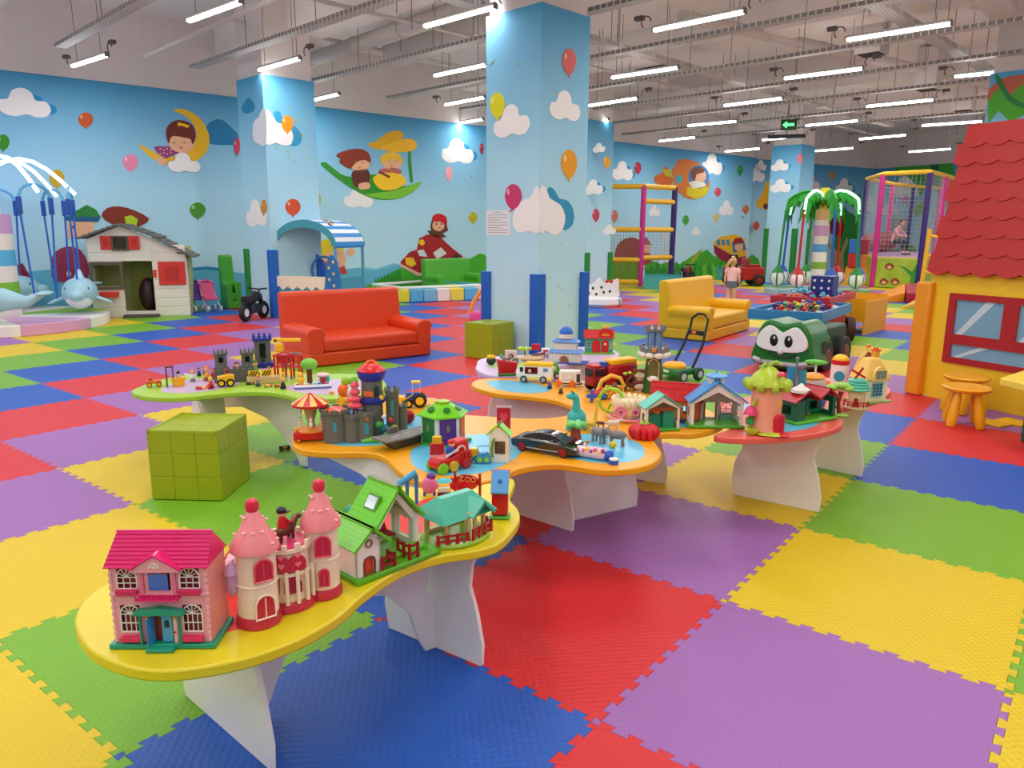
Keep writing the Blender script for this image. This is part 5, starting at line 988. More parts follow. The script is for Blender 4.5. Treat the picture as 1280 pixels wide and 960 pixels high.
# ---- 7 toys behind the farmhouse
T, W, H = toy('toy_dinosaur', 'light blue stepped dinosaur slide behind the green roof', 'toy', (484, 525, 632, 587), .03, 0)
MB().tube([(-W * .45, 0, H * .42), (-W * .1, 0, H * .6), (W * .2, 0, H * .78), (W * .4, 0, H * .9)], [.006, .011, .014, .012], 10).done('back', pl((60, 160, 216)), T)
for i in range(6): MB().box((-W * .4 + W * .15 * i, 0, H * .5 + H * .09 * i), (.008, .012, .01)).done('step', pl((90, 190, 230)), T)
for x in (.12, .4): MB().tube([(W * x, 0, H * .8), (W * x, 0, 0)], [.008, .006], 8).done('leg', pl((40, 120, 200)), T)
T, W, H = toy('pink_toy_pig', 'pink rounded toy car with a purple top, beside the blue slide', 'toy', (527, 547, 620, 592), .03, 0)
MB().ball((0, 0, H * .45), (W * .5, .014, H * .42), 14, 10).done('body', pl((232, 120, 170)), T); MB().ball((W * .1, 0, H * .85), (W * .3, .01, H * .2), 10, 6).done('purple_top', pl((110, 70, 170)), T)
wheels(T, (-W * .3, W * .3), (-.013, .013), .006, .004, (90, 60, 150), (90, 60, 150))
T, W, H = toy('toy_cart', 'small dark red popcorn cart with a teal canopy', 'toy', (546, 565, 640, 592), .025, 0)
MB().box((0, 0, H * .32), (W * .9, .022, H * .36)).done('box', pl((120, 20, 30)), T, bevel=.001)
MB().box((0, 0, H * .58), (W * .8, .02, H * .1)).done('popcorn', pl((240, 226, 190)), T, bevel=.002)
MB().lathe((0, 0, H * .8), [(W * .55, 0), (W * .5, .004), (W * .2, .010)], 10).done('canopy', pl((70, 180, 190)), T)
for x in (-.4, .4): MB().cyl((W * x, 0, H * .5), .0015, H * .32, n=6).done('canopy_post', pl(RED), T)
wheels(T, (-W * .25, W * .25), (-.012, .012), .005, .003, (200, 160, 40), DRED)
T, W, H = toy('toy_plane', 'glossy red toy aeroplane lying before the orange table edge', 'toy', (562, 600, 622, 590), .03, 15)
MB().ball((0, 0, H * .5), (W * .5, .012, H * .3), 14, 8).done('body', pl((214, 20, 30)), T); MB().box((0, 0, H * .5), (W * .26, .05, .006)).box((-W * .42, 0, H * .75), (.008, .02, .014)).done('wings', pl((196, 16, 26)), T, bevel=.002)
wheels(T, (-W * .2, W * .25), (-.008, .008), .005, .004, GRY)
T, W, H = toy('toy_shovel', 'small teal toy scoop at the back of the castle', 'toy', (431, 443, 645, 630), .02, 10)
MB().ball((0, 0, H * .5), (W * .5, .01, H * .4), 10, 6).done('scoop', pl((50, 170, 160)), T); MB().tube([(W * .3, 0, H * .5), (W * .9, .0, H * .9)], .0025, 6).done('handle', pl((40, 150, 150)), T)
# ============================================================ ORANGE TABLE, LEFT BLOB
CG = (104, 106, 96)
# carousel
T, W, H = toy('toy_carousel', 'toy carousel with a red and yellow scalloped canopy on a red cart base', 'toy', (366, 414, 553, 490), .11, 0); W *= .92
MB().box((0, 0, H * .12), (W, .09, H * .18)).done('cart_base', pl((206, 24, 28)), T, bevel=.006)
MB().lathe((0, 0, H * .2), [(W * .42, 0), (W * .44, .006), (W * .2, .016), (W * .1, .02)], 20).done('turntable', pl((236, 140, 50)), T)
MB().lathe((0, 0, H * .28), [(W * .12, 0), (W * .1, H * .1), (W * .2, H * .38), (W * .26, H * .42)], 16).done('pillar', pl((170, 150, 110)), T)
n = 16; can = MB().lathe((0, 0, H * .72), [(W * .50, 0), (W * .52, .012), (W * .34, H * .14), (W * .1, H * .23), (.003, H * .27)], 16).done('canopy', pl((206, 24, 30)), T, smooth=False)
for k in range(0, 8):
    a = k * PI / 4; a2 = a + PI / 8; q = lambda r, z, t: (r * math.cos(t), r * math.sin(t), H * .72 + z)
    MB().put([q(W * .525, .013, a), q(W * .525, .013, a2), q(W * .345, H * .142, a2), q(W * .345, H * .142, a), q(W * .1, H * .235, a), q(W * .1, H * .235, a2)], [(0, 1, 2, 3), (3, 2, 5, 4)]).done('canopy_stripe', pl((244, 200, 110)), can, smooth=False)
for k in range(6):
    a = k * PI / 3 + .5; x, y = W * .33 * math.cos(a), W * .33 * math.sin(a)
    o = MB().ball((x, y, H * .38), (.009, .007, .016), 8, 6).ball((x, y - .003, H * .38 + .02), (.007, .007, .008), 8, 6).done('rider', pl((230, 200, 180) if k % 2 else (240, 240, 236)), T)
    MB().ball((x, y, H * .38 + .027), (.003, .002, .010), 6, 4).done('ear', pl((60, 50, 60) if k % 2 else WHT), o)
wheels(T, (-W * .36, W * .36), (-.047, .047), .011, .008, (240, 190, 40), (160, 20, 24))
MB().ball((-W * .4, -.02, H * .26), (.012, .012, .008), 10, 6).done('yellow_lamp', pl(YEL), T); MB().tube([(W * .36, -.05, H * .12), (W * .6, -.055, H * .24)], .006, 6).done('blue_lever', pl(DBLU), T)
# grey castle made of curved wall, towers and a high blue keep
T, H = toy2('toy_castle', 'grey knights castle with a tall tower topped in blue and red', 'toy castle', (403, 556), (500, 552), (464, 454), .16, .30); W = .30
def ctower(x, y, r, h, name='tower', c=CG, mer=8, mc=None, r2=1.0):
    o = MB().lathe((x, y, 0), [(r * 1.04, 0), (r, h * .1), (r * r2, h * .92), (r * 1.12 * r2, h * .94), (r * 1.12 * r2, h)], 20).done(name, pl(c, .5), T)
    for i in range(mer): a = 2 * PI * i / mer; MB().box((x + r * 1.05 * r2 * math.cos(a), y + r * 1.05 * r2 * math.sin(a), h + .006), (r * .5, r * .22, .014), rz=a + PI / 2).done('merlon', pl(mc or c, .5), o)
    return o
def slit(o, x, y, r, a, z, w_, h, c): MB().to((x, y, 0), a).plate(arch(-w_ / 2, w_ / 2, z, z + h), -r * 1.03 - .001, -r * .9).done('slit_window', pl(c), o, smooth=False)
o = ctower(-.10, -.02, .052, H * .40, 'round_bastion'); slit(o, -.10, -.02, .052, 0, H * .16, .012, H * .12, (60, 160, 200))
MB().lathe((-.10, -.02, H * .40), [(.046, 0), (.046, .004), (.02, .014)], 16).done('red_hatch', pl((236, 80, 60)), T)
o = ctower(-.035, -.045, .034, H * .34, 'curved_wall', mer=6); o = ctower(.015, -.045, .034, H * .36, 'curved_wall', mer=6); slit(o, .015, -.045, .034, .2, H * .12, .016, H * .14, (50, 160, 180)); slit(o, .015, -.045, .034, .3, H * .3, .012, .012, (230, 110, 40))
MB().box((.0, .03, .004), (.30, .15, .008)).done('base', pl((80, 180, 200)), T, bevel=.003)
o = MB().lathe((.045, .03, 0), [(.046, 0), (.042, H * .36), (.042, H * .78)], 20).done('main_tower', pl(CG, .5), T)
MB().lathe((.045, .03, H * .46), [(.05, 0), (.054, .01), (.05, H * .08)], 20).done('blue_band', pl((36, 46, 150)), o)
o = MB().lathe((.045, .03, H * .76), [(.044, 0), (.054, .012), (.056, H * .10), (.050, H * .12)], 20).done('blue_battlement', pl((36, 50, 170)), T)
for i in range(10): a = i * PI / 5; MB().box((.045 + .053 * math.cos(a), .03 + .053 * math.sin(a), H * .87), (.017, .008, .012), rz=a + PI / 2).done('merlon', pl((36, 50, 170)), o)
MB().lathe((.045, .03, H * .87), [(.054, 0), (.057, .006), (.048, .018), (.03, .03), (.01, .034)], 20).done('red_roof', pl((214, 24, 36)), T)
MB().torus((.045, .03, H * .97), .02, .006, n=12, rx=.5).done('roof_ring', pl((240, 90, 50)), T)
slit(o, .045, .03, .046, .45, H * .56, .018, H * .14, (24, 50, 60)); MB().to((.045, .03, 0), -.3).box((0, -.044, H * .6), (.04, .006, .02)).done('orange_panel', pl((236, 110, 50)), T)
o = ctower(.125, .02, .026, H * .62, 'square_tower', mer=6); slit(o, .125, .02, .026, 0, H * .3, .010, H * .2, (50, 150, 140)); o = ctower(.165, .04, .02, H * .40, 'low_tower', mer=5)
for k in range(4): MB().lathe((-.022, -.0, H * (.42 + .09 * k)), [(.028 - k * .004, 0), (.03 - k * .004, .008), (.018 - k * .003, .022)], 14).done('spiral_tier', pl((240, 80, 100)), T)
MB().cyl((-.022, 0, H * .3), .012, H * .14, n=10).done('turret_post', pl((50, 90, 110)), T)
for k, (x, y, z, c, s) in enumerate(((-.055, .03, .48, (240, 160, 60), .016), (.07, -.05, .2, (60, 170, 60), .016), (.09, -.04, .14, (30, 120, 150), .02), (.10, -.05, .04, (70, 190, 60), .02), (.115, -.035, .24, (200, 40, 60), .012), (.13, -.02, .12, (160, 190, 60), .016), (.09, -.05, .3, (210, 220, 240), .01), (.08, .0, .52, (246, 200, 60), .014))):
    MB().ball((x, y, H * z + .004), (s, s * .7, s * .9), 8, 6).done('figure_on_castle', pl(c), T)
MB().tube([(.0, -.07, .006), (.05, -.075, .012), (.10, -.065, .006), (.14, -.06, .014)], [.01, .013, .012, .008], 8).done('green_ramp', pl((110, 200, 60)), T)
MB().side([(-.10, .004), (-.06, .004), (-.04, .03), (-.08, .012)], .09, .12).done('blue_slide', pl((40, 60, 170)), T)
# parrot and shape toys behind castle
T, W, H = toy('toy_parrot', 'orange and yellow bird-shaped toy with green leaves behind the grey castle', 'toy', (420, 446, 512, 470), .05, 0)
MB().ball((-W * .1, 0, H * .56), (W * .28, .02, H * .22), 12, 8).done('orange_body', pl((244, 110, 30)), T)
MB().ball((-W * .0, .0, H * .84), (W * .2, .016, H * .14), 10, 8).done('green_head', pl((150, 200, 30)), T); MB().ball((W * .38, .0, H * .82), (W * .22, .012, H * .16), 10, 6, ry=.5).done('green_leaf', pl((110, 190, 50)), T)
MB().ball((W * .2, -.0, H * .5), (W * .24, .02, H * .16), 10, 8).done('white_cheek', pl((220, 226, 220)), T); MB().box((0, 0, H * .22), (W * .6, .03, H * .3)).done('yellow_box', pl((246, 200, 20)), T, bevel=.004)
MB().cyl((0, 0, 0), W * .34, H * .1, n=14).done('foot', pl((40, 130, 150)), T)
T, W, H = toy('toy_sail', 'small yellow sail standing behind the round bastion', 'toy', (413, 427, 520, 495), .03, 0)
MB().plate([(-W * .5, 0), (W * .5, 0), (W * .3, H)], -.002, .002).done('sail', pl((246, 176, 60)), T, smooth=False); MB().cyl((W * .3, 0, 0), .002, H, n=6).done('mast', pl(WHT), T)
# aircraft carrier
T, H = toy2('toy_carrier', 'dark grey toy aircraft carrier with a flat deck beside the castle', 'toy ship', (482, 566), (546, 548), (515, 531), .05, .24); W = .24
H = max(H, .055)
MB().put([(-.07, -.02, 0), (.06, -.018, 0), (.06, .018, 0), (-.07, .02, 0), (-.11, -.036, .036), (.10, -.03, .036), (.10, .03, .036), (-.11, .036, .036)], [(0, 3, 2, 1), (4, 5, 6, 7), (0, 1, 5, 4), (1, 2, 6, 5), (2, 3, 7, 6), (3, 0, 4, 7)]).done('hull', pl((74, 72, 70), .5), T)
MB().prism([(-.125, -.04), (-.02, -.05), (.06, -.04), (.13, -.012), (.14, .004), (.10, .034), (-.125, .044)], .036, .042).done('flight_deck', pl((126, 122, 118), .5), T, smooth=False)
for k in range(3): MB().box((-.06 + k * .06, -.01 + k * .006, .0428), (.04, .0025, .001), rz=.1).done('deck_stripe', pl((220, 220, 220)), T, smooth=False)
MB().prism([(.08, -.02), (.13, -.008), (.12, .01), (.08, .02)], .0422, .0435).done('red_bow_mark', pl((190, 60, 70)), T, smooth=False)
MB().box((-.04, .034, .052), (.04, .012, .02)).done('bridge', pl((100, 98, 96)), T)
# tractor
T, W, H = toy('toy_tractor', 'blue toy tractor with a yellow front loader behind the castle', 'toy tractor', (495, 532, 511, 475), .08, 0); W *= .95
MB().box((W * .1, 0, H * .42), (W * .5, .03, H * .26)).done('body', pl((30, 80, 170)), T, bevel=.004); MB().side([(-.03, H * .1), (.03, H * .1), (.034, H * .42), (-.034, H * .42)], -W * .5, -W * .2).done('loader_bucket', pl(YEL), T, bevel=.003)
for sx in (-1, 1): MB().tube([(W * .1, sx * .018, H * .5), (-W * .2, sx * .02, H * .3)], .003, 6).done('loader_arm', pl(YEL), T)
MB().box((W * .2, 0, H * .93), (W * .32, .034, H * .08)).done('cab_roof', pl((250, 210, 40)), T, bevel=.003)
for x in (.08, .34):
    for y in (-.014, .014): MB().cyl((W * x, y, H * .5), .002, H * .42, n=6).done('cab_post', pl(YEL), T)
wheels(T, (W * .32,), (-.024, .024), H * .26, .014, YEL); wheels(T, (-W * .08,), (-.022, .022), H * .16, .012, YEL)
# red ridged dome
T, W, H = toy('toy_dome', 'small dark red ridged dome toy beside the grey tower', 'toy', (501, 519, 531, 512), .05, 0)
MB().ball((0, 0, H * .5), (W * .5, .024, H * .5), 12, 8).done('dome', pl((176, 20, 26)), T)
for k in range(5): MB().torus((-W * .3 + k * W * .15, 0, H * .5), H * .42 * (1 - abs(k - 2) * .12), .0025, n=12, m=5, ry=PI / 2).done('ridge', pl((150, 10, 20)), T)
# hexagonal shape sorter
T, W, H = toy('shape_sorter', 'hexagonal shape sorter house with lime roof and coloured doors', 'shape sorter', (524, 584, 556, 499), .11, 14); R = W * .46
hexa = [(R * math.cos(PI / 3 * k), R * math.sin(PI / 3 * k)) for k in range(6)]
MB().prism([(x * 1.08, y * 1.08) for x, y in hexa], 0, H * .05).done('base', pl((80, 190, 40)), T, bevel=.002)
DC = [(30, 120, 60), (90, 50, 140), (190, 40, 40), (230, 190, 30), (40, 90, 190), (30, 130, 70)]
for k in range(6):
    a, b = Vector(hexa[k]), Vector(hexa[(k + 1) % 6]); mid = (a + b) / 2; ang = math.atan2((b - a).y, (b - a).x)
    MB().to((mid.x, mid.y, 0), ang).box((0, 0, H * .36), ((b - a).length, .004, H * .62)).done('wall_panel', pl((236, 236, 230)), T, smooth=False)
    o = MB().to((mid.x * 1.01, mid.y * 1.01, 0), ang).box((0, -.004, H * .34), ((b - a).length * .76, .004, H * .58)).done('door', pl(DC[(k + 3) % 6]), T, smooth=False)
    MB().to((mid.x * 1.01, mid.y * 1.01, 0), ang).plate([(-.008, H * .34), (.008, H * .34), (.006, H * .5), (-.006, H * .5)], -.0075, -.006).done('door_window', pl((130, 130, 90)), o, smooth=False)
rf = MB().lathe((0, 0, H * .66), [(R * 1.2, 0), (R * 1.2, .006), (R * .45, H * .24), (R * .42, H * .25)], 6).done('roof', pl((112, 206, 30)), T, smooth=False)
for k in range(6):
    a = PI / 3 * k + PI / 6; rr = R * .74; MB().to((rr * math.cos(a), rr * math.sin(a), H * .66 + H * .145 + .004), a, 0, .52).cyl((0, 0, 0), .019, .003, n=(12, 3, 4, 10, 5, 8)[k]).done('shape_hole', pl((30, 110, 30)), rf)
MB().prism([(R * .36 * math.cos(PI / 3 * k), R * .36 * math.sin(PI / 3 * k)) for k in range(6)], H * .9, H * .97).done('roof_lid', pl((150, 190, 20)), T, bevel=.002)
MB().box((W * .52, -.02, H * .04), (.03, .03, H * .06)).done('loose_green_block', pl((70, 180, 40)), T, bevel=.002)
# fuel pump
T, W, H = toy('toy_pump', 'red rounded toy fuel pump with yellow window', 'toy', (537, 556, 570, 543), .03, 5)
MB().plate([(-W * .5, 0), (W * .5, 0), (W * .44, H * .6), (-W * .44, H * .6)], -.014, .014).done('pump_body', pl((200, 20, 30)), T, bevel=.004); MB().box((0, -.002, H * .74), (W * .6, .022, H * .36)).done('yellow_top', pl((250, 190, 30)), T, bevel=.003)
for k in range(3): MB().box((0, -.014, H * (.64 + k * .09)), (W * .5, .002, .0015)).done('grille_line', pl((200, 130, 20)), T, smooth=False)
MB().box((0, 0, .002), (W * 1.05, .032, .004)).done('foot', pl((200, 200, 196)), T)
# fire engine with firefighter
T, H = toy2('toy_fire_engine', 'chunky red fire engine with a firefighter in blue at the wheel', 'toy fire engine', (548, 594), (590, 583), (575, 552), .05, .12); W = .12
MB().plate([(-.06, .012), (.06, .012), (.062, .05), (.03, .056), (-.01, .04), (-.05, .042), (-.062, .03)], -.025, .025).done('body', pl((196, 16, 30)), T, bevel=.005)
MB().plate([(.0, .04), (.056, .05), (.05, .085), (.01, .08)], -.02, .02).done('cab', pl((206, 24, 34)), T, bevel=.005)
for k in range(3): MB().box((.02 + k * .014, -.026, .034), (.004, .002, .024)).done('side_rib', pl((160, 10, 20)), T, smooth=False)
MB().tube([(-.03, -.02, .045), (.01, -.026, .062)], .0035, 6).done('silver_hose', pl((200, 204, 210)), T)
MB().ball((-.008, -.012, .058), (.014, .012, .016), 10, 8).done('firefighter_torso', pl((40, 70, 180)), T); o = MB().ball((-.004, -.014, .078), .010, 10, 8).done('firefighter_head', pl(SKIN), T); MB().ball((-.004, -.013, .083), (.012, .012, .008), 10, 6).done('red_helmet', pl(RED), o)
MB().torus((.02, -.026, .055), .014, .003, rx=PI / 2, n=14, a0=0, a1=PI).done('arch_rail', pl((220, 190, 190)), T)
for x, c in ((-.045, (110, 200, 40)), (-.008, (200, 170, 50)), (.038, (170, 30, 30))):
    for y in (-.027, .027): MB().cyl((x, y - .006, .015), .016, .012, n=14, rx=-PI / 2).done('wheel', pl(c), T, bevel=.002)
T, W, H = toy('toy_scooter', 'tiny teal and green toy vehicle behind the fire engine', 'toy', (562, 582, 563, 545), .03, 0)
MB().box((0, 0, H * .5), (W * .7, .02, H * .5)).done('body', pl((60, 170, 160)), T, bevel=.004); wheels(T, (-W * .25, W * .3), (-.01, .01), H * .22, .006, LIME, (40, 150, 80)); MB().box((W * .35, 0, H * .35), (W * .4, .02, H * .16)).done('green_tray', pl((90, 200, 50)), T, bevel=.002)
# yellow car and blue car
T, W, H = toy('toy_car', 'small yellow and teal toy car left of the blue car', 'toy car', (584, 600, 578, 559), .03, 0)
MB().plate([(-W * .5, H * .2), (W * .5, H * .2), (W * .5, H * .6), (W * .2, H * .95), (-W * .2, H * .95), (-W * .5, H * .6)], -.014, .014).done('body', pl((240, 196, 30)), T, bevel=.003); wheels(T, (-W * .25, W * .25), (-.014, .014), H * .24, .006, (60, 180, 120), (40, 150, 110))
T, W, H = toy('toy_car', 'small light blue toy car with a roll bar beside the white cottage', 'toy car', (596, 612, 580, 557), .035, 0)
MB().plate([(-W * .5, H * .18), (W * .5, H * .18), (W * .5, H * .5), (W * .3, H * .62), (-W * .3, H * .6), (-W * .5, H * .45)], -.015, .015).done('body', pl((40, 140, 200)), T, bevel=.003); wheels(T, (-W * .25, W * .25), (-.015, .015), H * .25, .006, (150, 210, 60), (60, 150, 190))
MB().tube([(-W * .4, 0, H * .6), (-W * .4, 0, H * .95), (W * .45, 0, H * .98)], .002, 6).done('roll_bar', pl((40, 40, 90)), T)
# white cottage with lime roof
T, W, H = toy('toy_cottage', 'small white cottage with lime gable roof and a brown window', 'toy house', (611, 638, 578, 524), .055, -10); W *= .9
MB().holed(-W / 2, W / 2, 0, H * .66, -.026, -.022, [(-W * .18, W * .32, H * .22, H * .5)]).plate([(-W / 2, H * .66), (W / 2, H * .66), (0, H * .84)], -.026, -.022).done('front_wall', pl((236, 230, 216)), T, smooth=False)
for sx in (-1, 1): MB().box((sx * (W / 2 - .002), 0, H * .33), (.004, .05, H * .66)).done('side_wall', pl((232, 226, 212)), T, smooth=False)
MB().box((0, .024, H * .33), (W, .003, H * .66)).done('back_wall', pl((200, 190, 170)), T, smooth=False)
win(T, (120, 60, 30), -W * .18, W * .32, H * .22, H * .5, -.028, 3, 3, g=.003); roofs(T, (120, 210, 40), W, -.026, .026, H * .64, H * .9, .006, .005, 1)
MB().tube([(-W * .3, -.028, H * .12), (-W * .36, -.03, H * .3), (-W * .3, -.028, H * .5), (-W * .2, -.028, H * .58)], [.004, .006, .006, .004], 6).done('ivy', pl((90, 160, 40)), T)
MB().ball((0, 0, H * .93), (.012, .01, .006), 8, 6).done('nest', pl((150, 90, 60)), T)
T, W, H = toy('toy_tower', 'small red tower panel with a heart behind the white cottage', 'toy', (620, 639, 548, 507), .03, -5)
MB().box((0, 0, H * .5), (W * .9, .012, H)).done('panel', pl((206, 24, 40)), T, bevel=.002); MB().box((0, -.003, H * .97), (W * 1.05, .014, H * .06)).done('top_rail', pl((214, 180, 180)), T)
MB().plate([(0, H * .45), (W * .28, H * .68), (W * .14, H * .8), (0, H * .72), (-W * .14, H * .8), (-W * .28, H * .68)], -.010, -.006).done('heart', pl((250, 70, 90)), T, smooth=False); wheels(T, (-W * .6,), (-.004, .006), .008, .005)
# black sports car
A = at(641, 562, TZ); B = at(697, 577, TZ); L_ = .33
T, H = toy2('toy_sports_car', 'glossy black model sports car with red wheels', 'toy car', (640, 560), (722, 574), (668, 533), .135, .46)
M_ = mat((8, 8, 10), .12, coat=1.0); L_ = .46; H = .125
side = [(-.225, .035), (-.23, .07), (-.20, .085), (-.14, .092), (-.06, .118), (.0, .124), (.05, .118), (.12, .086), (.19, .075), (.225, .055), (.228, .032), (.2, .022), (-.2, .022)]
low = [(-.225, .03), (-.23, .068), (-.2, .082), (-.1, .088), (.1, .085), (.19, .073), (.226, .052), (.228, .03), (.2, .02), (-.2, .02)]
m = MB(); N_ = len(low)
ys = [-.095, -.082, 0, .082, .095]; sc_ = [.0, 1, 1.03, 1, .0]
m.plate([(x, z) for x, z in low], -.093, .093).done('car_body', M_, T, bevel=.012, seg=3)
cb = [(-.175, .08), (-.12, .108), (-.05, .127), (.0, .128), (.05, .12), (.13, .08)]
m = MB(); n_ = len(cb); vs = [(x, -.075 if 0 < i < n_ - 1 else -.08, z) for i, (x, z) in enumerate(cb)]; vs = [(x, (-.055 if z > .1 else -.082), z) for x, z in cb] + [(x, (.055 if z > .1 else .082), z) for x, z in cb]
m.put(vs, [tuple(range(n_)), tuple(range(2 * n_ - 1, n_ - 1, -1))] + [(i, n_ + i, n_ + (i + 1) % n_, (i + 1) % n_) for i in range(n_)]).done('cabin', mat((12, 12, 14), .08, coat=1), T, bevel=.006, seg=2)
MB().put([(-.105, -.066, .09), (.10, -.075, .088), (.045, -.06, .113), (-.05, -.058, .119)], [(0, 1, 2, 3)]).done('side_window', mat((50, 60, 66), .05), T, smooth=False)
MB().put([(.062, -.05, .118), (.062, .05, .118), (.14, .07, .08), (.14, -.07, .08)], [(0, 1, 2, 3)]).done('windscreen', mat((60, 76, 90), .05), T, smooth=False)
for sx in (-1, 1): MB().ball((.212, sx * .07, .058), (.012, .018, .007), 8, 6).done('headlight', pl((190, 200, 206), .1), T); MB().ball((-.225, sx * .06, .066), (.004, .024, .006), 8, 6).done('tail_light', pl((170, 20, 20)), T); MB().ball((.07, sx * .1, .098), (.01, .008, .006), 8, 6).done('mirror', M_, T)
MB().box((.224, 0, .034), (.01, .15, .018)).done('front_lip', pl((120, 130, 140)), T, bevel=.003); MB().box((.229, 0, .046), (.004, .04, .010)).done('number_plate', pl((200, 200, 200)), T)
MB().box((0, -.094, .032), (.26, .004, .006)).done('side_stripe', pl((170, 170, 170)), T, smooth=False)
for x in (-.145, .14):
    for y in (-.083, .083):
        o = MB().cyl((x, y - .014, .034), .034, .028, n=24, rx=-PI / 2).done('tyre', pl(BLK, .6), T, bevel=.004)
        s = 1 if y > 0 else -1
        m = MB().torus((x, y + s * .0145, .034), .022, .002, n=18, m=5, rx=PI / 2)
        for k in range(5): a = k * 2 * PI / 5; m.tube([(x, y + s * .0145, .034), (x + .022 * math.cos(a), y + s * .0145, .034 + .022 * math.sin(a))], .0025, 5)
        m.done('red_rim', pl((220, 30, 50)), o)
# capsule packet
T, H = toy2('toy_packet', 'clear packet of pink toys with a blue and white end cap', 'toy packet', (722, 572), (760, 578), (740, 560), .05, .16); 
MB().lathe((-.09, 0, .03), [(.026, 0), (.03, .03), (.03, .13), (.02, .16)], 16, ry=PI / 2).done('clear_shell', pl((226, 200, 214), .1), T)
for k in range(6): MB().ball((-.05 + k * .02, -.02, .04 + .01 * (k % 2)), .012, 8, 6).done('pink_piece', pl(((230, 90, 140), (240, 200, 60), (150, 60, 160))[k % 3]), T)
MB().cyl((.06, 0, .026), .026, .03, n=16, ry=PI / 2).done('blue_cap', pl((30, 80, 190)), T); MB().cyl((.11, -.03, 0), .024, .02, n=16).done('end_cap', pl((30, 90, 200)), T); MB().cyl((.11, -.03, .02), .022, .006, n=16).done('white_lid', pl(WHT), T)
# teal dragon-like dinosaur
T, W, H = toy('toy_dinosaur', 'sitting teal toy dinosaur with a long neck and dark spots', 'toy', (703, 738, 538, 486), .07, 20)
TL = pl((60, 186, 180), .4)
MB().ball((0, 0, H * .26), (W * .36, .035, H * .26), 14, 10).tube([(0, 0, H * .35), (-W * .04, -.004, H * .55), (-W * .04, -.006, H * .72), (-W * .12, -.008, H * .84)], [W * .22, W * .15, W * .12, W * .13], 12).ball((-W * .22, -.01, H * .84), (W * .22, .018, H * .09), 12, 8).tube([(W * .2, .01, H * .18), (W * .46, .01, H * .1), (W * .56, -.0, H * .16)], [W * .16, W * .08, W * .03], 8).done('body', TL, T)
for sx in (-1, 1): MB().ball((sx * W * .3, -.03, H * .07), (W * .2, .02, H * .07), 10, 6).done('foot', TL, T); MB().ball((-W * .2, -.01 + sx * .012, H * .92), (.006, .003, .008), 6, 4).done('ear', pl((30, 60, 90)), T); MB().ball((-W * .28, -.01 + sx * .014, H * .87), .003, 6, 4).done('eye', pl(BLK), T)
for k in range(6): MB().ball((W * (.1 - .03 * k), -.026 + k * .003, H * (.3 + .09 * k)), (.005, .003, .006), 6, 4).done('spot', pl((20, 60, 80)), T)
T, W, H = toy('toy_palm_rock', 'small palm toy with brown trunk and green top on a grey rock', 'toy', (703, 735, 563, 518), .05, 0)
MB().ball((0, 0, H * .08), (W * .5, .03, H * .12), 12, 6).done('grey_rock', pl((140, 150, 156)), T); MB().lathe((0, -.004, H * .16), [(W * .26, 0), (W * .2, H * .3), (W * .16, H * .48)], 12).done('trunk', pl((150, 60, 30)), T)
for k in range(5): a = k * 2 * PI / 5; MB().ball((W * .22 * math.cos(a), -.004 + W * .2 * math.sin(a), H * .72), (W * .24, .016, H * .1), 10, 6, rz=a).done('frond', pl((110, 206, 110)), T)
animal('slim yellow toy giraffe with brown spots before the teal dinosaur', 739, 541, .085, (236, 186, 50), 30, neck=1.3, spots=(90, 50, 20), long=1.0)
animal('grey toy elephant standing nearer the palm rock', 748, 553, 0.095, (140, 130, 126), -50, ears=2, trunk=1, grp=None)
animal('grey toy elephant at the front edge of the blue inlay', 771, 557, 0.092, (132, 122, 118), 170, ears=2, trunk=1)
animal('cream toy sheep with a round woolly back', 766, 538, .07, (226, 206, 186), 10, belly=(180, 130, 110))
animal('dark brown toy hippo left of the sheep', 751, 534, .04, (96, 64, 50), 170, long=1.7)
animal('small orange toy tiger behind the elephants', 729, 560, .04, (236, 120, 40), 0, spots=(30, 20, 10))
animal('small grey brown toy donkey behind the front elephant', 756, 548, .04, (120, 80, 60), 60)
P = at(766, 560, TZ); T = thing('toy_ball', 'tiny yellow toy ball beside the front elephant', 'ball', P); MB().ball((0, 0, .017), .017, 14, 10).done('ball', pl((236, 200, 20)), T); MB().torus((0, 0, .017), .0168, .001, n=14, m=4).done('seam', pl((190, 150, 20)), T)
# red strawberry bowl
T, W, H = toy('toy_strawberry', 'shiny red ribbed strawberry dish turned upside down with a green stalk', 'toy', (784, 825, 551, 522), .12, 0)
for k in range(12): a = k * PI / 6; MB().ball((W * .27 * math.cos(a), W * .27 * math.sin(a), H * .28), (W * .22, W * .12, H * .38), 10, 8, rz=a).done('rib', pl((210, 16, 34), .15), T)
MB().ball((0, 0, H * .5), (W * .26, W * .26, H * .22), 14, 8).done('crown', pl((200, 12, 30), .15), T)
for k in range(5): a = k * 2 * PI / 5; MB().ball((W * .08 * math.cos(a), W * .08 * math.sin(a), H * .72), (W * .1, W * .04, .004), 8, 5, rz=a).done('leaf', pl((140, 190, 30)), T)
MB().tube([(0, 0, H * .7), (0, -.004, H * .95)], .005, 8).done('stalk', pl((150, 190, 30)), T)
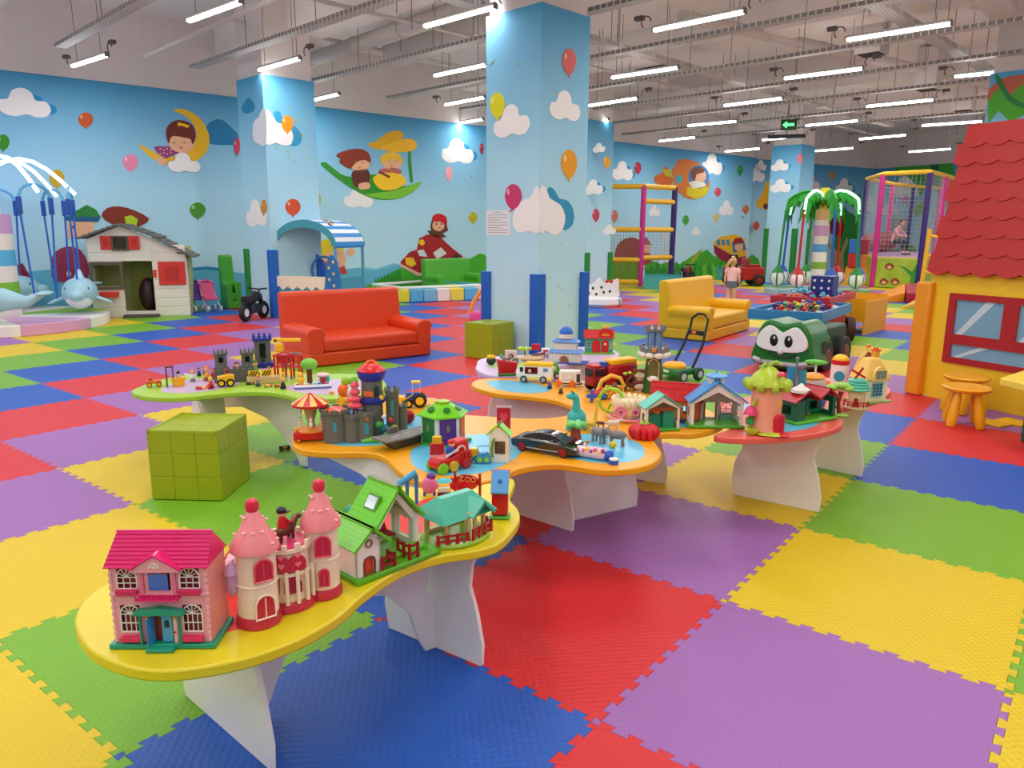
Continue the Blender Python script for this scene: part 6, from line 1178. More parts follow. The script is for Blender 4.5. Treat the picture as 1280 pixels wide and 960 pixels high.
# ============================================================ ORANGE TABLE, RIGHT SIDE AND BEHIND
T, W, H = toy('toy_basket', 'cream petal-edged basket with pink faces on a pink tray', 'toy', (762, 808, 527, 492), .12, 0)
MB().lathe((0, 0, H * .1), [(W * .34, 0), (W * .42, H * .2), (W * .46, H * .6), (W * .44, H * .62)], 22).done('basket', pl((236, 220, 186)), T)
for k in range(16): a = k * PI / 8; MB().ball((W * .44 * math.cos(a), W * .44 * math.sin(a), H * .72), (W * .09, W * .05, H * .2), 8, 6, rz=a + PI / 2).done('petal', pl((240, 226, 192)), T)
for x, r in ((-.2, .15), (.2, .08)):
    o = MB().to((W * x, -W * .42, H * .4)).torus((0, 0, 0), W * r, W * .035, rx=PI / 2, n=18).cyl((0, W * .02, 0), W * r, .006, n=18, rx=PI / 2).done('pink_ring', pl((230, 140, 170)), T); MB().ball((W * x, -W * .45, H * .4), W * .03, 8, 6).done('ring_centre', pl((90, 20, 60)), o)
MB().torus((0, 0, H * .1), W * .52, .007, n=26).done('pink_tray', pl((240, 140, 170)), T)
T, W, H = toy('toy_wheel_loop', 'lime green toy loop leaning on the cream basket', 'toy', (755, 772, 520, 482), .04, 0)
MB().torus((0, 0, H * .5), H * .4, .009, rx=PI / 2, n=20).done('loop', pl((150, 206, 50)), T); MB().tube([(-W * .2, 0, H * .2), (W * .1, 0, H * .5), (W * .3, 0, H * .7)], .006, 8).done('bar', pl((110, 190, 60)), T)
T, W, H = toy('toy_buggy', 'orange and yellow arched buggy with a red nose behind the basket', 'toy', (744, 782, 500, 468), .08, 10)
MB().tube([(-W * .45, 0, H * .3), (-W * .3, 0, H * .75), (0, 0, H * .95), (W * .3, 0, H * .85), (W * .45, 0, H * .5)], [.012, .014, .014, .012, .01], 10).done('yellow_arch', pl((240, 180, 50)), T)
MB().ball((-W * .4, -.01, H * .2), (W * .2, .03, H * .2), 12, 8).done('red_nose', pl((206, 30, 40)), T); MB().box((0, 0, H * .3), (W * .7, .05, H * .3)).done('orange_body', pl((236, 120, 40)), T, bevel=.006)
for x in (-.1, .25): MB().torus((W * x, -.03, H * .4), H * .17, .005, rx=PI / 2, n=16).done('round_window', pl((220, 200, 60)), T)
MB().ball((W * .1, -.02, H * .55), (W * .12, .02, H * .14), 10, 8).done('driver', pl((120, 70, 40)), T)
wheels(T, (-W * .25, W * .3), (-.03, .03), H * .15, .008, (40, 120, 180), (30, 90, 140))
T, W, H = toy('toy_tree_house', 'brown toy tree with lime leaves and a teal pole behind the basket', 'toy', (770, 806, 490, 462), .06, 0)
MB().tube([(-W * .2, 0, 0), (-W * .15, 0, H * .4), (0, 0, H * .7)], [.014, .010, .010], 10).done('trunk', pl((110, 60, 30)), T); MB().tube([(W * .4, 0, 0), (W * .36, 0, H)], .003, 8).done('teal_pole', pl((80, 190, 200)), T)
for k in range(4): MB().ball((-W * .2 + k * W * .16, -.01 * (k % 2), H * (.8 + .06 * (k % 2))), (.016, .014, .01), 10, 6).done('leaf_clump', pl((170, 206, 50)), T)
MB().box((W * .1, 0, H * .3), (W * .5, .03, H * .2)).done('brown_platform', pl((100, 40, 26)), T)
# big red lorry
T, H = toy2('toy_lorry', 'red toy lorry with dark cab and a yellow tipper', 'toy lorry', (737, 492), (798, 484), (770, 450), .10, .37)
MB().box((-.11, 0, .09), (.09, .09, .11)).done('cab', pl((150, 16, 30)), T, bevel=.01); MB().box((-.112, 0, .115), (.094, .07, .045)).box((-.11, 0, .115), (.07, .094, .045)).done('cab_windows', pl((30, 26, 34), .1), T)
MB().box((-.12, 0, .152), (.06, .08, .012)).done('roof_lights', pl((200, 40, 40)), T, bevel=.003); MB().box((.06, 0, .06), (.24, .08, .05)).done('chassis', pl((170, 20, 36)), T, bevel=.006)
MB().box((.07, 0, .115), (.22, .09, .07)).done('red_tank', pl((180, 24, 40)), T, bevel=.012); MB().box((.08, 0, .165), (.20, .08, .035)).done('yellow_tipper', pl((246, 186, 24)), T, bevel=.01)
MB().cyl((-.05, 0, .14), .024, .03, n=14).done('blue_drum', pl((50, 90, 180)), T)
for x in (-.11, .05, .13):
    for y in (-.045, .045): o = MB().cyl((x, y - .014, .034), .034, .028, n=20, rx=-PI / 2).done('wheel', pl(BLK, .6), T, bevel=.004); MB().cyl((x, y + (.0145 if y > 0 else -.016), .034), .014, .002, n=10, rx=-PI / 2).done('hub', pl((120, 20, 40)), o)
T, W, H = toy('toy_blue_star', 'small royal blue plastic star block in front of the lorry', 'toy', (733, 746, 503, 488), .02, 0)
MB().box((0, 0, H * .5), (W * .3, .02, H)).box((0, 0, H * .5), (W, .02, H * .3)).done('star_block', pl((30, 90, 210)), T, bevel=.002); MB().ball((0, -.01, H * .5), .006, 8, 6).done('knob', pl((60, 130, 230)), T)
# brown monkey totem
T, W, H = toy('toy_totem', 'stack of brown animal faces with grey mouths behind the cream basket', 'toy', (788, 812, 490, 458), .05, 0)
for k in range(2):
    MB().box((0, 0, H * (.25 + k * .45)), (W * .8, .04, H * .4)).done('face_block', pl((120, 60, 40)), T, bevel=.006); MB().ball((0, -.022, H * (.2 + k * .45)), (W * .3, .008, H * .12), 10, 6).done('muzzle', pl((200, 190, 180)), T)
MB().ball((-W * .3, 0, H * .95), .008, 8, 6).ball((W * .3, 0, H * .95), .008, 8, 6).done('blue_ears', pl((50, 60, 140)), T)
# castle fountain tower
T, W, H = toy('toy_wizard_tower', 'tall toy tower with grey battlements, white clouds and a tree trunk foot', 'toy', (797, 834, 492, 404), .10, 0)
MB().lathe((0, 0, 0), [(W * .36, 0), (W * .3, H * .3), (W * .24, H * .52)], 16).done('green_trunk', pl((50, 90, 40)), T)
MB().plate(arch(-W * .16, W * .16, H * .24, H * .48), -W * .34, -W * .2).done('arch_door', pl((110, 100, 50)), T, smooth=False); MB().tube([(p[0], -W * .35, p[1]) for p in arch(-W * .18, W * .18, H * .24, H * .5)], .0035, 6).done('arch_frame', pl((220, 170, 150)), T)
for k in range(10): a = k * PI / 5; MB().ball((W * .42 * math.cos(a), W * .42 * math.sin(a), H * .56), (W * .15, W * .15, H * .05), 10, 7).done('white_cloud', pl((232, 226, 216)), T)
MB().lathe((0, 0, H * .58), [(W * .4, 0), (W * .5, .01), (W * .5, H * .07), (W * .44, H * .08)], 16).done('lower_ring', pl((120, 120, 124)), T)
for k in range(10): a = k * PI / 5; MB().box((W * .47 * math.cos(a), W * .47 * math.sin(a), H * .67), (W * .14, W * .06, H * .03), rz=a + PI / 2).done('merlon', pl((126, 126, 130)), T)
for k in range(5): a = k * 2 * PI / 5 + .3; MB().box((W * .24 * math.cos(a), W * .24 * math.sin(a), H * .78), (W * .09, W * .05, H * .24), rz=a + PI / 2).done('pillar', pl((110, 150, 180)), T)
MB().lathe((0, 0, H * .88), [(W * .3, 0), (W * .36, .008), (W * .36, H * .05)], 14).done('upper_ring', pl((116, 116, 120)), T)
for k in range(8): a = k * PI / 4; MB().box((W * .33 * math.cos(a), W * .33 * math.sin(a), H * .95), (W * .13, W * .06, H * .04), rz=a + PI / 2).done('merlon', pl((120, 120, 124)), T)
MB().ball((0, -W * .3, H * .22), (W * .2, W * .1, H * .05), 10, 6).done('white_pool', pl(WHT), T); MB().lathe((0, -W * .5, H * .62), [(.008, 0), (.012, .01), (.014, .02)], 8).done('orange_torch', pl((240, 140, 40)), T)
# teal house
def open_house(label, L, R, top, D, roof, base, wall, inner, turret=None, name='toy_house', back=(60, 130, 110), arched=1):
    T, H = toy2(name, label, 'toy house', L, R, top, D, .20); W = .19; w2 = W / 2; ze = H * (.62 if not turret else .46); zg = H * (.94 if not turret else .80)
    MB().box((0, 0, .006), (.205, D + .01, .012)).done('base', pl(base), T, bevel=.004)
    m = MB()
    for sx in (-1, 1): m.box((sx * (w2 - .006), -D / 2 + .006, (ze + .012) / 2), (.012, .008, ze - .012))
    m.plate([(-w2, ze - .002), (-w2 + .016, ze - .002), (0, zg - .03), (w2 - .016, ze - .002), (w2, ze - .002), (0, zg)], -D / 2 + .002, -D / 2 + .010).done('front_frame', pl(wall), T, smooth=False)
    MB().holed(-w2, w2, .012, ze, D / 2 - .006, D / 2 - .002, [(-w2 * .25, w2 * .15, .02, ze * .8), (w2 * .35, w2 * .8, ze * .4, ze * .8), (-w2 * .85, -w2 * .55, ze * .4, ze * .75)]).plate([(-w2, ze), (w2, ze), (0, zg)], D / 2 - .006, D / 2 - .002).done('back_wall', pl(inner), T, smooth=False)
    for sx in (-1, 1):
        m = MB().to((sx * (w2 - .002), 0, 0), PI / 2); m.holed(-D / 2 + .01, D / 2 - .006, .012, ze, -.002, .002, [(-D * .2, D * .22, ze * .35, ze * .75)]).done('side_wall', pl(wall), T, smooth=False)
    win(T, back, w2 * .35, w2 * .8, ze * .4, ze * .8, D / 2 - .008, 2, 3, 1); win(T, back, -w2 * .85, -w2 * .55, ze * .4, ze * .75, D / 2 - .008, 2, 2)
    MB().box((-w2 * .27, D / 2 - .009, ze * .42), (.005, .004, ze * .8)).box((w2 * .17, D / 2 - .009, ze * .42), (.005, .004, ze * .8)).done('door_frame', pl((150, 70, 40)), T, smooth=False)
    MB().box((w2 * .55, D * .3, ze * .2), (w2 * .5, .02, ze * .3)).done('counter', pl((90, 140, 120)), T, bevel=.002)
    roofs(T, roof, W, -D / 2, D / 2, ze, zg + .006, .010, .006, 6)
    if turret:
        MB().box((0, 0, H * .83), (.05, .045, H * .14)).done('turret', pl((236, 232, 224)), T); MB().torus((0, -.024, H * .84), .010, .002, rx=PI / 2, n=14).done('clock_ring', pl((40, 140, 150)), T)
        MB().lathe((0, 0, H * .89), [(.042, 0), (.042, .004), (.02, H * .05), (.004, H * .08), (.003, H * .11)], 8, rz=PI / 8).done('turret_roof', pl(roof), T, smooth=False)
    return T, H
T, H = open_house('small open house with a teal scalloped roof and green half door', (806, 540), (850, 538), (829, 491), .09, (70, 190, 170), (90, 180, 50), (238, 228, 206), (214, 190, 150))
MB().box((-.03, .0, .05), (.11, .004, .07)).done('half_wall', pl((20, 130, 100)), T); MB().plate(arch(.01, .075, .012, .12), -.02, -.016).done('green_door', pl((24, 150, 110)), T, smooth=False); MB().box((0, -.03, H * .58), (.13, .004, .02)).done('brown_beam', pl((150, 60, 30)), T)
T, H = open_house('open school house with a light blue roof and a small belfry', (861, 535), (930, 536), (895, 463), .10, (70, 150, 214), (90, 180, 50), (240, 234, 224), (206, 190, 180), turret=1)
# red roofed barn behind
T, W, H = toy('toy_barn', 'long red roofed orange barn behind the teal and blue roofed houses', 'toy house', (814, 876, 528, 478), .10, -6); D = .1
MB().holed(-W / 2 + .01, W / 2 - .01, 0, H * .56, -D / 2, -D / 2 + .004, [(W * .15, W * .24, H * .25, H * .45), (-W * .2, -W * .1, H * .2, H * .4)]).done('front_wall', pl((206, 110, 40)), T, smooth=False)
MB().holed(-W / 2 + .01, W / 2 - .01, 0, H * .56, D / 2 - .004, D / 2, [(W * .1, W * .3, H * .2, H * .45)]).done('back_wall', pl((206, 110, 40)), T, smooth=False)
for sx in (-1, 1): MB().side([(-D / 2, 0), (D / 2, 0), (D / 2, H * .56), (0, H * .96), (-D / 2, H * .56)], sx * (W / 2 - .012), sx * (W / 2 - .008)).done('end_wall', pl((196, 40, 40)), T, smooth=False)
roofs(T, (196, 20, 28), W, -D / 2, D / 2, H * .56, H * .98, .008, .006, 3, axis='x'); MB().cyl((-W / 2, 0, H * .99), .006, W, n=8, ry=PI / 2).done('ridge', pl((190, 20, 30)), T)
for k in range(3): MB().plate([(-W * .2 + k * W * .2, H * .66), (-W * .17 + k * W * .2, H * .66), (-W * .18 + k * W * .2, H * .76)], -D / 2 - .012 + .02, -D / 2 + .02).done('yellow_gable_cut', pl((250, 210, 160)), T, smooth=False)
MB().box((0, -D / 2 - .006, H * .06), (W * .9, .012, H * .1)).done('purple_fence', pl((70, 60, 110)), T)
# ---- upper left blob: van, caravan, figures
T, H = toy2('toy_camper', 'white and yellow toy camper van with an open side window', 'toy van', (645, 478), (690, 480), (668, 445), .09, .24)
MB().plate([(-.118, .02), (.118, .02), (.118, .105), (.10, .115), (-.075, .115), (-.10, .07), (-.118, .06)], -.04, .04).done('van_body', pl((240, 238, 226)), T, bevel=.006); MB().plate([(-.08, .11), (.12, .11), (.12, .135), (-.06, .135)], -.042, .042).done('yellow_roof', pl((246, 196, 20)), T, bevel=.006)
MB().box((0, -.041, .03), (.23, .003, .018)).done('yellow_skirt', pl((244, 214, 80)), T); o = MB().box((-.02, -.041, .083), (.085, .003, .045)).done('side_window', pl((90, 20, 30), .1), T, bevel=.003); MB().ball((-.03, -.042, .08), (.012, .004, .014), 8, 6).done('passenger', pl(SKIN), o)
MB().box((-.085, -.041, .088), (.022, .003, .03)).done('cab_window', pl((40, 40, 50), .1), T); MB().box((.075, -.041, .09), (.03, .003, .022)).done('blue_notice', pl((80, 140, 200)), T)
wheels(T, (-.07, .06), (-.04, .04), .024, .012, (150, 170, 190), (50, 56, 60))
T, H = toy2('toy_caravan', 'white toy caravan with orange wheels behind a green car', 'toy caravan', (697, 483), (727, 484), (712, 454), .09, .2)
MB().box((0, 0, .08), (.18, .08, .11)).done('caravan_body', pl((238, 236, 230)), T, bevel=.012, seg=3); win(T, (200, 200, 196), -.06, .03, .06, .11, -.042, 1, 1, pane=(232, 230, 224)); MB().box((.07, -.041, .075), (.03, .003, .07)).done('back_door', pl((50, 50, 54)), T); MB().box((0, 0, .024), (.2, .07, .012)).done('black_frame', pl(BLK), T)
wheels(T, (.02, -.09), (-.038, .038), .026, .014, (240, 120, 30), (244, 110, 20)); MB().box((.11, 0, .03), (.04, .05, .02)).done('tow_step', pl(WHT), T)
T, W, H = toy('toy_car', 'green toy car between the camper van and the caravan', 'toy car', (683, 700, 474, 452), .07, 0)
MB().plate([(-W * .5, H * .15), (W * .5, H * .15), (W * .5, H * .5), (W * .25, H * .95), (-W * .3, H * .95), (-W * .5, H * .5)], -.03, .03).done('body', pl((80, 160, 40)), T, bevel=.005); MB().box((0, -.031, H * .66), (W * .4, .003, H * .26)).done('window', pl((190, 220, 200), .1), T); wheels(T, (-W * .3, W * .3), (-.03, .03), H * .2, .01)
figure('toy boy with yellow hair and a blue shirt before the camper van', 687, 486, .07, (40, 90, 170), (240, 190, 60))
figure('toy figure with a dark jacket standing before the caravan', 701, 492, .06, (90, 80, 90), (150, 110, 60))
# boat and toys on lilac table
T, W, H = toy('toy_boat', 'red and green toy boat with grey animals on board', 'toy boat', (621, 646, 470, 449), .08, 10)
MB().put([(-W * .4, -.02, 0), (W * .4, -.02, 0), (W * .4, .02, 0), (-W * .4, .02, 0), (-W * .52, -.035, H), (W * .52, -.035, H * .8), (W * .52, .035, H * .8), (-W * .52, .035, H)], [(0, 3, 2, 1), (4, 5, 6, 7), (0, 1, 5, 4), (1, 2, 6, 5), (2, 3, 7, 6), (3, 0, 4, 7)]).done('hull', pl((190, 20, 34)), T, bevel=.004)
MB().box((0, 0, .008), (W * .9, .06, .016)).done('green_keel', pl((50, 130, 60)), T, bevel=.003); MB().ball((-W * .15, 0, H * 1.05), (.014, .012, .018), 10, 8).ball((W * .15, 0, H * 1.1), (.014, .012, .02), 10, 8).done('grey_animals', pl((150, 130, 130)), T); MB().ball((-W * .3, 0, H * 1.2), (.01, .008, .018), 8, 6).done('teal_sail', pl((90, 180, 180)), T)
T, W, H = toy('toy_wagon', 'pale pink toy box wagon with grey wheels behind the boat', 'toy', (629, 648, 456, 436), .07, 0)
MB().box((0, 0, H * .6), (W * .8, .05, H * .6)).done('box', pl((220, 190, 196)), T, bevel=.004); MB().ball((0, -.026, H * .55), (W * .2, .006, H * .18), 8, 6).done('brown_patch', pl((130, 80, 60)), T); wheels(T, (-W * .3, W * .3), (-.02, .02), H * .22, .012, (120, 140, 110), (90, 100, 90))
T, W, H = toy('toy_bee', 'round yellow and black ridged bee toy at the lilac table end', 'toy', (607, 621, 457, 443), .06, 0)
MB().ball((0, 0, H * .4), (W * .45, .03, H * .4), 12, 8).done('black_body', pl((40, 34, 24)), T)
for k in range(6): a = k * PI / 3; MB().ball((W * .24 * math.cos(a), .016 * math.sin(a), H * .76), (W * .16, .01, H * .2), 8, 6).done('yellow_tuft', pl((240, 196, 20)), T)
T, W, H = toy('toy_palm_raft', 'lime palm toy on a sandy raft with a crimson seat', 'toy', (646, 682, 452, 428), .08, 0)
MB().ball((0, 0, H * .14), (W * .5, .04, H * .16), 12, 6).done('sand_base', pl((224, 196, 150)), T); MB().tube([(-W * .2, 0, H * .1), (-W * .24, 0, H * .6)], .006, 8).done('trunk', pl((150, 100, 60)), T); MB().box((W * .16, 0, H * .75), (W * .3, .03, H * .34)).done('crimson_seat', pl((190, 20, 60)), T, bevel=.004); MB().box((W * .25, 0, H * .35), (W * .5, .02, H * .12), ry=-.2).done('brown_log', pl((130, 60, 40)), T)
for k in range(5): a = k * 2 * PI / 5; MB().ball((-W * .24 + W * .14 * math.cos(a), .02 * math.sin(a), H * .66), (W * .17, .012, H * .1), 8, 5, rz=a).done('frond', pl((180, 210, 60)), T)
T, W, H = toy('toy_ambulance', 'tiny white toy ambulance beside the blue domed palace', 'toy car', (676, 688, 447, 433), .05, 0)
MB().box((0, 0, H * .5), (W * .9, .04, H * .66)).done('body', pl(WHT), T, bevel=.004); MB().box((0, -.021, H * .6), (W * .5, .002, H * .2)).done('red_band', pl(RED), T); wheels(T, (-W * .25, W * .25), (-.018, .018), H * .18, .008)
# domed palace
T, W, H = toy('toy_palace', 'white three-tier toy palace with light blue roofs and a blue dome', 'toy', (685, 729, 454, 407), .14, -10); WB_ = (232, 226, 212); BB = (96, 150, 220)
for k, (f, z0, z1) in enumerate(((.9, 0, .26), (.66, .32, .54))):
    MB().box((0, 0, H * (z0 + z1) / 2), (W * f, .14 * f, H * (z1 - z0))).done('tier', pl(WB_), T, bevel=.003)
    for r in range(3): MB().box((0, 0, H * (z1 + .03 + r * .028)), (W * (f + .14 - r * .09), .14 * (f + .14 - r * .09), H * .03), tp=.93).done('roof_course', pl(BB), T, smooth=False)
    for i in range(9): MB().box((-W * f / 2 + W * f * i / 8, -.07 * f - .001, H * (z0 + z1) / 2), (.0018, .002, H * (z1 - z0))).done('wall_line', pl((200, 190, 176)), T, smooth=False)
MB().cyl((0, 0, H * .66), W * .2, H * .12, n=20).done('drum', pl(WB_), T); MB().ball((0, 0, H * .80), (W * .2, W * .2, H * .18), 18, 10).done('dome', pl((30, 100, 200)), T)
MB().plate(arch(-W * .12, W * .1, 0, H * .18), -.068, -.062).done('arch_door', pl((150, 100, 70)), T, smooth=False); MB().tube([(p[0], -.068, p[1]) for p in arch(-W * .14, W * .12, 0, H * .20)], .003, 6).done('door_arch', pl((200, 150, 100)), T)
MB().box((W * .1, -.03, .004), (W * 1.1, .15, .008)).done('blue_base', pl((50, 80, 170)), T, bevel=.003)
# small barn with green sides
T, W, H = toy('toy_barn', 'small red roofed barn with teal walls and a clock gable on the lilac table', 'toy house', (728, 768, 443, 407), .11, 8); D = .09
MB().box((0, 0, .006), (W, D * 1.1, .012)).done('base', pl((120, 200, 60)), T, bevel=.003)
MB().box((0, 0, H * .34), (W * .86, D * .8, H * .56)).done('walls', pl((50, 150, 120)), T)
for x, w_ in ((-.1, .26), (.18, .22)): MB().plate(arch(W * (x - w_ / 2), W * (x + w_ / 2), .012, H * .52), -D * .42, -D * .4 + .002).done('red_door', pl((200, 30, 30)), T, smooth=False)
MB().ball((W * .18, -D * .43, H * .36), (.010, .003, .012), 10, 6).done('yellow_window', pl((246, 226, 150)), T); win(T, WHT, -W * .38, -W * .28, H * .24, H * .42, -D * .42, 1, 2, pane=(30, 60, 90)); win(T, WHT, W * .34, W * .4, H * .2, H * .46, -D * .42, 1, 2)
roofs(T, (206, 40, 40), W * .9, -D * .42, D * .42, H * .56, H * .84, .006, .006, 4, axis='x')
MB().plate([(-W * .04, H * .55), (W * .42, H * .55), (W * .4, H * .8), (W * .3, H * .92), (W * .08, H * .92), (-W * .02, H * .8)], -D * .46, -D * .4).done('gable', pl((206, 40, 36)), T, smooth=False); MB().plate(ell(W * .19, H * .66, W * .14, H * .07, 10, 0, PI), -D * .48, -D * .46).done('yellow_sign', pl((220, 160, 50)), T, smooth=False)
MB().box((W * .22, 0, H * .96), (W * .24, .02, H * .06)).box((W * .16, 0, H * 1.0), (W * .08, .016, H * .06)).done('yellow_chimney', pl((246, 190, 40)), T, bevel=.002); MB().ball((-W * .3, 0, H * .92), .008, 8, 6).done('white_bird', pl(WHT), T)
# toy lawn mower on the floor
P = at(845, 474); T = thing('toy_mower', 'green toy lawn mower with a yellow hood and a tall black handle', 'toy mower', (P.x, P.y, 0), aim(P, -40), None, .8)
MB().box((0, 0, .12), (.38, .4, .09)).done('deck', pl((20, 110, 50)), T, bevel=.03, seg=3); MB().lathe((-.02, -.02, .16), [(.15, 0), (.15, .03), (.12, .06), (.06, .07)], 20).done('yellow_hood', pl((240, 176, 30)), T); MB().box((0, -.2, .13), (.08, .01, .03)).done('badge', pl((220, 220, 200)), T)
for x in (-.22, .22):
    for y in (-.15, .17): o = MB().cyl((x - .03, y, .085), .085, .06, n=22, ry=PI / 2).done('wheel', pl((20, 70, 36) if x > 0 else (24, 30, 24), .5), T, bevel=.012); MB().cyl((x + (.031 if x > 0 else -.036), y, .085), .045, .005, n=14, ry=PI / 2).done('hub', pl((200, 200, 190)), o)
for sx in (-1, 1): MB().tube([(sx * .16, .12, .16), (sx * .15, .3, .42), (sx * .13, .38, .62)], .018, 8).done('handle_rod', pl(BLK), T)
MB().tube([(-.13, .38, .62), (-.13, .42, .76), (-.05, .44, .82), (.05, .44, .82), (.13, .42, .76), (.13, .38, .62)], .016, 8).done('handle_bar', pl(BLK), T); MB().box((0, .36, .58), (.26, .04, .06)).done('control_panel', pl((30, 30, 30)), T, bevel=.01); MB().box((-.02, .335, .585), (.06, .01, .035)).done('orange_label', pl((240, 120, 50)), T)
# ============================================================ SALMON TABLE
T, H = toy2('fairy_house', 'peach tree-trunk fairy house with a lime leaf roof and red door', 'toy house', (932, 541), (984, 543), (957, 452), .11, .20)
PE = (244, 160, 130); MB().lathe((0, 0, 0), [(.092, 0), (.078, H * .08), (.074, H * .4), (.076, H * .75), (.05, H * .86)], 22).done('trunk_body', pl(PE), T)
LR = pl((176, 200, 50)); MB().lathe((0, 0, H * .68), [(.1, 0), (.098, .01), (.07, H * .14), (.03, H * .24), (.006, H * .27)], 14, sy=1.05).done('leaf_roof', LR, T)
for k in range(9): a = k * 2 * PI / 9; MB().ball((.092 * math.cos(a), .092 * math.sin(a), H * .68), (.03, .02, .03), 10, 7, rz=a).done('leaf_tip', LR, T)
MB().tube([(0, 0, H * .9), (.01, 0, H * .98), (.035, 0, H * 1.0), (.06, -.01, H * .96)], [.014, .012, .011, .006], 8).tube([(0, 0, H * .9), (-.02, -.01, H * .97), (-.05, -.02, H * .93)], [.012, .010, .005], 8).done('curled_stem', pl((150, 190, 50)), T)
for x, z, a in ((-.01, .62, 0), (.0, .42, .95), (.0, .70, .9)):
    m = MB().to((0, 0, H * z), a); m.torus((0, -.072, 0), .019, .0035, rx=PI / 2, n=16); m.box((0, -.072, 0), (.034, .004, .003)).box((0, -.072, 0), (.003, .004, .034)); o = m.done('round_window', pl((240, 180, 40)), T, smooth=False)
    MB().to((0, 0, H * z), a).cyl((0, -.066, 0), .017, .002, n=14, rx=PI / 2).done('pane', pl((180, 60, 60)), o)
MB().to((0, 0, 0), .62).plate(arch(-.022, .022, .0, H * .28), -.098, -.06).done('red_door', pl((206, 30, 50)), T, smooth=False); MB().to((0, 0, 0), .62).tube([(p[0], -.098, p[1]) for p in arch(-.026, .026, 0, H * .30)], .004, 6).done('door_frame', pl((226, 50, 70)), T)
MB().ball((.07, -.1, .006), (.035, .03, .010), 12, 6).done('red_step', pl((206, 30, 50)), T); MB().ball((.02, -.09, .006), (.08, .04, .009), 14, 6).done('lime_base', pl((196, 206, 60)), T)
MB().tube([(-.07, -.03, 0), (-.085, -.04, H * .2), (-.07, -.05, H * .42), (-.06, -.06, H * .5)], [.010, .009, .008, .006], 8).done('lime_stalk', pl((180, 206, 60)), T)
MB().lathe((-.085, -.06, H * .28), [(.034, 0), (.03, .010), (.022, .03), (.006, .044)], 14).done('pink_bell', pl((232, 60, 120)), T); MB().cyl((-.085, -.06, H * .14), .02, H * .08, n=12).done('green_cup', pl((50, 150, 80)), T); MB().lathe((-.075, -.08, 0), [(.02, 0), (.034, .018), (.036, .026)], 14).done('lime_bowl', pl((190, 200, 40)), T)
MB().ball((.045, -.07, H * .86), (.02, .015, .013), 10, 6).done('pink_mushroom', pl((240, 90, 120)), T)
T, W, H = toy('pirate_ship', 'grey toy ship with a mast, blue sail and red figures', 'toy ship', (972, 1010, 520, 447), .09, 10)
MB().put([(-W * .3, -.02, 0), (W * .3, -.02, 0), (W * .3, .02, 0), (-W * .3, .02, 0), (-W * .5, -.04, H * .36), (W * .5, -.04, H * .36), (W * .5, .04, H * .36), (-W * .5, .04, H * .36)], [(0, 3, 2, 1), (4, 5, 6, 7), (0, 1, 5, 4), (1, 2, 6, 5), (2, 3, 7, 6), (3, 0, 4, 7)]).done('hull', pl((110, 112, 120)), T, bevel=.006)
MB().cyl((0, 0, H * .36), .006, H * .62, n=8).done('mast', pl((120, 124, 130)), T); MB().ball((0, 0, H * .99), .010, 8, 6).done('mast_top', pl((130, 130, 136)), T); MB().cyl((0, 0, H * .86), .004, W * .6, n=8, ry=PI / 2).done('yard', pl((120, 124, 130)), T)
MB().box((-W * .12, .01, H * .66), (W * .34, .003, H * .36)).done('blue_sail', pl((40, 140, 190)), T); MB().box((W * .2, .01, H * .62), (W * .26, .003, H * .34)).done('blue_sail', pl((50, 150, 170)), T)
for x, c in ((-.2, (190, 30, 36)), (.05, (176, 24, 30)), (-.4, (240, 170, 30))): MB().ball((W * x, -.03, H * .42), (.016, .014, .02), 8, 6).done('crew', pl(c), T)
MB().tube([(-W * .3, -.04, H * .3), (.0, -.06, H * .18), (W * .3, -.05, H * .3)], .004, 6).done('chain', pl((150, 152, 160)), T); MB().box((W * .2, -.07, H * .12), (W * .5, .02, .014), rz=.2, ry=.3).done('striped_board', pl((220, 130, 150)), T)
# green stable with red roof
T, H = toy2('toy_stable', 'dark green open stable with a red roof on a lime base', 'toy house', (994, 532), (1046, 524), (1018, 480), .12, .22); w2 = .1; D = .11; ze = H * .56
MB().box((0, 0, .006), (.22, .13, .012)).done('base', pl((90, 190, 40)), T, bevel=.004); DG = (10, 100, 70)
MB().box((-.08, -D / 2 + .004, ze / 2 + .01), (.045, .006, ze)).box((.094, -D / 2 + .004, ze / 2 + .01), (.01, .006, ze)).done('front_wall', pl(DG), T, smooth=False)
MB().holed(-w2, w2, .012, ze + .012, D / 2 - .006, D / 2, [(-.02, .06, .04, ze * .9)]).done('back_wall', pl(DG), T, smooth=False)
for sx in (-1, 1): m = MB().to((sx * w2, 0, 0), PI / 2); m.holed(-D / 2, D / 2, .012, ze + .01, -.003, .003, [(-D * .25, D * .25, ze * .4, ze * .85)]).done('side_wall', pl(DG), T, smooth=False)
MB().holed(.01, .09, .02, ze, .0, .004, [(.025, .08, ze * .45, ze * .85)]).done('inner_partition', pl((20, 120, 90)), T, smooth=False); MB().box((-.035, -.01, ze * .5), (.004, .03, ze * .9)).done('white_post', pl((230, 226, 210)), T)
for x0, ww in ((-.045, .13), (.065, .10)): roofs(T, (180, 24, 40), ww, -D / 2, D / 2, ze + .004, H * .86, .004, .006, 5, x0=x0)
MB().lathe((-.05, -.02, H * .82), [(.036, 0), (.034, .01), (.012, .024), (.005, .032)], 14).done('white_cap', pl((226, 224, 216)), T)
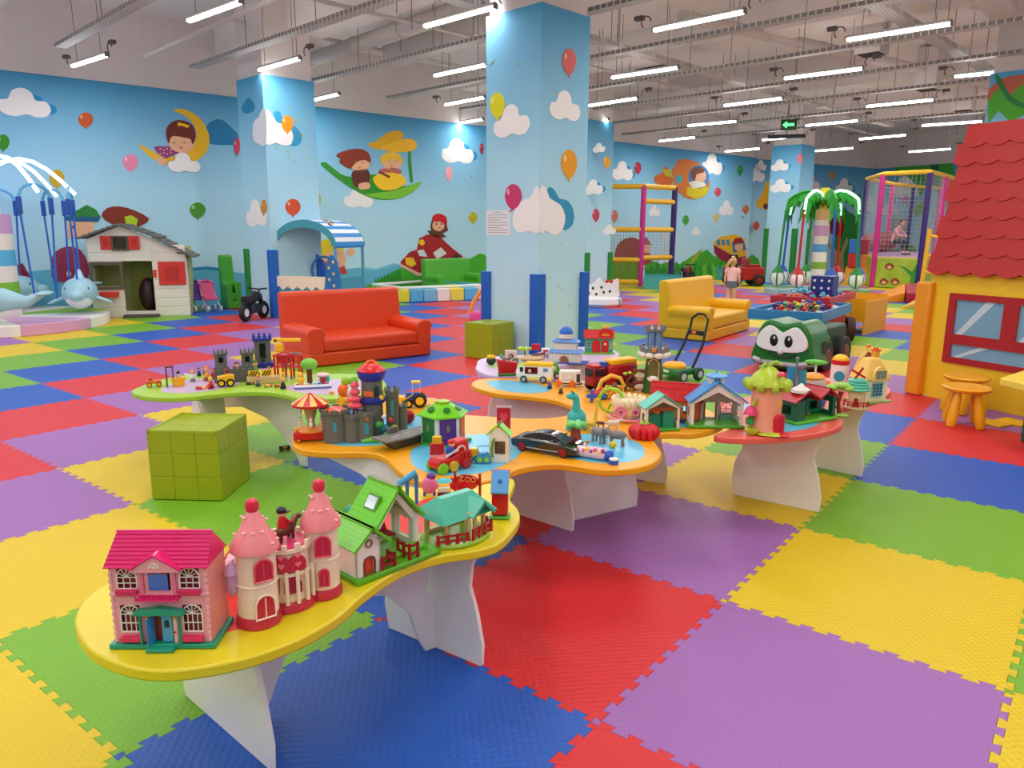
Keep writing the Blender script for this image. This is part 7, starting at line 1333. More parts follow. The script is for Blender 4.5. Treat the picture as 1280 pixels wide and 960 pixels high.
# dome toy
T, W, H = toy('toy_dome', 'round clear popper toy on a blue base with a green propeller top', 'toy', (998, 1033, 508, 449), .08, 0)
MB().lathe((0, 0, 0), [(W * .4, 0), (W * .5, H * .2), (W * .46, H * .28)], 18).done('blue_base', pl((40, 130, 200)), T); MB().ball((0, 0, H * .44), (W * .42, W * .42, H * .28), 16, 10).done('clear_dome', pl((206, 180, 170), .08), T); MB().ball((-W * .05, -.01, H * .62), (W * .4, W * .34, H * .1), 12, 6).done('orange_band', pl((240, 160, 60)), T)
MB().cyl((0, 0, H * .68), .006, H * .2, n=8).done('stem', pl((230, 226, 200)), T); MB().ball((0, 0, H * .94), (W * .4, .014, H * .06), 12, 6).done('green_propeller', pl((110, 200, 80)), T)
for k in range(4): MB().ball((-W * .24 + k * W * .16, -W * .36, H * .36), W * .08, 8, 6).done('popping_ball', pl(((220, 60, 60), (240, 180, 40), (60, 120, 200), (230, 100, 140))[k]), T)
# rocket
T, W, H = toy('toy_rocket', 'white toy rocket drum with a teal circle and a red and yellow top', 'toy', (1036, 1059, 486, 442), .08, 0)
MB().cyl((0, 0, 0), W * .46, H * .7, n=24).done('drum', pl((236, 232, 230)), T, bevel=.003); MB().cyl((0, 0, H * .7), W * .47, H * .13, n=24).done('red_ring', pl((196, 24, 30)), T); MB().ball((0, 0, H * .83), (W * .42, W * .42, H * .16), 18, 8).done('yellow_top', pl((246, 190, 24)), T)
MB().cyl((0, -W * .46, H * .38), W * .28, .006, n=22, rx=PI / 2).done('teal_circle', pl((40, 150, 180)), T); MB().box((-W * .5, 0, H * .14), (W * .3, .04, H * .12)).done('orange_foot', pl((240, 150, 40)), T, bevel=.003)
# toy tree
T, W, H = toy('toy_tree', 'toy tree with a brown trunk and flat lime leaf crown', 'toy', (1031, 1060, 521, 478), .06, 0)
MB().tube([(W * .1, 0, 0), (W * .02, 0, H * .4), (W * .1, 0, H * .75)], [.014, .010, .014], 10).tube([(W * .05, 0, H * .4), (-W * .25, 0, H * .7)], [.008, .006], 8).tube([(.05 * W, 0, H * .22), (-W * .3, -.01, H * .34)], [.006, .006], 8).done('trunk', pl((110, 66, 40)), T)
for x, z, r in ((-.24, .84, .3), (.1, .92, .36), (.36, .84, .24)): MB().ball((W * x, 0, H * z), (W * r, .03, H * .1), 12, 7).done('leaf_crown', pl((150, 206, 80)), T)
MB().ball((W * .1, 0, .006), (W * .4, .03, .012), 14, 6).done('lime_base', pl((150, 190, 60)), T)
# windmill
T, W, H = toy('toy_mill', 'round cream mill with a teal tiered roof and red sails', 'toy house', (1054, 1084, 511, 464), .09, 0)
MB().lathe((0, 0, 0), [(W * .5, 0), (W * .5, .01), (W * .34, .012), (W * .34, H * .5)], 18).done('mill_body', pl((232, 204, 156)), T)
for k in range(4): MB().lathe((0, 0, H * (.5 + .075 * k)), [(W * (.52 - k * .05), 0), (W * (.53 - k * .05), .006), (W * (.44 - k * .06), .018)], 20).done('roof_tier', pl((80, 186, 160)), T)
MB().plate(arch(-.012, .012, .01, H * .3), -W * .36, -W * .3).done('red_door', pl((170, 30, 30)), T, smooth=False); fence(T, (190, 30, 30), [(W * .48 * math.cos(a), W * .48 * math.sin(a)) for a in [PI + k * PI / 7 for k in range(8)]], H * .16, .01)
for k in range(2): MB().box((0, -.02, H * .95), (W * .62, .006, .012), ry=PI / 2 * k + .5).done('red_sail', pl((190, 24, 24)), T)
# thatched cottage
T, H = toy2('thatched_cottage', 'cream cottage with a honey-coloured thatched roof at the far table end', 'toy house', (1078, 506), (1112, 503), (1092, 436), .11, .17)
MB().box((0, 0, H * .24), (.13, .1, H * .46)).done('walls', pl((240, 226, 190)), T, bevel=.003); MB().box((0, 0, .006), (.18, .13, .012)).done('base', pl((150, 170, 80)), T, bevel=.004)
TH_ = (240, 196, 100); MB().put([(-.085, -.06, H * .44), (.085, -.06, H * .44), (.085, .06, H * .44), (-.085, .06, H * .44), (-.035, -.025, H * .84), (.035, -.025, H * .84), (.035, .025, H * .84), (-.035, .025, H * .84)], [(0, 3, 2, 1), (4, 5, 6, 7), (0, 1, 5, 4), (1, 2, 6, 5), (2, 3, 7, 6), (3, 0, 4, 7)]).done('thatched_roof', pl(TH_, .6), T, bevel=.010, seg=3)
o = MB().plate(arch(-.04, .04, H * .44, H * .70), -.066, -.05).done('dormer', pl((244, 206, 120)), T, smooth=False); win(o, (110, 130, 110), -.028, .028, H * .48, H * .62, -.068, 3, 3, pane=(150, 160, 140))
win(T, (110, 180, 200), -.03, .03, H * .14, H * .38, -.053, 3, 4, pane=(60, 76, 90), g=.004)
MB().box((.02, 0, H * .9), (.026, .026, H * .12)).done('chimney', pl((240, 170, 60)), T); MB().box((.02, 0, H * .97), (.034, .034, .008)).box((.02, 0, H * 1.0), (.018, .018, .012)).done('chimney_pot', pl((236, 100, 30)), T)
T, W, H = toy('thatched_cottage', 'second cottage gable with a brown front and curved roof behind the thatched one', 'toy house', (1064, 1096, 490, 430), .06, -20)
MB().plate([(-W * .4, 0), (W * .4, 0), (W * .4, H * .45), (W * .05, H * .86), (-W * .4, H * .4)], -.02, .02).done('brown_gable', pl((130, 70, 40)), T, smooth=False); win(T, (230, 220, 170), -W * .05, W * .25, H * .36, H * .6, -.022, 2, 2)
MB().tube([(-W * .5, 0, H * .34), (-W * .3, 0, H * .62), (0, 0, H * .86), (W * .2, 0, H * .84), (W * .45, 0, H * .5)], [.012, .014, .016, .014, .012], 10).done('curved_roof', pl((246, 206, 130)), T); MB().box((W * .0, 0, H * .96), (.02, .02, .02)).done('chimney', pl((236, 110, 40)), T)
# ============================================================ LIME TABLE
T, W, H = toy('toy_car', 'tiny orange toy car at the left tip of the lime table', 'toy car', (184, 202, 484, 473), .04, 0)
MB().box((0, 0, H * .6), (W * .9, .03, H * .4)).done('body', pl((226, 120, 30)), T, bevel=.003); MB().ball((-W * .2, 0, H * .9), (W * .16, .012, H * .2), 8, 6).done('driver', pl((180, 40, 30)), T); wheels(T, (-W * .3, W * .3), (-.018, .018), H * .3, .008, YEL, (150, 50, 30))
T, W, H = toy('toy_bucket', 'yellow toy bucket loader with a dark gantry and a seated figure', 'toy', (208, 232, 484, 457), .06, 10)
MB().plate([(-W * .1, 0), (W * .36, 0), (W * .48, H * .42), (-W * .2, H * .42)], -.025, .025).done('yellow_bucket', pl((236, 170, 20)), T, bevel=.003); MB().ball((W * .16, 0, H * .5), (.012, .01, .014), 8, 6).done('figure_body', pl((200, 190, 180)), T); MB().ball((W * .16, 0, H * .66), .011, 8, 6).done('black_hair', pl(BLK), T)
MB().box((-W * .42, 0, H * .5), (.006, .03, H)).box((-W * .1, 0, H * .5), (.005, .03, H)).box((-W * .26, 0, H * .97), (W * .42, .03, .008)).done('gantry', pl((110, 60, 60)), T)
LT = (('toy girl in a white dress with orange hair on the lilac inlay', 241, 477, .085, (220, 220, 226), (236, 130, 40)), ('toy figure in dark blue left of the tall orange one', 249, 470, .06, (40, 50, 90), (60, 30, 20)), ('tall toy figure in orange and yellow in the group', 259, 476, .10, (240, 150, 50), (230, 110, 30)), ('toy figure in red with a red cap right of the group', 266, 474, .075, (200, 30, 40), (200, 30, 30)), ('toy figure in red shirt and yellow hat at the front of the group', 264, 486, .08, (206, 30, 40), (240, 190, 40)), ('toy figure in a blue top behind the red one', 256, 468, .06, (60, 130, 170), (140, 80, 40)), ('toy knight in red and gold between the castle towers', 297, 470, .10, (170, 60, 30), (90, 60, 30)), ('toy archer in green beside the second tower', 320, 470, .11, (80, 160, 40), (40, 110, 30)), ('toy man in grey overalls before the wooden blocks', 323, 483, .07, (110, 110, 120), (190, 60, 40)), ('toy man with a yellow helmet on the right lilac inlay', 354, 486, .075, (40, 40, 60), (246, 190, 30)), ('toy figure in teal beside the red crane', 337, 471, .08, (40, 130, 150), (90, 60, 40)), ('toy figure in orange in front of the crane', 354, 476, .06, (230, 120, 40), (240, 180, 60)))
for l_, x, y, h, c, hr in LT: figure(l_, x, y, h, c, hr, turn=(x * 7) % 50 - 25)
for l_, x, y, h, c, hr in (('fallen toy figure in red and yellow lying before the group', 245, 487, .06, (220, 60, 50), (246, 190, 60)), ('dark toy figure lying on the green rim', 308, 481, .05, (40, 36, 30), (30, 26, 20)), ('yellow and red toy figure lying below the wooden blocks', 330, 484, .055, (240, 180, 40), (200, 40, 30)), ('orange and red toy figure lying left of the helmeted man', 343, 484, .055, (226, 90, 40), (60, 60, 140))): figure(l_, x, y, h, c, hr, turn=80, lie=1)
T, W, H = toy('toy_dome_piece', 'small orange dome piece beside the red figure', 'toy', (258, 268, 485, 479), .03, 0); MB().ball((0, 0, 0.004), (W * .5, .016, H * .9), 12, 6).done('dome', pl((240, 110, 50)), T); MB().cyl((0, 0, 0), W * .5, .004, n=12).done('rim', pl((220, 90, 40)), T)
T, W, H = toy('toy_truck', 'yellow toy truck with big black wheels and a driver', 'toy truck', (273, 293, 484, 460), .07, 0)
MB().plate([(-W * .5, H * .25), (W * .5, H * .25), (W * .5, H * .62), (W * .1, H * .66), (-W * .1, H * .6), (-W * .5, H * .55)], -.028, .028).done('body', pl((240, 180, 20)), T, bevel=.004); MB().ball((W * .08, 0, H * .82), (.014, .012, .018), 8, 6).done('driver', pl((130, 40, 30)), T); wheels(T, (-W * .28, W * .26), (-.026, .026), H * .22, .016, YEL)
def keep(label, box, dep=.08, blue=0, door=0):
    T, W, H = toy('toy_castle', label, 'toy castle', box, dep, 0); c = (98, 100, 96)
    m = MB().holed(-W * .42, W * .42, 0, H * .86, -W * .42, -W * .34, [(-W * .16, W * .16, H * (.5 if not blue else .3), H * .74)]); m.box((0, W * .38, H * .43), (W * .84, W * .08, H * .86)).box((-W * .38, 0, H * .43), (W * .08, W * .8, H * .86)).box((W * .38, 0, H * .43), (W * .08, W * .8, H * .86)).done('tower_walls', pl(c, .5), T, smooth=False)
    MB().box((0, 0, H * .86), (W, W, H * .08)).done('parapet', pl((34, 46, 150) if blue else c, .5), T, bevel=.003)
    for i in range(4):
        for j in range(4):
            if i in (0, 3) or j in (0, 3): MB().box((-W * .42 + W * .28 * i, -W * .42 + W * .28 * j, H * .94), (W * .14, W * .14, H * .09)).done('merlon', pl((34, 46, 150) if blue else c, .5), T, smooth=False)
    if blue: MB().box((0, 0, H * .1), (W * 1.1, W * 1.1, H * .14)).done('blue_foot', pl((34, 46, 150)), T, bevel=.004)
    MB().plate(arch(-W * .1, W * .1, 0, H * .3), -W * .44, -W * .41).done('tower_door', pl((60, 50, 40)), T, smooth=False)
    return T
keep('grey toy tower at the left of the lime table castle', (269, 286, 470, 437)); keep('grey toy tower with a green archer beside it', (302, 319, 468, 436)); keep('tall grey toy tower with blue battlements', (318, 341, 460, 417), .09, 1)
T, W, H = toy('toy_castle_wall', 'low grey castle wall with three merlons between the towers', 'toy castle', (270, 318, 478, 457), .02, 0)
m = MB().box((0, 0, H * .4), (W, .02, H * .8)); m.done('wall', pl((88, 92, 84), .5), T)
for i in range(7): MB().box((-W * .45 + W * .15 * i, 0, H * .88), (W * .07, .02, H * .18)).done('merlon', pl((88, 92, 84), .5), T, smooth=False)
T, W, H = toy('wooden_block_ramp', 'sand coloured block ramp with yellow and black striped barriers', 'toy', (310, 350, 480, 458), .08, 0)
MB().box((0, 0, H * .2), (W, .07, H * .4)).done('tan_base', pl((206, 170, 120)), T, bevel=.003)
for x in (-.3, .1): o = MB().box((W * x, -.01, H * .62), (W * .3, .01, H * .34)).done('barrier', pl((244, 190, 30)), T); [MB().box((W * x + W * .08 * (k - 1), -.0165, H * .62), (W * .03, .003, H * .36), ry=.6).done('black_stripe', pl(BLK), o, smooth=False) for k in range(3)]
T, H = toy2('toy_crane', 'red toy building site with a yellow crane arm on top', 'toy crane', (342, 474), (376, 474), (355, 421), .10, .20)
for x in (-.09, -.03, .03, .09):
    for y in (-.04, .04): MB().box((x, y, H * .28), (.012, .012, H * .56)).done('red_post', pl((200, 24, 34)), T, smooth=False)
for z in (.3, .56): MB().box((0, 0, H * z), (.2, .095, .012)).done('red_floor', pl((206, 30, 40)), T, bevel=.002)
MB().box((-.03, 0, H * .45), (.08, .08, .05)).done('red_room', pl((190, 20, 30)), T); MB().tube([(-.08, -.04, H * .56), (-.02, -.045, H * .66), (.05, -.045, H * .58)], .006, 6).done('red_rail', pl((200, 30, 40)), T)
for k in range(5): MB().ball((.02 + .018 * k, -.03, H * .61), .010, 8, 6).done('grey_load', pl((130, 120, 120)), T)
MB().box((-.06, 0, H * .74), (.06, .05, H * .2)).done('crane_cab', pl((246, 184, 20)), T, bevel=.006); MB().box((.0, 0, H * .92), (.2, .026, H * .08)).done('crane_arm', pl((250, 190, 24)), T, bevel=.004); MB().cyl((-.08, -.016, H * .91), .012, .004, n=12, rx=PI / 2).done('arm_hub', pl((110, 90, 60)), T); MB().tube([(.095, 0, H * .9), (.085, -.01, H * .76), (.095, -.01, H * .66)], .0015, 5).done('crane_rope', pl((150, 60, 40)), T)
# musical farm
T, H = toy2('musical_farm', 'white toy piano base with a green tree, chick, rabbit and mushroom', 'musical toy', (368, 487), (414, 485), (390, 449), .10, .26)
MB().box((0, 0, .016), (.26, .10, .032)).done('white_base', pl((236, 238, 240)), T, bevel=.012, seg=3); MB().box((0, 0, .008), (.264, .104, .008)).done('blue_rim', pl((50, 110, 190)), T, bevel=.003)
for k, c in enumerate((RED, (240, 120, 30), YEL, GRN, TEAL, (40, 90, 190), PUR, RED)): MB().box((-.105 + k * .03, -.036, .034), (.024, .02, .006)).done('piano_key', pl(c), T, bevel=.001)
MB().cyl((-.02, .02, .03), .02, H * .5, n=12).done('tree_trunk', pl((100, 50, 30)), T); MB().ball((-.02, .02, H * .82), (.062, .04, H * .2), 14, 8).done('tree_top', pl((120, 200, 60)), T)
MB().ball((-.085, .0, .06), (.028, .022, .03), 12, 8).ball((-.085, -.004, .10), (.02, .018, .02), 10, 8).done('yellow_chick', pl((250, 196, 40)), T); MB().ball((.04, 0, .06), (.016, .014, .026), 10, 8).ball((.04, 0, .095), .014, 8, 6).done('white_rabbit', pl((240, 230, 226)), T)
MB().cyl((.075, .01, .03), .022, .05, n=12).done('mushroom_stem', pl((180, 60, 40)), T); MB().ball((.075, .01, .09), (.05, .04, .018), 12, 6).done('mushroom_cap', pl((232, 200, 196)), T); MB().ball((.11, 0, .06), (.014, .012, .026), 8, 6).done('teal_bird', pl((60, 170, 180)), T)
T, W, H = toy('toy_coin', 'tiny yellow round toy face on the rim of the lime table', 'toy', (411, 419, 493, 487), .02, 0); MB().ball((0, 0, .010), (W * .5, .01, .010), 10, 6).done('face', pl((250, 180, 30)), T); MB().ball((0, -.008, .014), .004, 6, 4).done('nose', pl((230, 80, 30)), T)
# toy car lying on the floor mat
P = at(356, 563); T = thing('toy_car', 'small black toy car left on the green floor mat', 'toy car', (P.x, P.y, 0), aim(P, 8))
MB().box((0, 0, .022), (.075, .035, .026)).done('body', pl(BLK), T, bevel=.006); MB().box((.0, -.0178, .026), (.03, .002, .012)).done('yellow_mark', pl((200, 150, 40)), T); wheels(T, (-.024, .024), (-.016, .016), .012, .008, (180, 30, 30))
# ============================================================ SWING CAROUSEL AT THE LEFT
P = at(-4, 408); s = depth(P) / FPX
T = thing('swing_carousel', 'children swing carousel with striped centre column, glowing arcs and dolphin seats', 'carousel', (P.x, P.y, 0), aim(P))
zc = lambda py: hgt(P, -4, py)
for k in range(9):
    a0 = PI * 2 * k / 9; pts = [(0, 0)] + [(1.55 * math.cos(a0 + PI * 2 / 9 * t / 4), 1.55 * math.sin(a0 + PI * 2 / 9 * t / 4)) for t in range(5)]
    MB().prism(pts, 0, .16).done('platform_wedge', mat(((150, 200, 40), (236, 232, 226), (214, 160, 206), (236, 236, 236), (230, 200, 60))[k % 5 if k != 5 else 1], .4), T, bevel=.01)
bands = [(408, 373, (236, 230, 220)), (373, 352, (130, 190, 50)), (352, 332, (236, 230, 220)), (332, 312, (90, 180, 220)), (312, 292, (236, 230, 220)), (292, 268, (206, 160, 206)), (268, 252, (236, 226, 220)), (252, 238, (236, 160, 60)), (238, 228, (236, 226, 220)), (228, 216, (240, 160, 60))]
for a, b, c in bands: MB().cyl((0, 0, max(.16, zc(a))), .36 if a > 268 else .24, zc(b) - max(.16, zc(a)) if b < 405 else .1, n=28).done('column_band', mat(c, .45), T)
top = zc(205)
for k in range(8):
    a = PI * 2 * k / 8 - .2; cx, sx_ = math.cos(a), math.sin(a); R = 1.15
    MB().tube([(cx * (.1 + R * t), sx_ * (.1 + R * t), top - .25 + .42 * math.sin(PI * (t * .9 + .08)) - .2 * t) for t in (0, .12, .25, .4, .55, .7, .85, 1)], .028, 8).done('glowing_arc', mat((176, 200, 255), .3, emit=3.2), T)
    X, Y_ = cx * (R + .02), sx_ * (R + .02); zt_ = top - .52; tx, ty = -sx_, cx; hw = .24
    MB().tube([(X + tx * hw * math.cos(q), Y_ + ty * hw * math.cos(q), zt_ + .2 * math.sin(q)) for q in [PI * i / 10 for i in range(11)]], .022, 8).done('hanger_hoop', mat((90, 170, 210), .35), T)
    for e in (-1, 1):
        MB().tube([(X + tx * hw * e, Y_ + ty * hw * e, zt_ + .02), (X + tx * hw * e, Y_ + ty * hw * e, zt_ - .22)], .036, 8).done('strap_sleeve', mat((20, 80, 170), .5), T)
        MB().tube([(X + tx * hw * e, Y_ + ty * hw * e, zt_ - .2), (X + tx * .17 * e, Y_ + ty * .17 * e, .46)], .016, 6).done('blue_strap', mat((24, 100, 200), .5), T)
    if k % 2 == 0:
        DB = mat((160, 206, 224), .4)
        m = MB().to((X, Y_, .50), a - PI / 2, sc=1.35)
        m.ball((0, 0, 0), (.36, .19, .17), 16, 10).ball((.32, 0, -.02), (.12, .09, .07), 12, 8).tube([(-.25, 0, 0), (-.48, 0, -.03), (-.62, 0, .05)], [.13, .06, .03], 10).ball((-.64, .09, .06), (.07, .11, .02), 10, 6, rz=-.4).ball((-.64, -.09, .06), (.07, .11, .02), 10, 6, rz=.4)
        m.tube([(-.03, 0, .12), (-.08, 0, .22), (-.14, 0, .25)], [.07, .035, .012], 8).ball((.05, .22, -.08), (.08, .13, .02), 10, 6, rx=-.4).ball((.05, -.22, -.08), (.08, .13, .02), 10, 6, rx=.4)
        d = m.done('dolphin_seat', DB, T)
        MB().to((X, Y_, .50), a - PI / 2, sc=1.35).ball((.06, 0, -.06), (.3, .15, .13), 14, 8).done('white_belly', mat((232, 236, 236), .4), d)
        for e in (-1, 1): MB().to((X, Y_, .50), a - PI / 2, sc=1.35).ball((.24, e * .115, .05), (.022, .012, .022), 8, 6).done('eye', mat((20, 60, 110), .3), d)
# ============================================================ PLAY HOUSE AGAINST THE LEFT WALL
A = at(115, 397); B_ = at(238, 394); d = B_ - A; W = d.length; T = thing('small_play_house', 'white plastic play house with grey roof, red shutters and an open doorway', 'play house', (A.x, A.y, 0), math.atan2(d.y, d.x))
def lx(px, py):
    dn = d.normalized(); n = Vector((dn.y, -dn.x, 0)); r = ray(px, py); t = (A - CAM).dot(n) / r.dot(n); Q = CAM + r * t; return (Q - A).dot(dn), Q.z
PW = mat((232, 226, 216), .5, bump=.4, bs=14); GR_ = mat((104, 102, 100), .6); RS = mat((214, 50, 40), .45)
L = lambda *p: [lx(*q) for q in p]
(x0, _), (x1, _), (x2, ze2) = L((108, 300), (190, 300), (233, 322)); _, ze = lx(108, 299); _, zp = lx(150, 282); xr = lx(150, 282)[0]
def rect(px0, py0, px1, py1): a = lx(px0, py1); b = lx(px1, py0); return (a[0], b[0], max(a[1], 0), b[1])
dr = rect(158, 326, 190, 389); w1 = rect(119, 331, 150, 358); w2_ = rect(143, 297, 158, 311)
MB().holed(x0, x1 + .02, 0, ze, -.03, .03, [dr, w1]).holed(x1 + .02, x2, 0, ze2, -.03, .03, []).done('front_wall', PW, T, smooth=False)
MB().plate([(x0, ze), (x1 + .02, ze), (xr, zp)], -.03, .03).plate([(x1 + .02, ze2 - .01), (x2, ze2 - .01), (x1 + .02, ze + .0)], -.03, .03).done('gable_wall', PW, T, smooth=False)
for k in range(8):
    z = ze * (k + .5) / 8.5
    for a, b in ((x0, w1[0] if w1[2] < z < w1[3] else dr[0]), (dr[1], x2)):
        if b > a and z < (ze2 if a > x1 else ze): MB().box(((a + b) / 2, -.032, z), (b - a - .02, .012, ze / 10)).done('wall_board', PW, T, bevel=.004, seg=1)
MB().box((x0 + .02, .4, ze / 2), (.05, .8, ze)).box((x2 - .03, .4, ze2 / 2), (.05, .8, ze2)).box(((x0 + x2) / 2, .8, ze * .45), (x2 - x0, .05, ze * .9)).done('outer_walls', mat((180, 190, 120), .6), T, smooth=False)
sl = lambda name, a, b, y0, y1, th: MB().put([(a[0], y0, a[1]), (b[0], y0, b[1]), (b[0], y1, b[1]), (a[0], y1, a[1]), (a[0], y0, a[1] + th), (b[0], y0, b[1] + th), (b[0], y1, b[1] + th), (a[0], y1, a[1] + th)], [(0, 3, 2, 1), (4, 5, 6, 7), (0, 1, 5, 4), (1, 2, 6, 5), (2, 3, 7, 6), (3, 0, 4, 7)]).done(name, GR_, T, smooth=False)
e0 = (x0 - .12, ze - .02); e1 = (x1 + .12, ze + .0); N_ = 7
for (a, b) in ((e0, (xr, zp + .0)), (e1, (xr, zp + .0)), ((x2 + .14, ze2 - .02), (x1 + .02, ze + .02))):
    for k in range(N_): t0, t1 = k / N_, (k + 1.15) / N_; q = lambda t, o: (a[0] + (b[0] - a[0]) * min(t, 1), a[1] + (b[1] - a[1]) * min(t, 1) + o); sl('roof_shingle_row', q(t0, .02), q(t1, .0), -.16, .85, .035)
def framed(r, m, name, g=.05):
    MB().holed(r[0] - g, r[1] + g, r[2] - g, r[3] + g, -.07, -.03, [r]).done(name, m, T, smooth=False)
framed(w1, mat((92, 78, 66), .5), 'window_frame'); framed((w2_[0], w2_[1], w2_[2], w2_[3]), mat((92, 78, 66), .5), 'window_frame', .03)
MB().box(((w2_[0] + w2_[1]) / 2, -.035, (w2_[2] + w2_[3]) / 2), (w2_[1] - w2_[0], .01, w2_[3] - w2_[2])).done('dark_opening', mat((50, 44, 36), .7), T)
for r in (rect(127, 295, 139, 312), rect(162, 295, 174, 312), rect(200, 327, 231, 356)): MB().box(((r[0] + r[1]) / 2, -.055, (r[2] + r[3]) / 2), (r[1] - r[0], .03, r[3] - r[2])).done('red_shutter', RS, T, bevel=.01); MB().box(((r[0] + r[1]) / 2, -.073, (r[2] + r[3]) / 2), ((r[1] - r[0]) * .5, .008, (r[3] - r[2]) * .6)).done('shutter_panel', mat((190, 36, 30), .5), T)
r = rect(128, 364, 149, 371); MB().box(((r[0] + r[1]) / 2, -.11, (r[2] + r[3]) / 2), (r[1] - r[0], .14, r[3] - r[2]), tp=1.1).done('red_planter', RS, T, bevel=.01); r = rect(157, 387, 200, 392); MB().box(((r[0] + r[1]) / 2, -.14, .02), (r[1] - r[0], .2, .05)).done('door_step', mat((80, 70, 62), .6), T)
MB().box((lx(194, 342)[0], -.045, lx(194, 342)[1]), (.05, .02, .13)).done('door_bell', RS, T); MB().box(((dr[0] + dr[1]) / 2, .6, .5), (.3, .3, .9)).done('green_inner_panel', mat((120, 130, 40), .6), T); MB().ball(((dr[0] * .3 + dr[1] * .7), .3, .35), (.16, .14, .3), 12, 8).done('toy_inside', mat((50, 16, 36), .5), T)
# ============================================================ STROLLERS AND BIKES
def stroller(label, px, py, c, c2):
    P = at(px, py); T = thing('doll_stroller', label, 'stroller', (P.x, P.y, 0), aim(P, 20), None, .72); M = mat(c, .6)
    MB().side([(-.1, .28), (.18, .36), (.26, .68), (.2, .72), (.1, .42), (-.1, .34)], -.17, .17).done('seat_fabric', M, T, bevel=.02); MB().torus((0, .2, .66), .17, .04, rx=.6, a0=0, a1=PI, n=12).done('hood', mat(c2, .6), T)
    for e in (-1, 1):
        MB().tube([(e * .17, -.22, .07), (e * .17, .1, .4), (e * .16, .34, .78)], .014, 6).done('frame_tube', mat((200, 200, 206), .4), T)
        for y in (-.22, .2): MB().cyl((e * .17 - .02, y, .075), .075, .04, n=16, ry=PI / 2).done('wheel', mat((206, 206, 214), .5), T)
stroller('purple doll stroller next to the white play house', 249, 389, (90, 50, 150), (60, 40, 130)); stroller('pink doll stroller right of the purple one', 264, 389, (220, 80, 130), (200, 70, 150))
def bike(label, px, py, c, sc_=1, rim=WHT, turn=60):
    P = at(px, py); T = thing('toy_motorbike', label, 'toy motorbike', (P.x, P.y, 0), aim(P, turn), None, sc_); K = mat(BLK, .5)
    for x in (-.27, .3): o = MB().torus((x, 0, .15), .11, .045, rx=PI / 2, n=20, m=10).done('wheel', K, T); MB().cyl((x, -.03, .15), .07, .06, n=14, rx=-PI / 2).done('rim', pl(rim), o)
    MB().tube([(-.3, 0, .34), (-.1, 0, .32), (.05, 0, .40), (.18, 0, .38), (.24, 0, .3)], [.05, .08, .09, .07, .04], 10).done('fairing', pl(c), T); MB().tube([(-.32, 0, .38), (-.12, 0, .36)], [.04, .06], 8).done('seat', K, T)
    MB().box((-.02, 0, .2), (.22, .12, .16)).done('engine', pl((50, 50, 54)), T, bevel=.02); MB().tube([(.3, 0, .15), (.22, 0, .42), (.18, 0, .5)], .02, 8).done('fork', pl(GRY), T); MB().tube([(.16, -.17, .52), (.19, 0, .5), (.16, .17, .52)], .014, 8).done('handlebar', K, T)
bike('black toy motorbike with a white wheel left of the red sofa', 318, 400, (30, 24, 26)); bike('small dark red toy motorbike by the jungle mural', 858, 352, (120, 20, 24), 1.0, (90, 30, 30)); 
P = at(928, 357)
T = thing('toy_jeep', 'red ride-on toy jeep by the jungle mural near the girl', 'toy car', (P.x, P.y, 0), aim(P, 20)); MB().box((0, 0, .35), (1.0, .6, .36)).box((.05, 0, .62), (.06, .56, .3)).done('body', pl((170, 24, 24)), T, bevel=.05); MB().tube([(-.3, -.25, .5), (-.3, -.25, .85), (-.3, .25, .85), (-.3, .25, .5)], .03, 8).done('roll_bar', pl(BLK), T); MB().box((.2, 0, .56), (.4, .5, .08)).done('bonnet', pl((150, 20, 20)), T, bevel=.02); wheels(T, (-.32, .34), (-.3, .3), .17, .14, (120, 30, 30))
# ============================================================ STRIPED CANOPY STALL
P = at(404, 394); s = depth(P) / FPX
T = thing('puppet_stall', 'blue toy stall with an arched striped canopy and a scalloped cream counter', 'stall', (P.x, P.y, 0), aim(P, -30)); W = 84 * s; z = lambda y: hgt(P, 404, y); D = 1.0
zc0, zt_ = z(307), z(275); R = W * .5; n = 18; Y0 = -.5
arc = [(R * math.cos(PI * i / n), zc0 + (zt_ - zc0) * math.sin(PI * i / n)) for i in range(n + 1)]
for k, (a, b) in enumerate(zip(arc, arc[1:])):
    MB().put([(a[0], Y0, a[1]), (b[0], Y0, b[1]), (b[0], Y0 + D, b[1]), (a[0], Y0 + D, a[1]), (a[0] * .97, Y0, a[1] - .03), (b[0] * .97, Y0, b[1] - .03), (b[0] * .97, Y0 + D, b[1] - .03), (a[0] * .97, Y0 + D, a[1] - .03)], [(3, 2, 1, 0), (4, 5, 6, 7), (0, 1, 5, 4), (2, 3, 7, 6), (0, 4, 7, 3), (1, 2, 6, 5)]).done('canopy_stripe', mat((236, 242, 246) if k % 2 else (40, 140, 214), .5), T, smooth=False)
for y in (Y0 - .03, Y0 + D): MB().plate(arc + [(x * .86, zc0 + (z_ - zc0) * .70) for x, z_ in arc[::-1]], y, y + .03).done('canopy_arch', mat((60, 150, 170), .5), T, smooth=False)
for e in (-1, 1):
    for y in (Y0 + .02, Y0 + D): MB().cyl((e * R * .93, y, 0), .028, zc0 + .02, n=10).done('post', mat((90, 160, 190), .4), T)
    MB().box((e * R * .93, Y0 + D * .5, z(362)), (.04, D - .1, z(345) - z(378))).done('side_panel', mat((60, 150, 180), .5), T)
MB().plate(ell(-R * .45, z(340), .3, .34, 20), .1, .14).done('blue_disc', mat((24, 90, 190), .4), T); MB().torus((R * .1, Y0 + .5, z(338)), .24, .02, rx=PI / 2, n=22).done('blue_hoop', mat((30, 110, 190), .4), T)
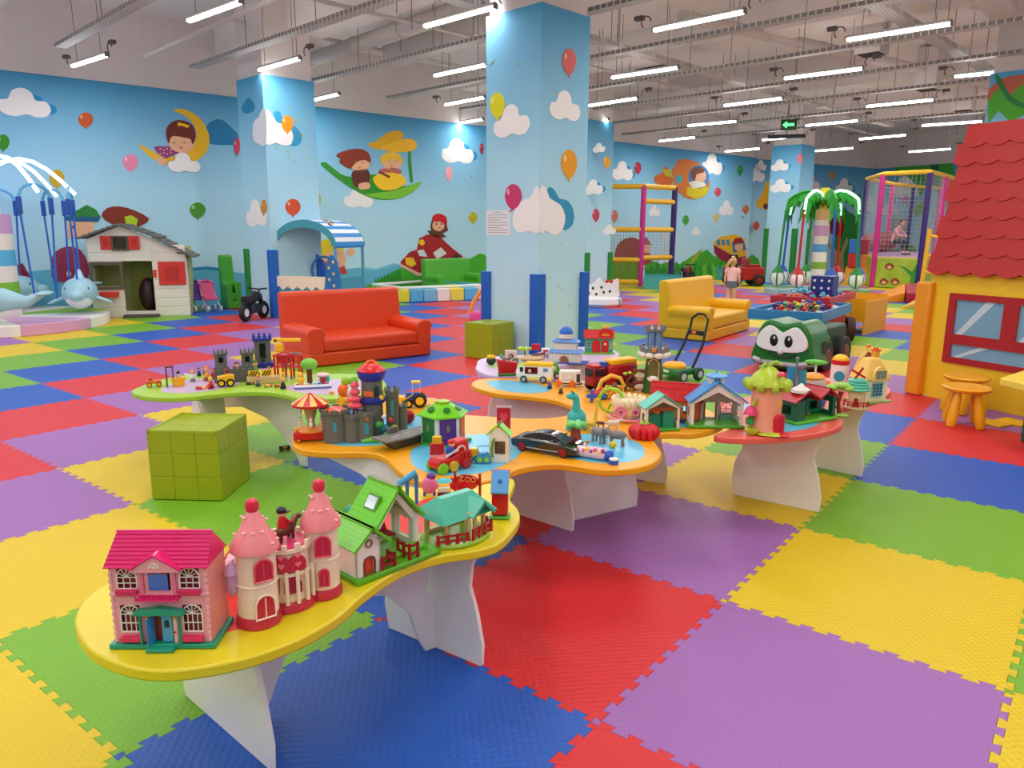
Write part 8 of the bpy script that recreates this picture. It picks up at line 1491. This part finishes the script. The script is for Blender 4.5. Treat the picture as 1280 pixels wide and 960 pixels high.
MB().plate(spl([(R * .72, z(380)), (R * 1.2, z(380)), (R * 1.2, z(345)), (R * 1.1, z(322)), (R * .92, z(318)), (R * .78, z(335))], 4), Y0 - .16, Y0 - .12).done('spotted_side', mat((30, 110, 180), .4), T)
for k in range(8): MB().ball((R * (.88 + .14 * (k % 2)), Y0 - .165, z(374 - 7 * k)), (.025, .008, .03), 6, 4).done('gold_spot', mat((220, 190, 120), .4), T)
sc2 = [(-R * 1.08, z(343)), (R * .84, z(343)), (R * .86, z(351))] + [(R * (.72 - .15 * k), z(355 + (5 if k % 2 else 0))) for k in range(12)] + [(-R * 1.06, z(354))]
MB().box((-R * .1, Y0 - .06, z(378)), (R * 1.84, .06, (z(350) - z(390)))).done('counter_front', mat((70, 160, 170), .5), T); MB().plate(sc2, Y0 - .12, Y0 - .09).done('scalloped_counter', mat((240, 226, 200), .5), T)
for k in range(6):
    t = PI * (.30 + .035 * k); MB().to((R * 1.0 * math.cos(t), Y0 + .25 + .08 * (k % 3) + .05 * k, zc0 + (zt_ - zc0) * math.sin(t)), 0, 0, PI / 2 - t).ball((0, 0, 0), (.05, .05, .012), 8, 6).done('printed_bear', mat((200, 150, 90) if k % 2 else (90, 70, 60), .6), T)
# ============================================================ BALL POOL EDGE, PADS, SLIDE
cl = [(236, 220, 60), (90, 180, 220), (120, 190, 226), (236, 236, 230), (236, 220, 80), (90, 180, 220), (236, 200, 190), (120, 190, 226)]
for k in range(7):
    a = at(496 + k * 17 - (0 if k else 0), 379 - k * .6); b = at(513 + k * 17, 378.4 - k * .6); dd = b - a; c = (a + b) / 2 + Vector((-dd.y, dd.x, 0)).normalized() * .22
    tag(MB().to((c.x, c.y, 0), math.atan2(dd.y, dd.x)).box((0, 0, .14), (dd.length - .01, .40, .27)).done('pool_edge_block', mat(cl[k], .45), bevel=.02), '%s foam block edging the ball pool, number %d from the left' % (('yellow', 'blue', 'light blue', 'white', 'yellow', 'blue', 'pale pink')[k], k + 1) if 0 else ['yellow foam pool block right behind the red sofa', 'first blue foam pool block after the yellow one', 'light blue foam pool block jutting toward the camera', 'cream white foam block in the pool edge', 'yellow foam block left of the big column pool edge', 'blue foam pool block beside the last one', 'pale pink foam pool block nearest the big column'][k], 'foam block', 'foam blocks round the ball pool')
q = [at(*p, .28) for p in ((466, 357), (531, 352.5), (605, 357.5), (500, 361.5))]; c = sum(q, Vector()) / 4
T = thing('ball_pool', 'low white and blue rimmed ball pool under the fire engine mural', 'ball pool', (c.x, c.y, 0)); MB().prism([tuple((p - c)[:2]) for p in q], 0, .2).done('pool_pad', mat((130, 130, 150), .6), T, smooth=False)
for i in range(4):
    a, b = q[i] - c, q[(i + 1) % 4] - c; dd = b - a; MB().to(((a + b) / 2 * .97)[:2] + (0,) if 0 else ((a.x + b.x) / 2 * .97, (a.y + b.y) / 2 * .97, 0), math.atan2(dd.y, dd.x)).box((0, 0, .305), (dd.length, .12, .05)).done('rim', mat((60, 150, 190) if i == 1 else (236, 238, 232), .5), T, bevel=.01)
T, W, H = toy('toy_slide', 'orange and pink baby slide partly behind the big column', 'slide', (586, 606, 404, 361), .5, 0, z=0)
MB().tube([(-W * .5, 0, H * .2), (-W * .2, 0, H * .6), (W * .2, 0, H * .9), (W * .6, 0, H)], [.03, .035, .035, .03], 8).done('orange_rail', pl((246, 150, 40)), T); MB().box((W * .1, .1, H * .15), (W * 1.1, .3, H * .3)).done('pink_base', pl((230, 90, 160)), T, bevel=.03); MB().tube([(W * .3, .1, H * .2), (W * .4, .1, H * .85)], .025, 8).done('post', pl((236, 120, 170)), T)
# white rocking ride behind the column (plain cushion ride, no face)
P = at(748, 382); T = thing('rocking_ride', 'white spotted cushion ride with a red bow on a round base', 'ride', (P.x, P.y, 0), aim(P, 0)); MB().lathe((0, 0, 0), [(.42, 0), (.48, .06), (.46, .16), (.38, .2)], 26).done('round_base', pl((236, 236, 236)), T); MB().box((.3, -.1, .1), (.3, .3, .14)).done('blue_side', pl((130, 190, 200)), T, bevel=.03)
MB().plate(spl([(-.32, .18), (.36, .18), (.4, .36), (.38, .55), (.28, .5), (.1, .46), (.0, .56), (-.12, .44), (-.26, .42), (-.36, .3)], 4), -.1, .1).done('white_shape', pl((236, 236, 234)), T, bevel=.03)
for k, (x, z_) in enumerate(((-.2, .26), (-.05, .24), (.1, .28), (.05, .38), (-.12, .36), (.22, .3))): MB().ball((x, -.1, z_), (.025, .01, .03), 8, 6).done('dark_spot', pl(BLK), T)
for e in (-1, 1): MB().ball((.2 + e * .04, -.11, .50), (.04, .015, .03), 8, 6, ry=e * .5).done('red_bow', pl(RED), T)
# ============================================================ CLIMBING FRAME AND BINS
YT = mat((244, 190, 40), .4); PT = mat((214, 40, 140), .4); VT = mat((56, 30, 110), .4)
Pa, Pb, Pc = at(755, 357), at(800, 358), at(838, 356); zt_ = hgt(Pc, 843, 234)
T = thing('climbing_frame', 'padded play frame with yellow bars, a pink post and a purple post', 'play frame', (0, 0, 0)); J = lambda P, z_: (P.x, P.y, z_)
Pb = at(800, 358); zb_ = hgt(Pb, 801, 232)
MB().tube([J(Pb, 0), J(Pb, zb_)], .075, 10).done('pink_post', PT, T); MB().tube([J(Pc, 0), J(Pc, zt_)], .08, 10).done('purple_post', VT, T)
for z_ in (.12, .72, zb_ * .57, zb_ - .02): MB().tube([J(Pa, z_), J(Pb, z_)], .07, 10).done('yellow_bar', YT, T)
for z_ in (.78, zb_ * .57, zb_ * .85, zb_ - .02): MB().tube([J(Pb, z_), J(Pc, z_)], .07, 10).done('yellow_bar', YT, T)
dd = (Pb - Pa); MB().to(J((Pa + Pb) / 2, 0), math.atan2(dd.y, dd.x)).box((0, 0, .42), (dd.length, .04, .5)).done('jungle_panel', mat((110, 150, 40), .6, var=.5, bs=9), T)
def net(name, A_, B_, z0, z1, st, c, T_, r=.004):
    m = MB(); n = int((B_ - A_).length / st); k = int((z1 - z0) / st)
    for i in range(n + 1): p = A_.lerp(B_, i / max(n, 1)); m.tube([J(p, z0), J(p, z1)], r, 3)
    for i in range(k + 1): z_ = z0 + (z1 - z0) * i / k; m.tube([J(A_, z_), J(B_, z_)], r, 3)
    return m.done(name, mat(c, .7), T_, smooth=False, kind='stuff')
net('safety_net', Pa, Pb, .78, zb_ * .57, .08, (120, 110, 110), T); net('safety_net', Pb, Pc, .8, zb_ * .57, .08, (150, 160, 170), T)
def bin3(label, px, py, w_, h_, c): P = at(px, py); s = depth(P) / FPX; W = w_ * s; H = h_ * s; T = thing('storage_bin', label, 'bin', (P.x, P.y, 0), aim(P)); M = mat(c, .5); MB().box((0, 0, H * .35), (W, .02, H * .7)).done('front_panel', M, T); MB().box((0, .5, H * .4), (W, .02, H * .8)).done('back_panel', M, T); [MB().side([(0, 0), (.5, 0), (.5, H), (0, H * .7)], e * W / 2 - .01, e * W / 2 + .01).done('side_panel', M, T) for e in (-1, 1)]
bin3('teal open bin at the foot of the climbing frame', 828, 362, 46, 22, (70, 170, 170)); bin3('small teal box by the wall left of the girl', 904, 350, 15, 18, (40, 160, 160))
# ============================================================ PALM CAROUSEL
P = at(1020, 368); s = depth(P) / FPX; T = thing('palm_carousel', 'palm tree swing carousel with green leaf arms and striped balls', 'carousel', (P.x, P.y, 0), aim(P)); z = lambda y: hgt(P, 1020, y)
for k in range(8): a0 = PI * k / 4; MB().prism([(0, 0)] + [(62 * s * math.cos(a0 + PI / 4 * t / 3), 62 * s * math.sin(a0 + PI / 4 * t / 3)) for t in range(4)], 0, .14).done('platform_wedge', mat(((180, 206, 196), (120, 180, 190), (200, 206, 200), (90, 160, 50))[k % 4], .4), T, bevel=.01)
bd = [(368, 350, (230, 200, 120)), (350, 336, (236, 230, 220)), (336, 327, (130, 180, 60)), (327, 315, (236, 230, 220)), (315, 305, (90, 160, 210)), (305, 295, (230, 226, 210)), (295, 282, (214, 160, 200)), (282, 275, (236, 230, 220)), (275, 262, (236, 190, 120)), (262, 235, (250, 210, 20))]
for a, b, c in bd: MB().cyl((0, 0, z(a) if a < 368 else 0), (8.5 if a > 262 else 5) * s, z(b) - (z(a) if a < 368 else 0), n=18).done('column_band', mat(c, .45), T)
zt_ = z(262)
for k, c in enumerate(((30, 90, 190), (190, 24, 30), (30, 140, 50), (30, 90, 190), (30, 140, 50), (190, 24, 30), (30, 90, 190), (30, 140, 50))):
    a = PI * 2 * k / 8 + .3; ca, sa = math.cos(a), math.sin(a); R = 42 * s; G_ = mat((20, 150, 30), .4)
    rib = [(ca * R * t, sa * R * t, zt_ + 14 * s * math.sin(PI * (t * .8 + .12)) + 8 * s) for t in (0.05, .25, .45, .65, .85, 1)] + [(ca * R * 1.06, sa * R * 1.06, zt_ - 6 * s)]
    m = MB()
    for i in range(len(rib) - 1):
        p, q = rib[i], rib[i + 1]; w_ = 7 * s
        for e in (-1, 1): m.put([p, q, (q[0] - sa * w_ * e, q[1] + ca * w_ * e, q[2] - 13 * s), ((p[0] + q[0]) / 2 - sa * w_ * e * .8, (p[1] + q[1]) / 2 + ca * w_ * e * .8, (p[2] + q[2]) / 2 - 8 * s), (p[0] - sa * w_ * e, p[1] + ca * w_ * e, p[2] - 14 * s)], [(0, 1, 2, 3), (0, 3, 4)])
    m.done('palm_leaf', G_, T, smooth=False); MB().tube(rib, .035, 6).done('glowing_rib', mat((190, 255, 230), .3, emit=1.6) if k % 2 else G_, T)
    e_ = rib[-1]; zb_ = z(352); MB().tube([(e_[0], e_[1], e_[2] + .1), (e_[0] * 1.08, e_[1] * 1.08, zb_ + .3)], .03, 6).done('strap', mat(c, .5), T)
    o = MB().ball((e_[0] * 1.09, e_[1] * 1.09, zb_ + .08), .19, 16, 10).done('swing_ball', mat((232, 236, 232), .4), T); MB().cyl((e_[0] * 1.09, e_[1] * 1.09, zb_ + .22), .15, .16, r2=.03, n=12).done('ball_cap', mat(c, .4), o)
    for j in range(3): MB().torus((e_[0] * 1.09, e_[1] * 1.09, zb_ + .08), .163, .036, n=18, m=6, rx=PI / 2, rz=PI / 3 * j + .5).done('ball_stripe', mat(c, .4), o)
# ============================================================ TRAMPOLINE ENCLOSURE WITH A SEATED PERSON
TPZ = hgt(at(1089, 359), 1104, 219); ZP = .85
pp = [at(1084, 225, TPZ), at(1104, 219, TPZ), at(1163, 216, TPZ), at(1182, 221, TPZ), at(1215, 231, TPZ), at(1176, 236, TPZ), at(1142, 234, TPZ), at(1116, 231, TPZ)]
T = thing('trampoline', 'netted trampoline with purple and pink posts and a green jungle skirt', 'trampoline'); n = len(pp)
for i, p in enumerate(pp): MB().tube([J(p, 0.01), J(p, TPZ)], .07, 10).done('padded_post', (VT, PT)[i % 2] if i < 6 else (VT, PT)[i - 6], T)
MB().tube([J(p, TPZ + .03) for p in pp], .06, 8, closed=True).done('top_ring', YT, T)
hp = [(p.x, p.y) for p in pp]; MB().prism(hp, .02, ZP - .04).done('jungle_skirt', mat((176, 206, 60), .6, var=.45, bs=3), T, smooth=False); MB().prism([(x, y) for x, y in hp], ZP - .04, ZP).done('platform_pad', mat((236, 206, 130), .5), T); cen = sum(pp, Vector()) / n
MB().prism([(cen.x + (x - cen.x) * .9, cen.y + (y - cen.y) * .9) for x, y in hp], ZP, ZP + .012).done('jump_mat', mat((196, 160, 206), .6), T)
SK = Plane(pp[1], pp[2]); 
for x, y in ((1112, 333), (1105, 352), (1119, 352)): SK.poly('painted_monkey', (150, 70, 40), [(x + 5 * math.cos(t) * (1.2 if t in (0, 3) else 1), y + 4.5 * math.sin(t)) for t in range(7)], 3, T, True, 2); SK.poly('painted_muzzle', (236, 190, 150), [(x + 3 * math.cos(t), y + 1 + 2.2 * math.sin(t)) for t in range(6)], 4, T, True, 1)
SK.poly('painted_tree', (50, 150, 60), [(1136, 358), (1139, 346), (1130, 336), (1122, 332), (1132, 334), (1140, 340), (1146, 330), (1150, 328), (1146, 342), (1145, 358)], 3, T, True, 0)
for i in range(n):
    a, b = pp[i], pp[(i + 1) % n]; a = Vector((a.x, a.y, 0)); b = Vector((b.x, b.y, 0)); net('safety_net', a, b, ZP, TPZ, .11, (190, 200, 206), T, .003)
# bean bag and people made with skinned skeletons
def skin(name, joints, bones, m, parent, sub=2, root=0):
    me = bpy.data.meshes.new(name); me.from_pydata([j[0] for j in joints], bones, []); o = bpy.data.objects.new(name, me); col.objects.link(o); o.parent = parent
    sk = o.modifiers.new('skin', 'SKIN'); o.modifiers.new('sub', 'SUBSURF').render_levels = sub
    o.modifiers['sub'].levels = sub
    for v, j in zip(me.skin_vertices[0].data, joints): v.radius = (j[1], j[1] * (j[2] if len(j) > 2 else 1))
    me.skin_vertices[0].data[root].use_root = True; me.materials.append(m); me.shade_smooth(); return o
bb = at(1096, 319, ZP); T2_ = thing('bean_bag', 'large reddish bean bag on the trampoline', 'bean bag', (bb.x, bb.y, ZP + .012), aim(bb)); MB().ball((0, .2, .36), (.52, .42, .30), 20, 12).ball((.05, .22, .46), (.36, .3, .2), 16, 10).done('bag', mat((150, 76, 84), .7), T2_)
pb = bb + Vector((CV.x * .42, CV.y * .42, 0)); T = thing('person', 'seated person in a pink shirt and dark trousers looking down on the bean bag', 'person', (pb.x, pb.y, ZP + .20), aim(bb, 55), None, .70); SKm = mat((220, 170, 140), .5)
# pelvis at 0; facing local -y
skin('body', [((0, 0, .34), .16, .8), ((0, -.05, .52), .15, .75), ((0, -.14, .74), .17, .7), ((0, -.2, .86), .07), ((0, -.25, .95), .06), ((-.17, -.16, .78), .06), ((-.2, -.32, .56), .05), ((-.1, -.5, .5), .035), ((.17, -.16, .78), .06), ((.2, -.32, .56), .05), ((.1, -.5, .5), .035), ((-.1, -.05, .3), .1), ((-.14, -.45, .28), .08), ((-.14, -.52, -.12), .05), ((-.14, -.66, -.18), .04), ((.1, -.05, .3), .1), ((.14, -.45, .28), .08), ((.14, -.52, -.12), .05), ((.14, -.66, -.18), .04)],
     [(0, 1), (1, 2), (2, 3), (3, 4), (2, 5), (5, 6), (6, 7), (2, 8), (8, 9), (9, 10), (0, 11), (11, 12), (12, 13), (13, 14), (0, 15), (15, 16), (16, 17), (17, 18)], mat((226, 160, 170), .7), T)
hd = MB().ball((0, -.3, 1.02), (.09, .105, .12), 14, 10).ball((0, -.41, 1.0), (.016, .02, .022), 8, 6).done('head', SKm, T); MB().ball((0, -.27, 1.06), (.102, .112, .11), 14, 10).done('hair', mat((110, 66, 44), .7), hd)
for e in (-1, 1):
    MB().ball((e * .035, -.395, 1.03), .011, 6, 4).done('eye', pl(BLK), hd); MB().ball((e * .09, -.29, 1.01), (.012, .022, .03), 6, 4).done('ear', SKm, hd)
    h = MB().ball((e * .085, -.54, .49), (.035, .05, .02), 10, 6)
    for k in range(4): h.tube([(e * (.062 + .016 * k), -.57, .49), (e * (.06 + .016 * k), -.61, .485), (e * (.056 + .015 * k), -.62, .465)], .008, 6)
    h.tube([(e * .055, -.54, .495), (e * .035, -.57, .5)], .009, 6).done('hand', SKm, T)
    skin('trouser_leg', [((e * .1, -.05, .3), .115), ((e * .14, -.46, .28), .09), ((e * .14, -.53, -.1), .062)], [(0, 1), (1, 2)], mat((54, 60, 66), .8), T); MB().ball((e * .14, -.6, -.2), (.045, .12, .045), 10, 6).done('shoe', pl((50, 50, 56)), T)
MB().box((0, -.62, .5), (.07, .012, .13), rx=.5).done('held_phone', pl(BLK), T)
# standing girl
P = at(913, 383); hg = 1.12; T = thing('person', 'small girl with a blond ponytail in a pink T-shirt and grey shorts seen from behind', 'person', (P.x, P.y, 0), aim(P, 170)); k = hg / 1.12
T.scale = (hgt(P, 918, 322) / 1.12,) * 3
skin('body', [((0, 0, .54), .095, .8), ((0, 0, .68), .085, .75), ((0, 0, .82), .10, .7), ((0, 0, .90), .04), ((0, 0, .95), .038), ((-.11, 0, .84), .04), ((-.155, .01, .68), .033), ((-.165, -.03, .53), .024), ((.11, 0, .84), .04), ((.155, .01, .68), .033), ((.165, -.03, .53), .024), ((-.06, 0, .5), .07), ((-.065, .0, .29), .048), ((-.065, .02, .06), .032), ((-.065, -.07, .03), .028), ((.06, 0, .5), .07), ((.065, -.01, .29), .048), ((.07, .02, .06), .032), ((.07, -.07, .03), .028)],
     [(0, 1), (1, 2), (2, 3), (3, 4), (2, 5), (5, 6), (6, 7), (2, 8), (8, 9), (9, 10), (0, 11), (11, 12), (12, 13), (13, 14), (0, 15), (15, 16), (16, 17), (17, 18)], SKm, T)
MB().lathe((0, 0, .56), [(.118, 0), (.112, .1), (.125, .24), (.09, .31), (.05, .335)], 18, sy=.78).ball((-.125, 0, .82), (.058, .055, .075), 10, 8, ry=.4).ball((.125, 0, .82), (.058, .055, .075), 10, 8, ry=-.4).done('pink_t_shirt', mat((240, 190, 190), .8), T)
MB().lathe((0, 0, .44), [(.125, 0), (.128, .08), (.118, .15)], 18, sy=.78).done('grey_shorts', mat((96, 104, 118), .85), T)
hd = MB().ball((0, -.01, 1.02), (.075, .085, .095), 14, 10).ball((0, -.095, 1.0), (.012, .016, .016), 6, 4).done('head', SKm, T); hr = MB().ball((0, .012, 1.04), (.084, .088, .092), 14, 10).tube([(0, .09, 1.08), (.05, .15, 1.04), (.10, .17, .94), (.14, .16, .86)], [.03, .035, .03, .008], 10).done('blond_hair', mat((206, 164, 104), .7), hd); MB().ball((0, .07, 1.13), (.035, .03, .035), 8, 6).done('hair_bun', mat((236, 206, 170), .7), hr)
for e in (-1, 1):
    MB().ball((e * .03, -.085, 1.03), .009, 6, 4).done('eye', pl(BLK), hd); MB().ball((e * .075, 0, 1.01), (.01, .018, .024), 6, 4).done('ear', SKm, hd)
    h = MB().ball((e * .167, -.035, .49), (.016, .026, .034), 8, 6)
    for k in range(4): h.tube([(e * .168, -.055 + .013 * k, .47), (e * .166, -.056 + .013 * k, .44), (e * .160, -.056 + .013 * k, .425)], .0055, 5)
    h.tube([(e * .165, -.055, .5), (e * .16, -.078, .475)], .006, 5).done('hand', SKm, T); MB().ball((e * .066, -.03, .03), (.036, .085, .03), 10, 6).done('shoe', pl((200, 120, 130)), T)
# ============================================================ RAMPS AND LADDER BY THE TRAMPOLINE
for k, (pts_, c, lab) in enumerate(((((1084, 378), (1130, 378), (1130, 366), (1100, 368)), (246, 150, 30), 'orange foam wedge ramp on the floor before the trampoline'), (((1132, 379), (1152, 379), (1152, 366), (1130, 366)), (170, 20, 60), 'crimson foam wedge at the end of the orange ramp'), (((1126, 386), (1160, 386), (1156, 380), (1140, 380)), (246, 190, 60), 'yellow foam wedge nearest the red roofed house'))):
    q = [at(*p) for p in pts_]; m = MB(); hh = (.02, .22, .24, .02) if k != 1 else (.22, .22, .24, .24); m.put([tuple(v) for v in q] + [(v.x, v.y, h) for v, h in zip(q, hh)], [(0, 3, 2, 1), (4, 5, 6, 7), (0, 1, 5, 4), (1, 2, 6, 5), (2, 3, 7, 6), (3, 0, 4, 7)]); tag(m.done('foam_ramp', mat(c, .45), bevel=.01), lab, 'ramp')
Pa = at(1150, 368); dd = CV * .5 + CU * .3; T = thing('ladder', 'yellow padded ladder frame beside the trampoline', 'ladder', (Pa.x, Pa.y, 0)); zt_ = hgt(Pa, 1158, 286)
MB().tube([(0, 0, 0), (.05, 0, zt_)], .05, 8).done('ladder_rail', YT, T); MB().tube([(dd.x, dd.y, 0), (dd.x, dd.y, zt_)], .05, 8).done('ladder_rail', YT, T)
for t in (.35, .6, .9): MB().tube([(.03, 0, zt_ * t), (dd.x, dd.y, zt_ * (t - .05))], .035, 8).done('rung', YT, T)
# coloured climbing blocks behind the palm carousel
for k, (x, y, w_, h_, c, lab) in enumerate(((1050, 336, 12, 12, (40, 110, 190), 'blue'), (1062, 336, 12, 12, (160, 40, 60), 'wine red'), (1050, 348, 12, 10, (190, 30, 40), 'bright red'), (1056, 356, 26, 9, (240, 160, 40), 'orange'))):
    P = at(x, 357); P = P + CU * .8; s = depth(P) / FPX; z0 = {0: .9, 1: .9, 2: .5, 3: 0}[k]; hh = .4 if k < 3 else .5; tag(MB().to((P.x, P.y, 0), aim(P)).box((0, 0, z0 + hh / 2), (w_ * s, .5, hh)).done('soft_block', mat(c, .5), bevel=.02), lab + ' soft play block stacked behind the palm carousel', 'soft block', 'soft blocks behind the palm carousel')
P = at(1066, 357) + CU * .8; tag(MB().to((P.x, P.y, 0), aim(P)).box((0, 0, .7), (12 * depth(P) / FPX, .5, .4)).box((0, .0, .25), (.3, .5, .5)).done('soft_block', mat((236, 150, 50), .5), bevel=.02), 'orange and yellow soft play post at the right of the block stack', 'soft block', 'soft blocks behind the palm carousel')
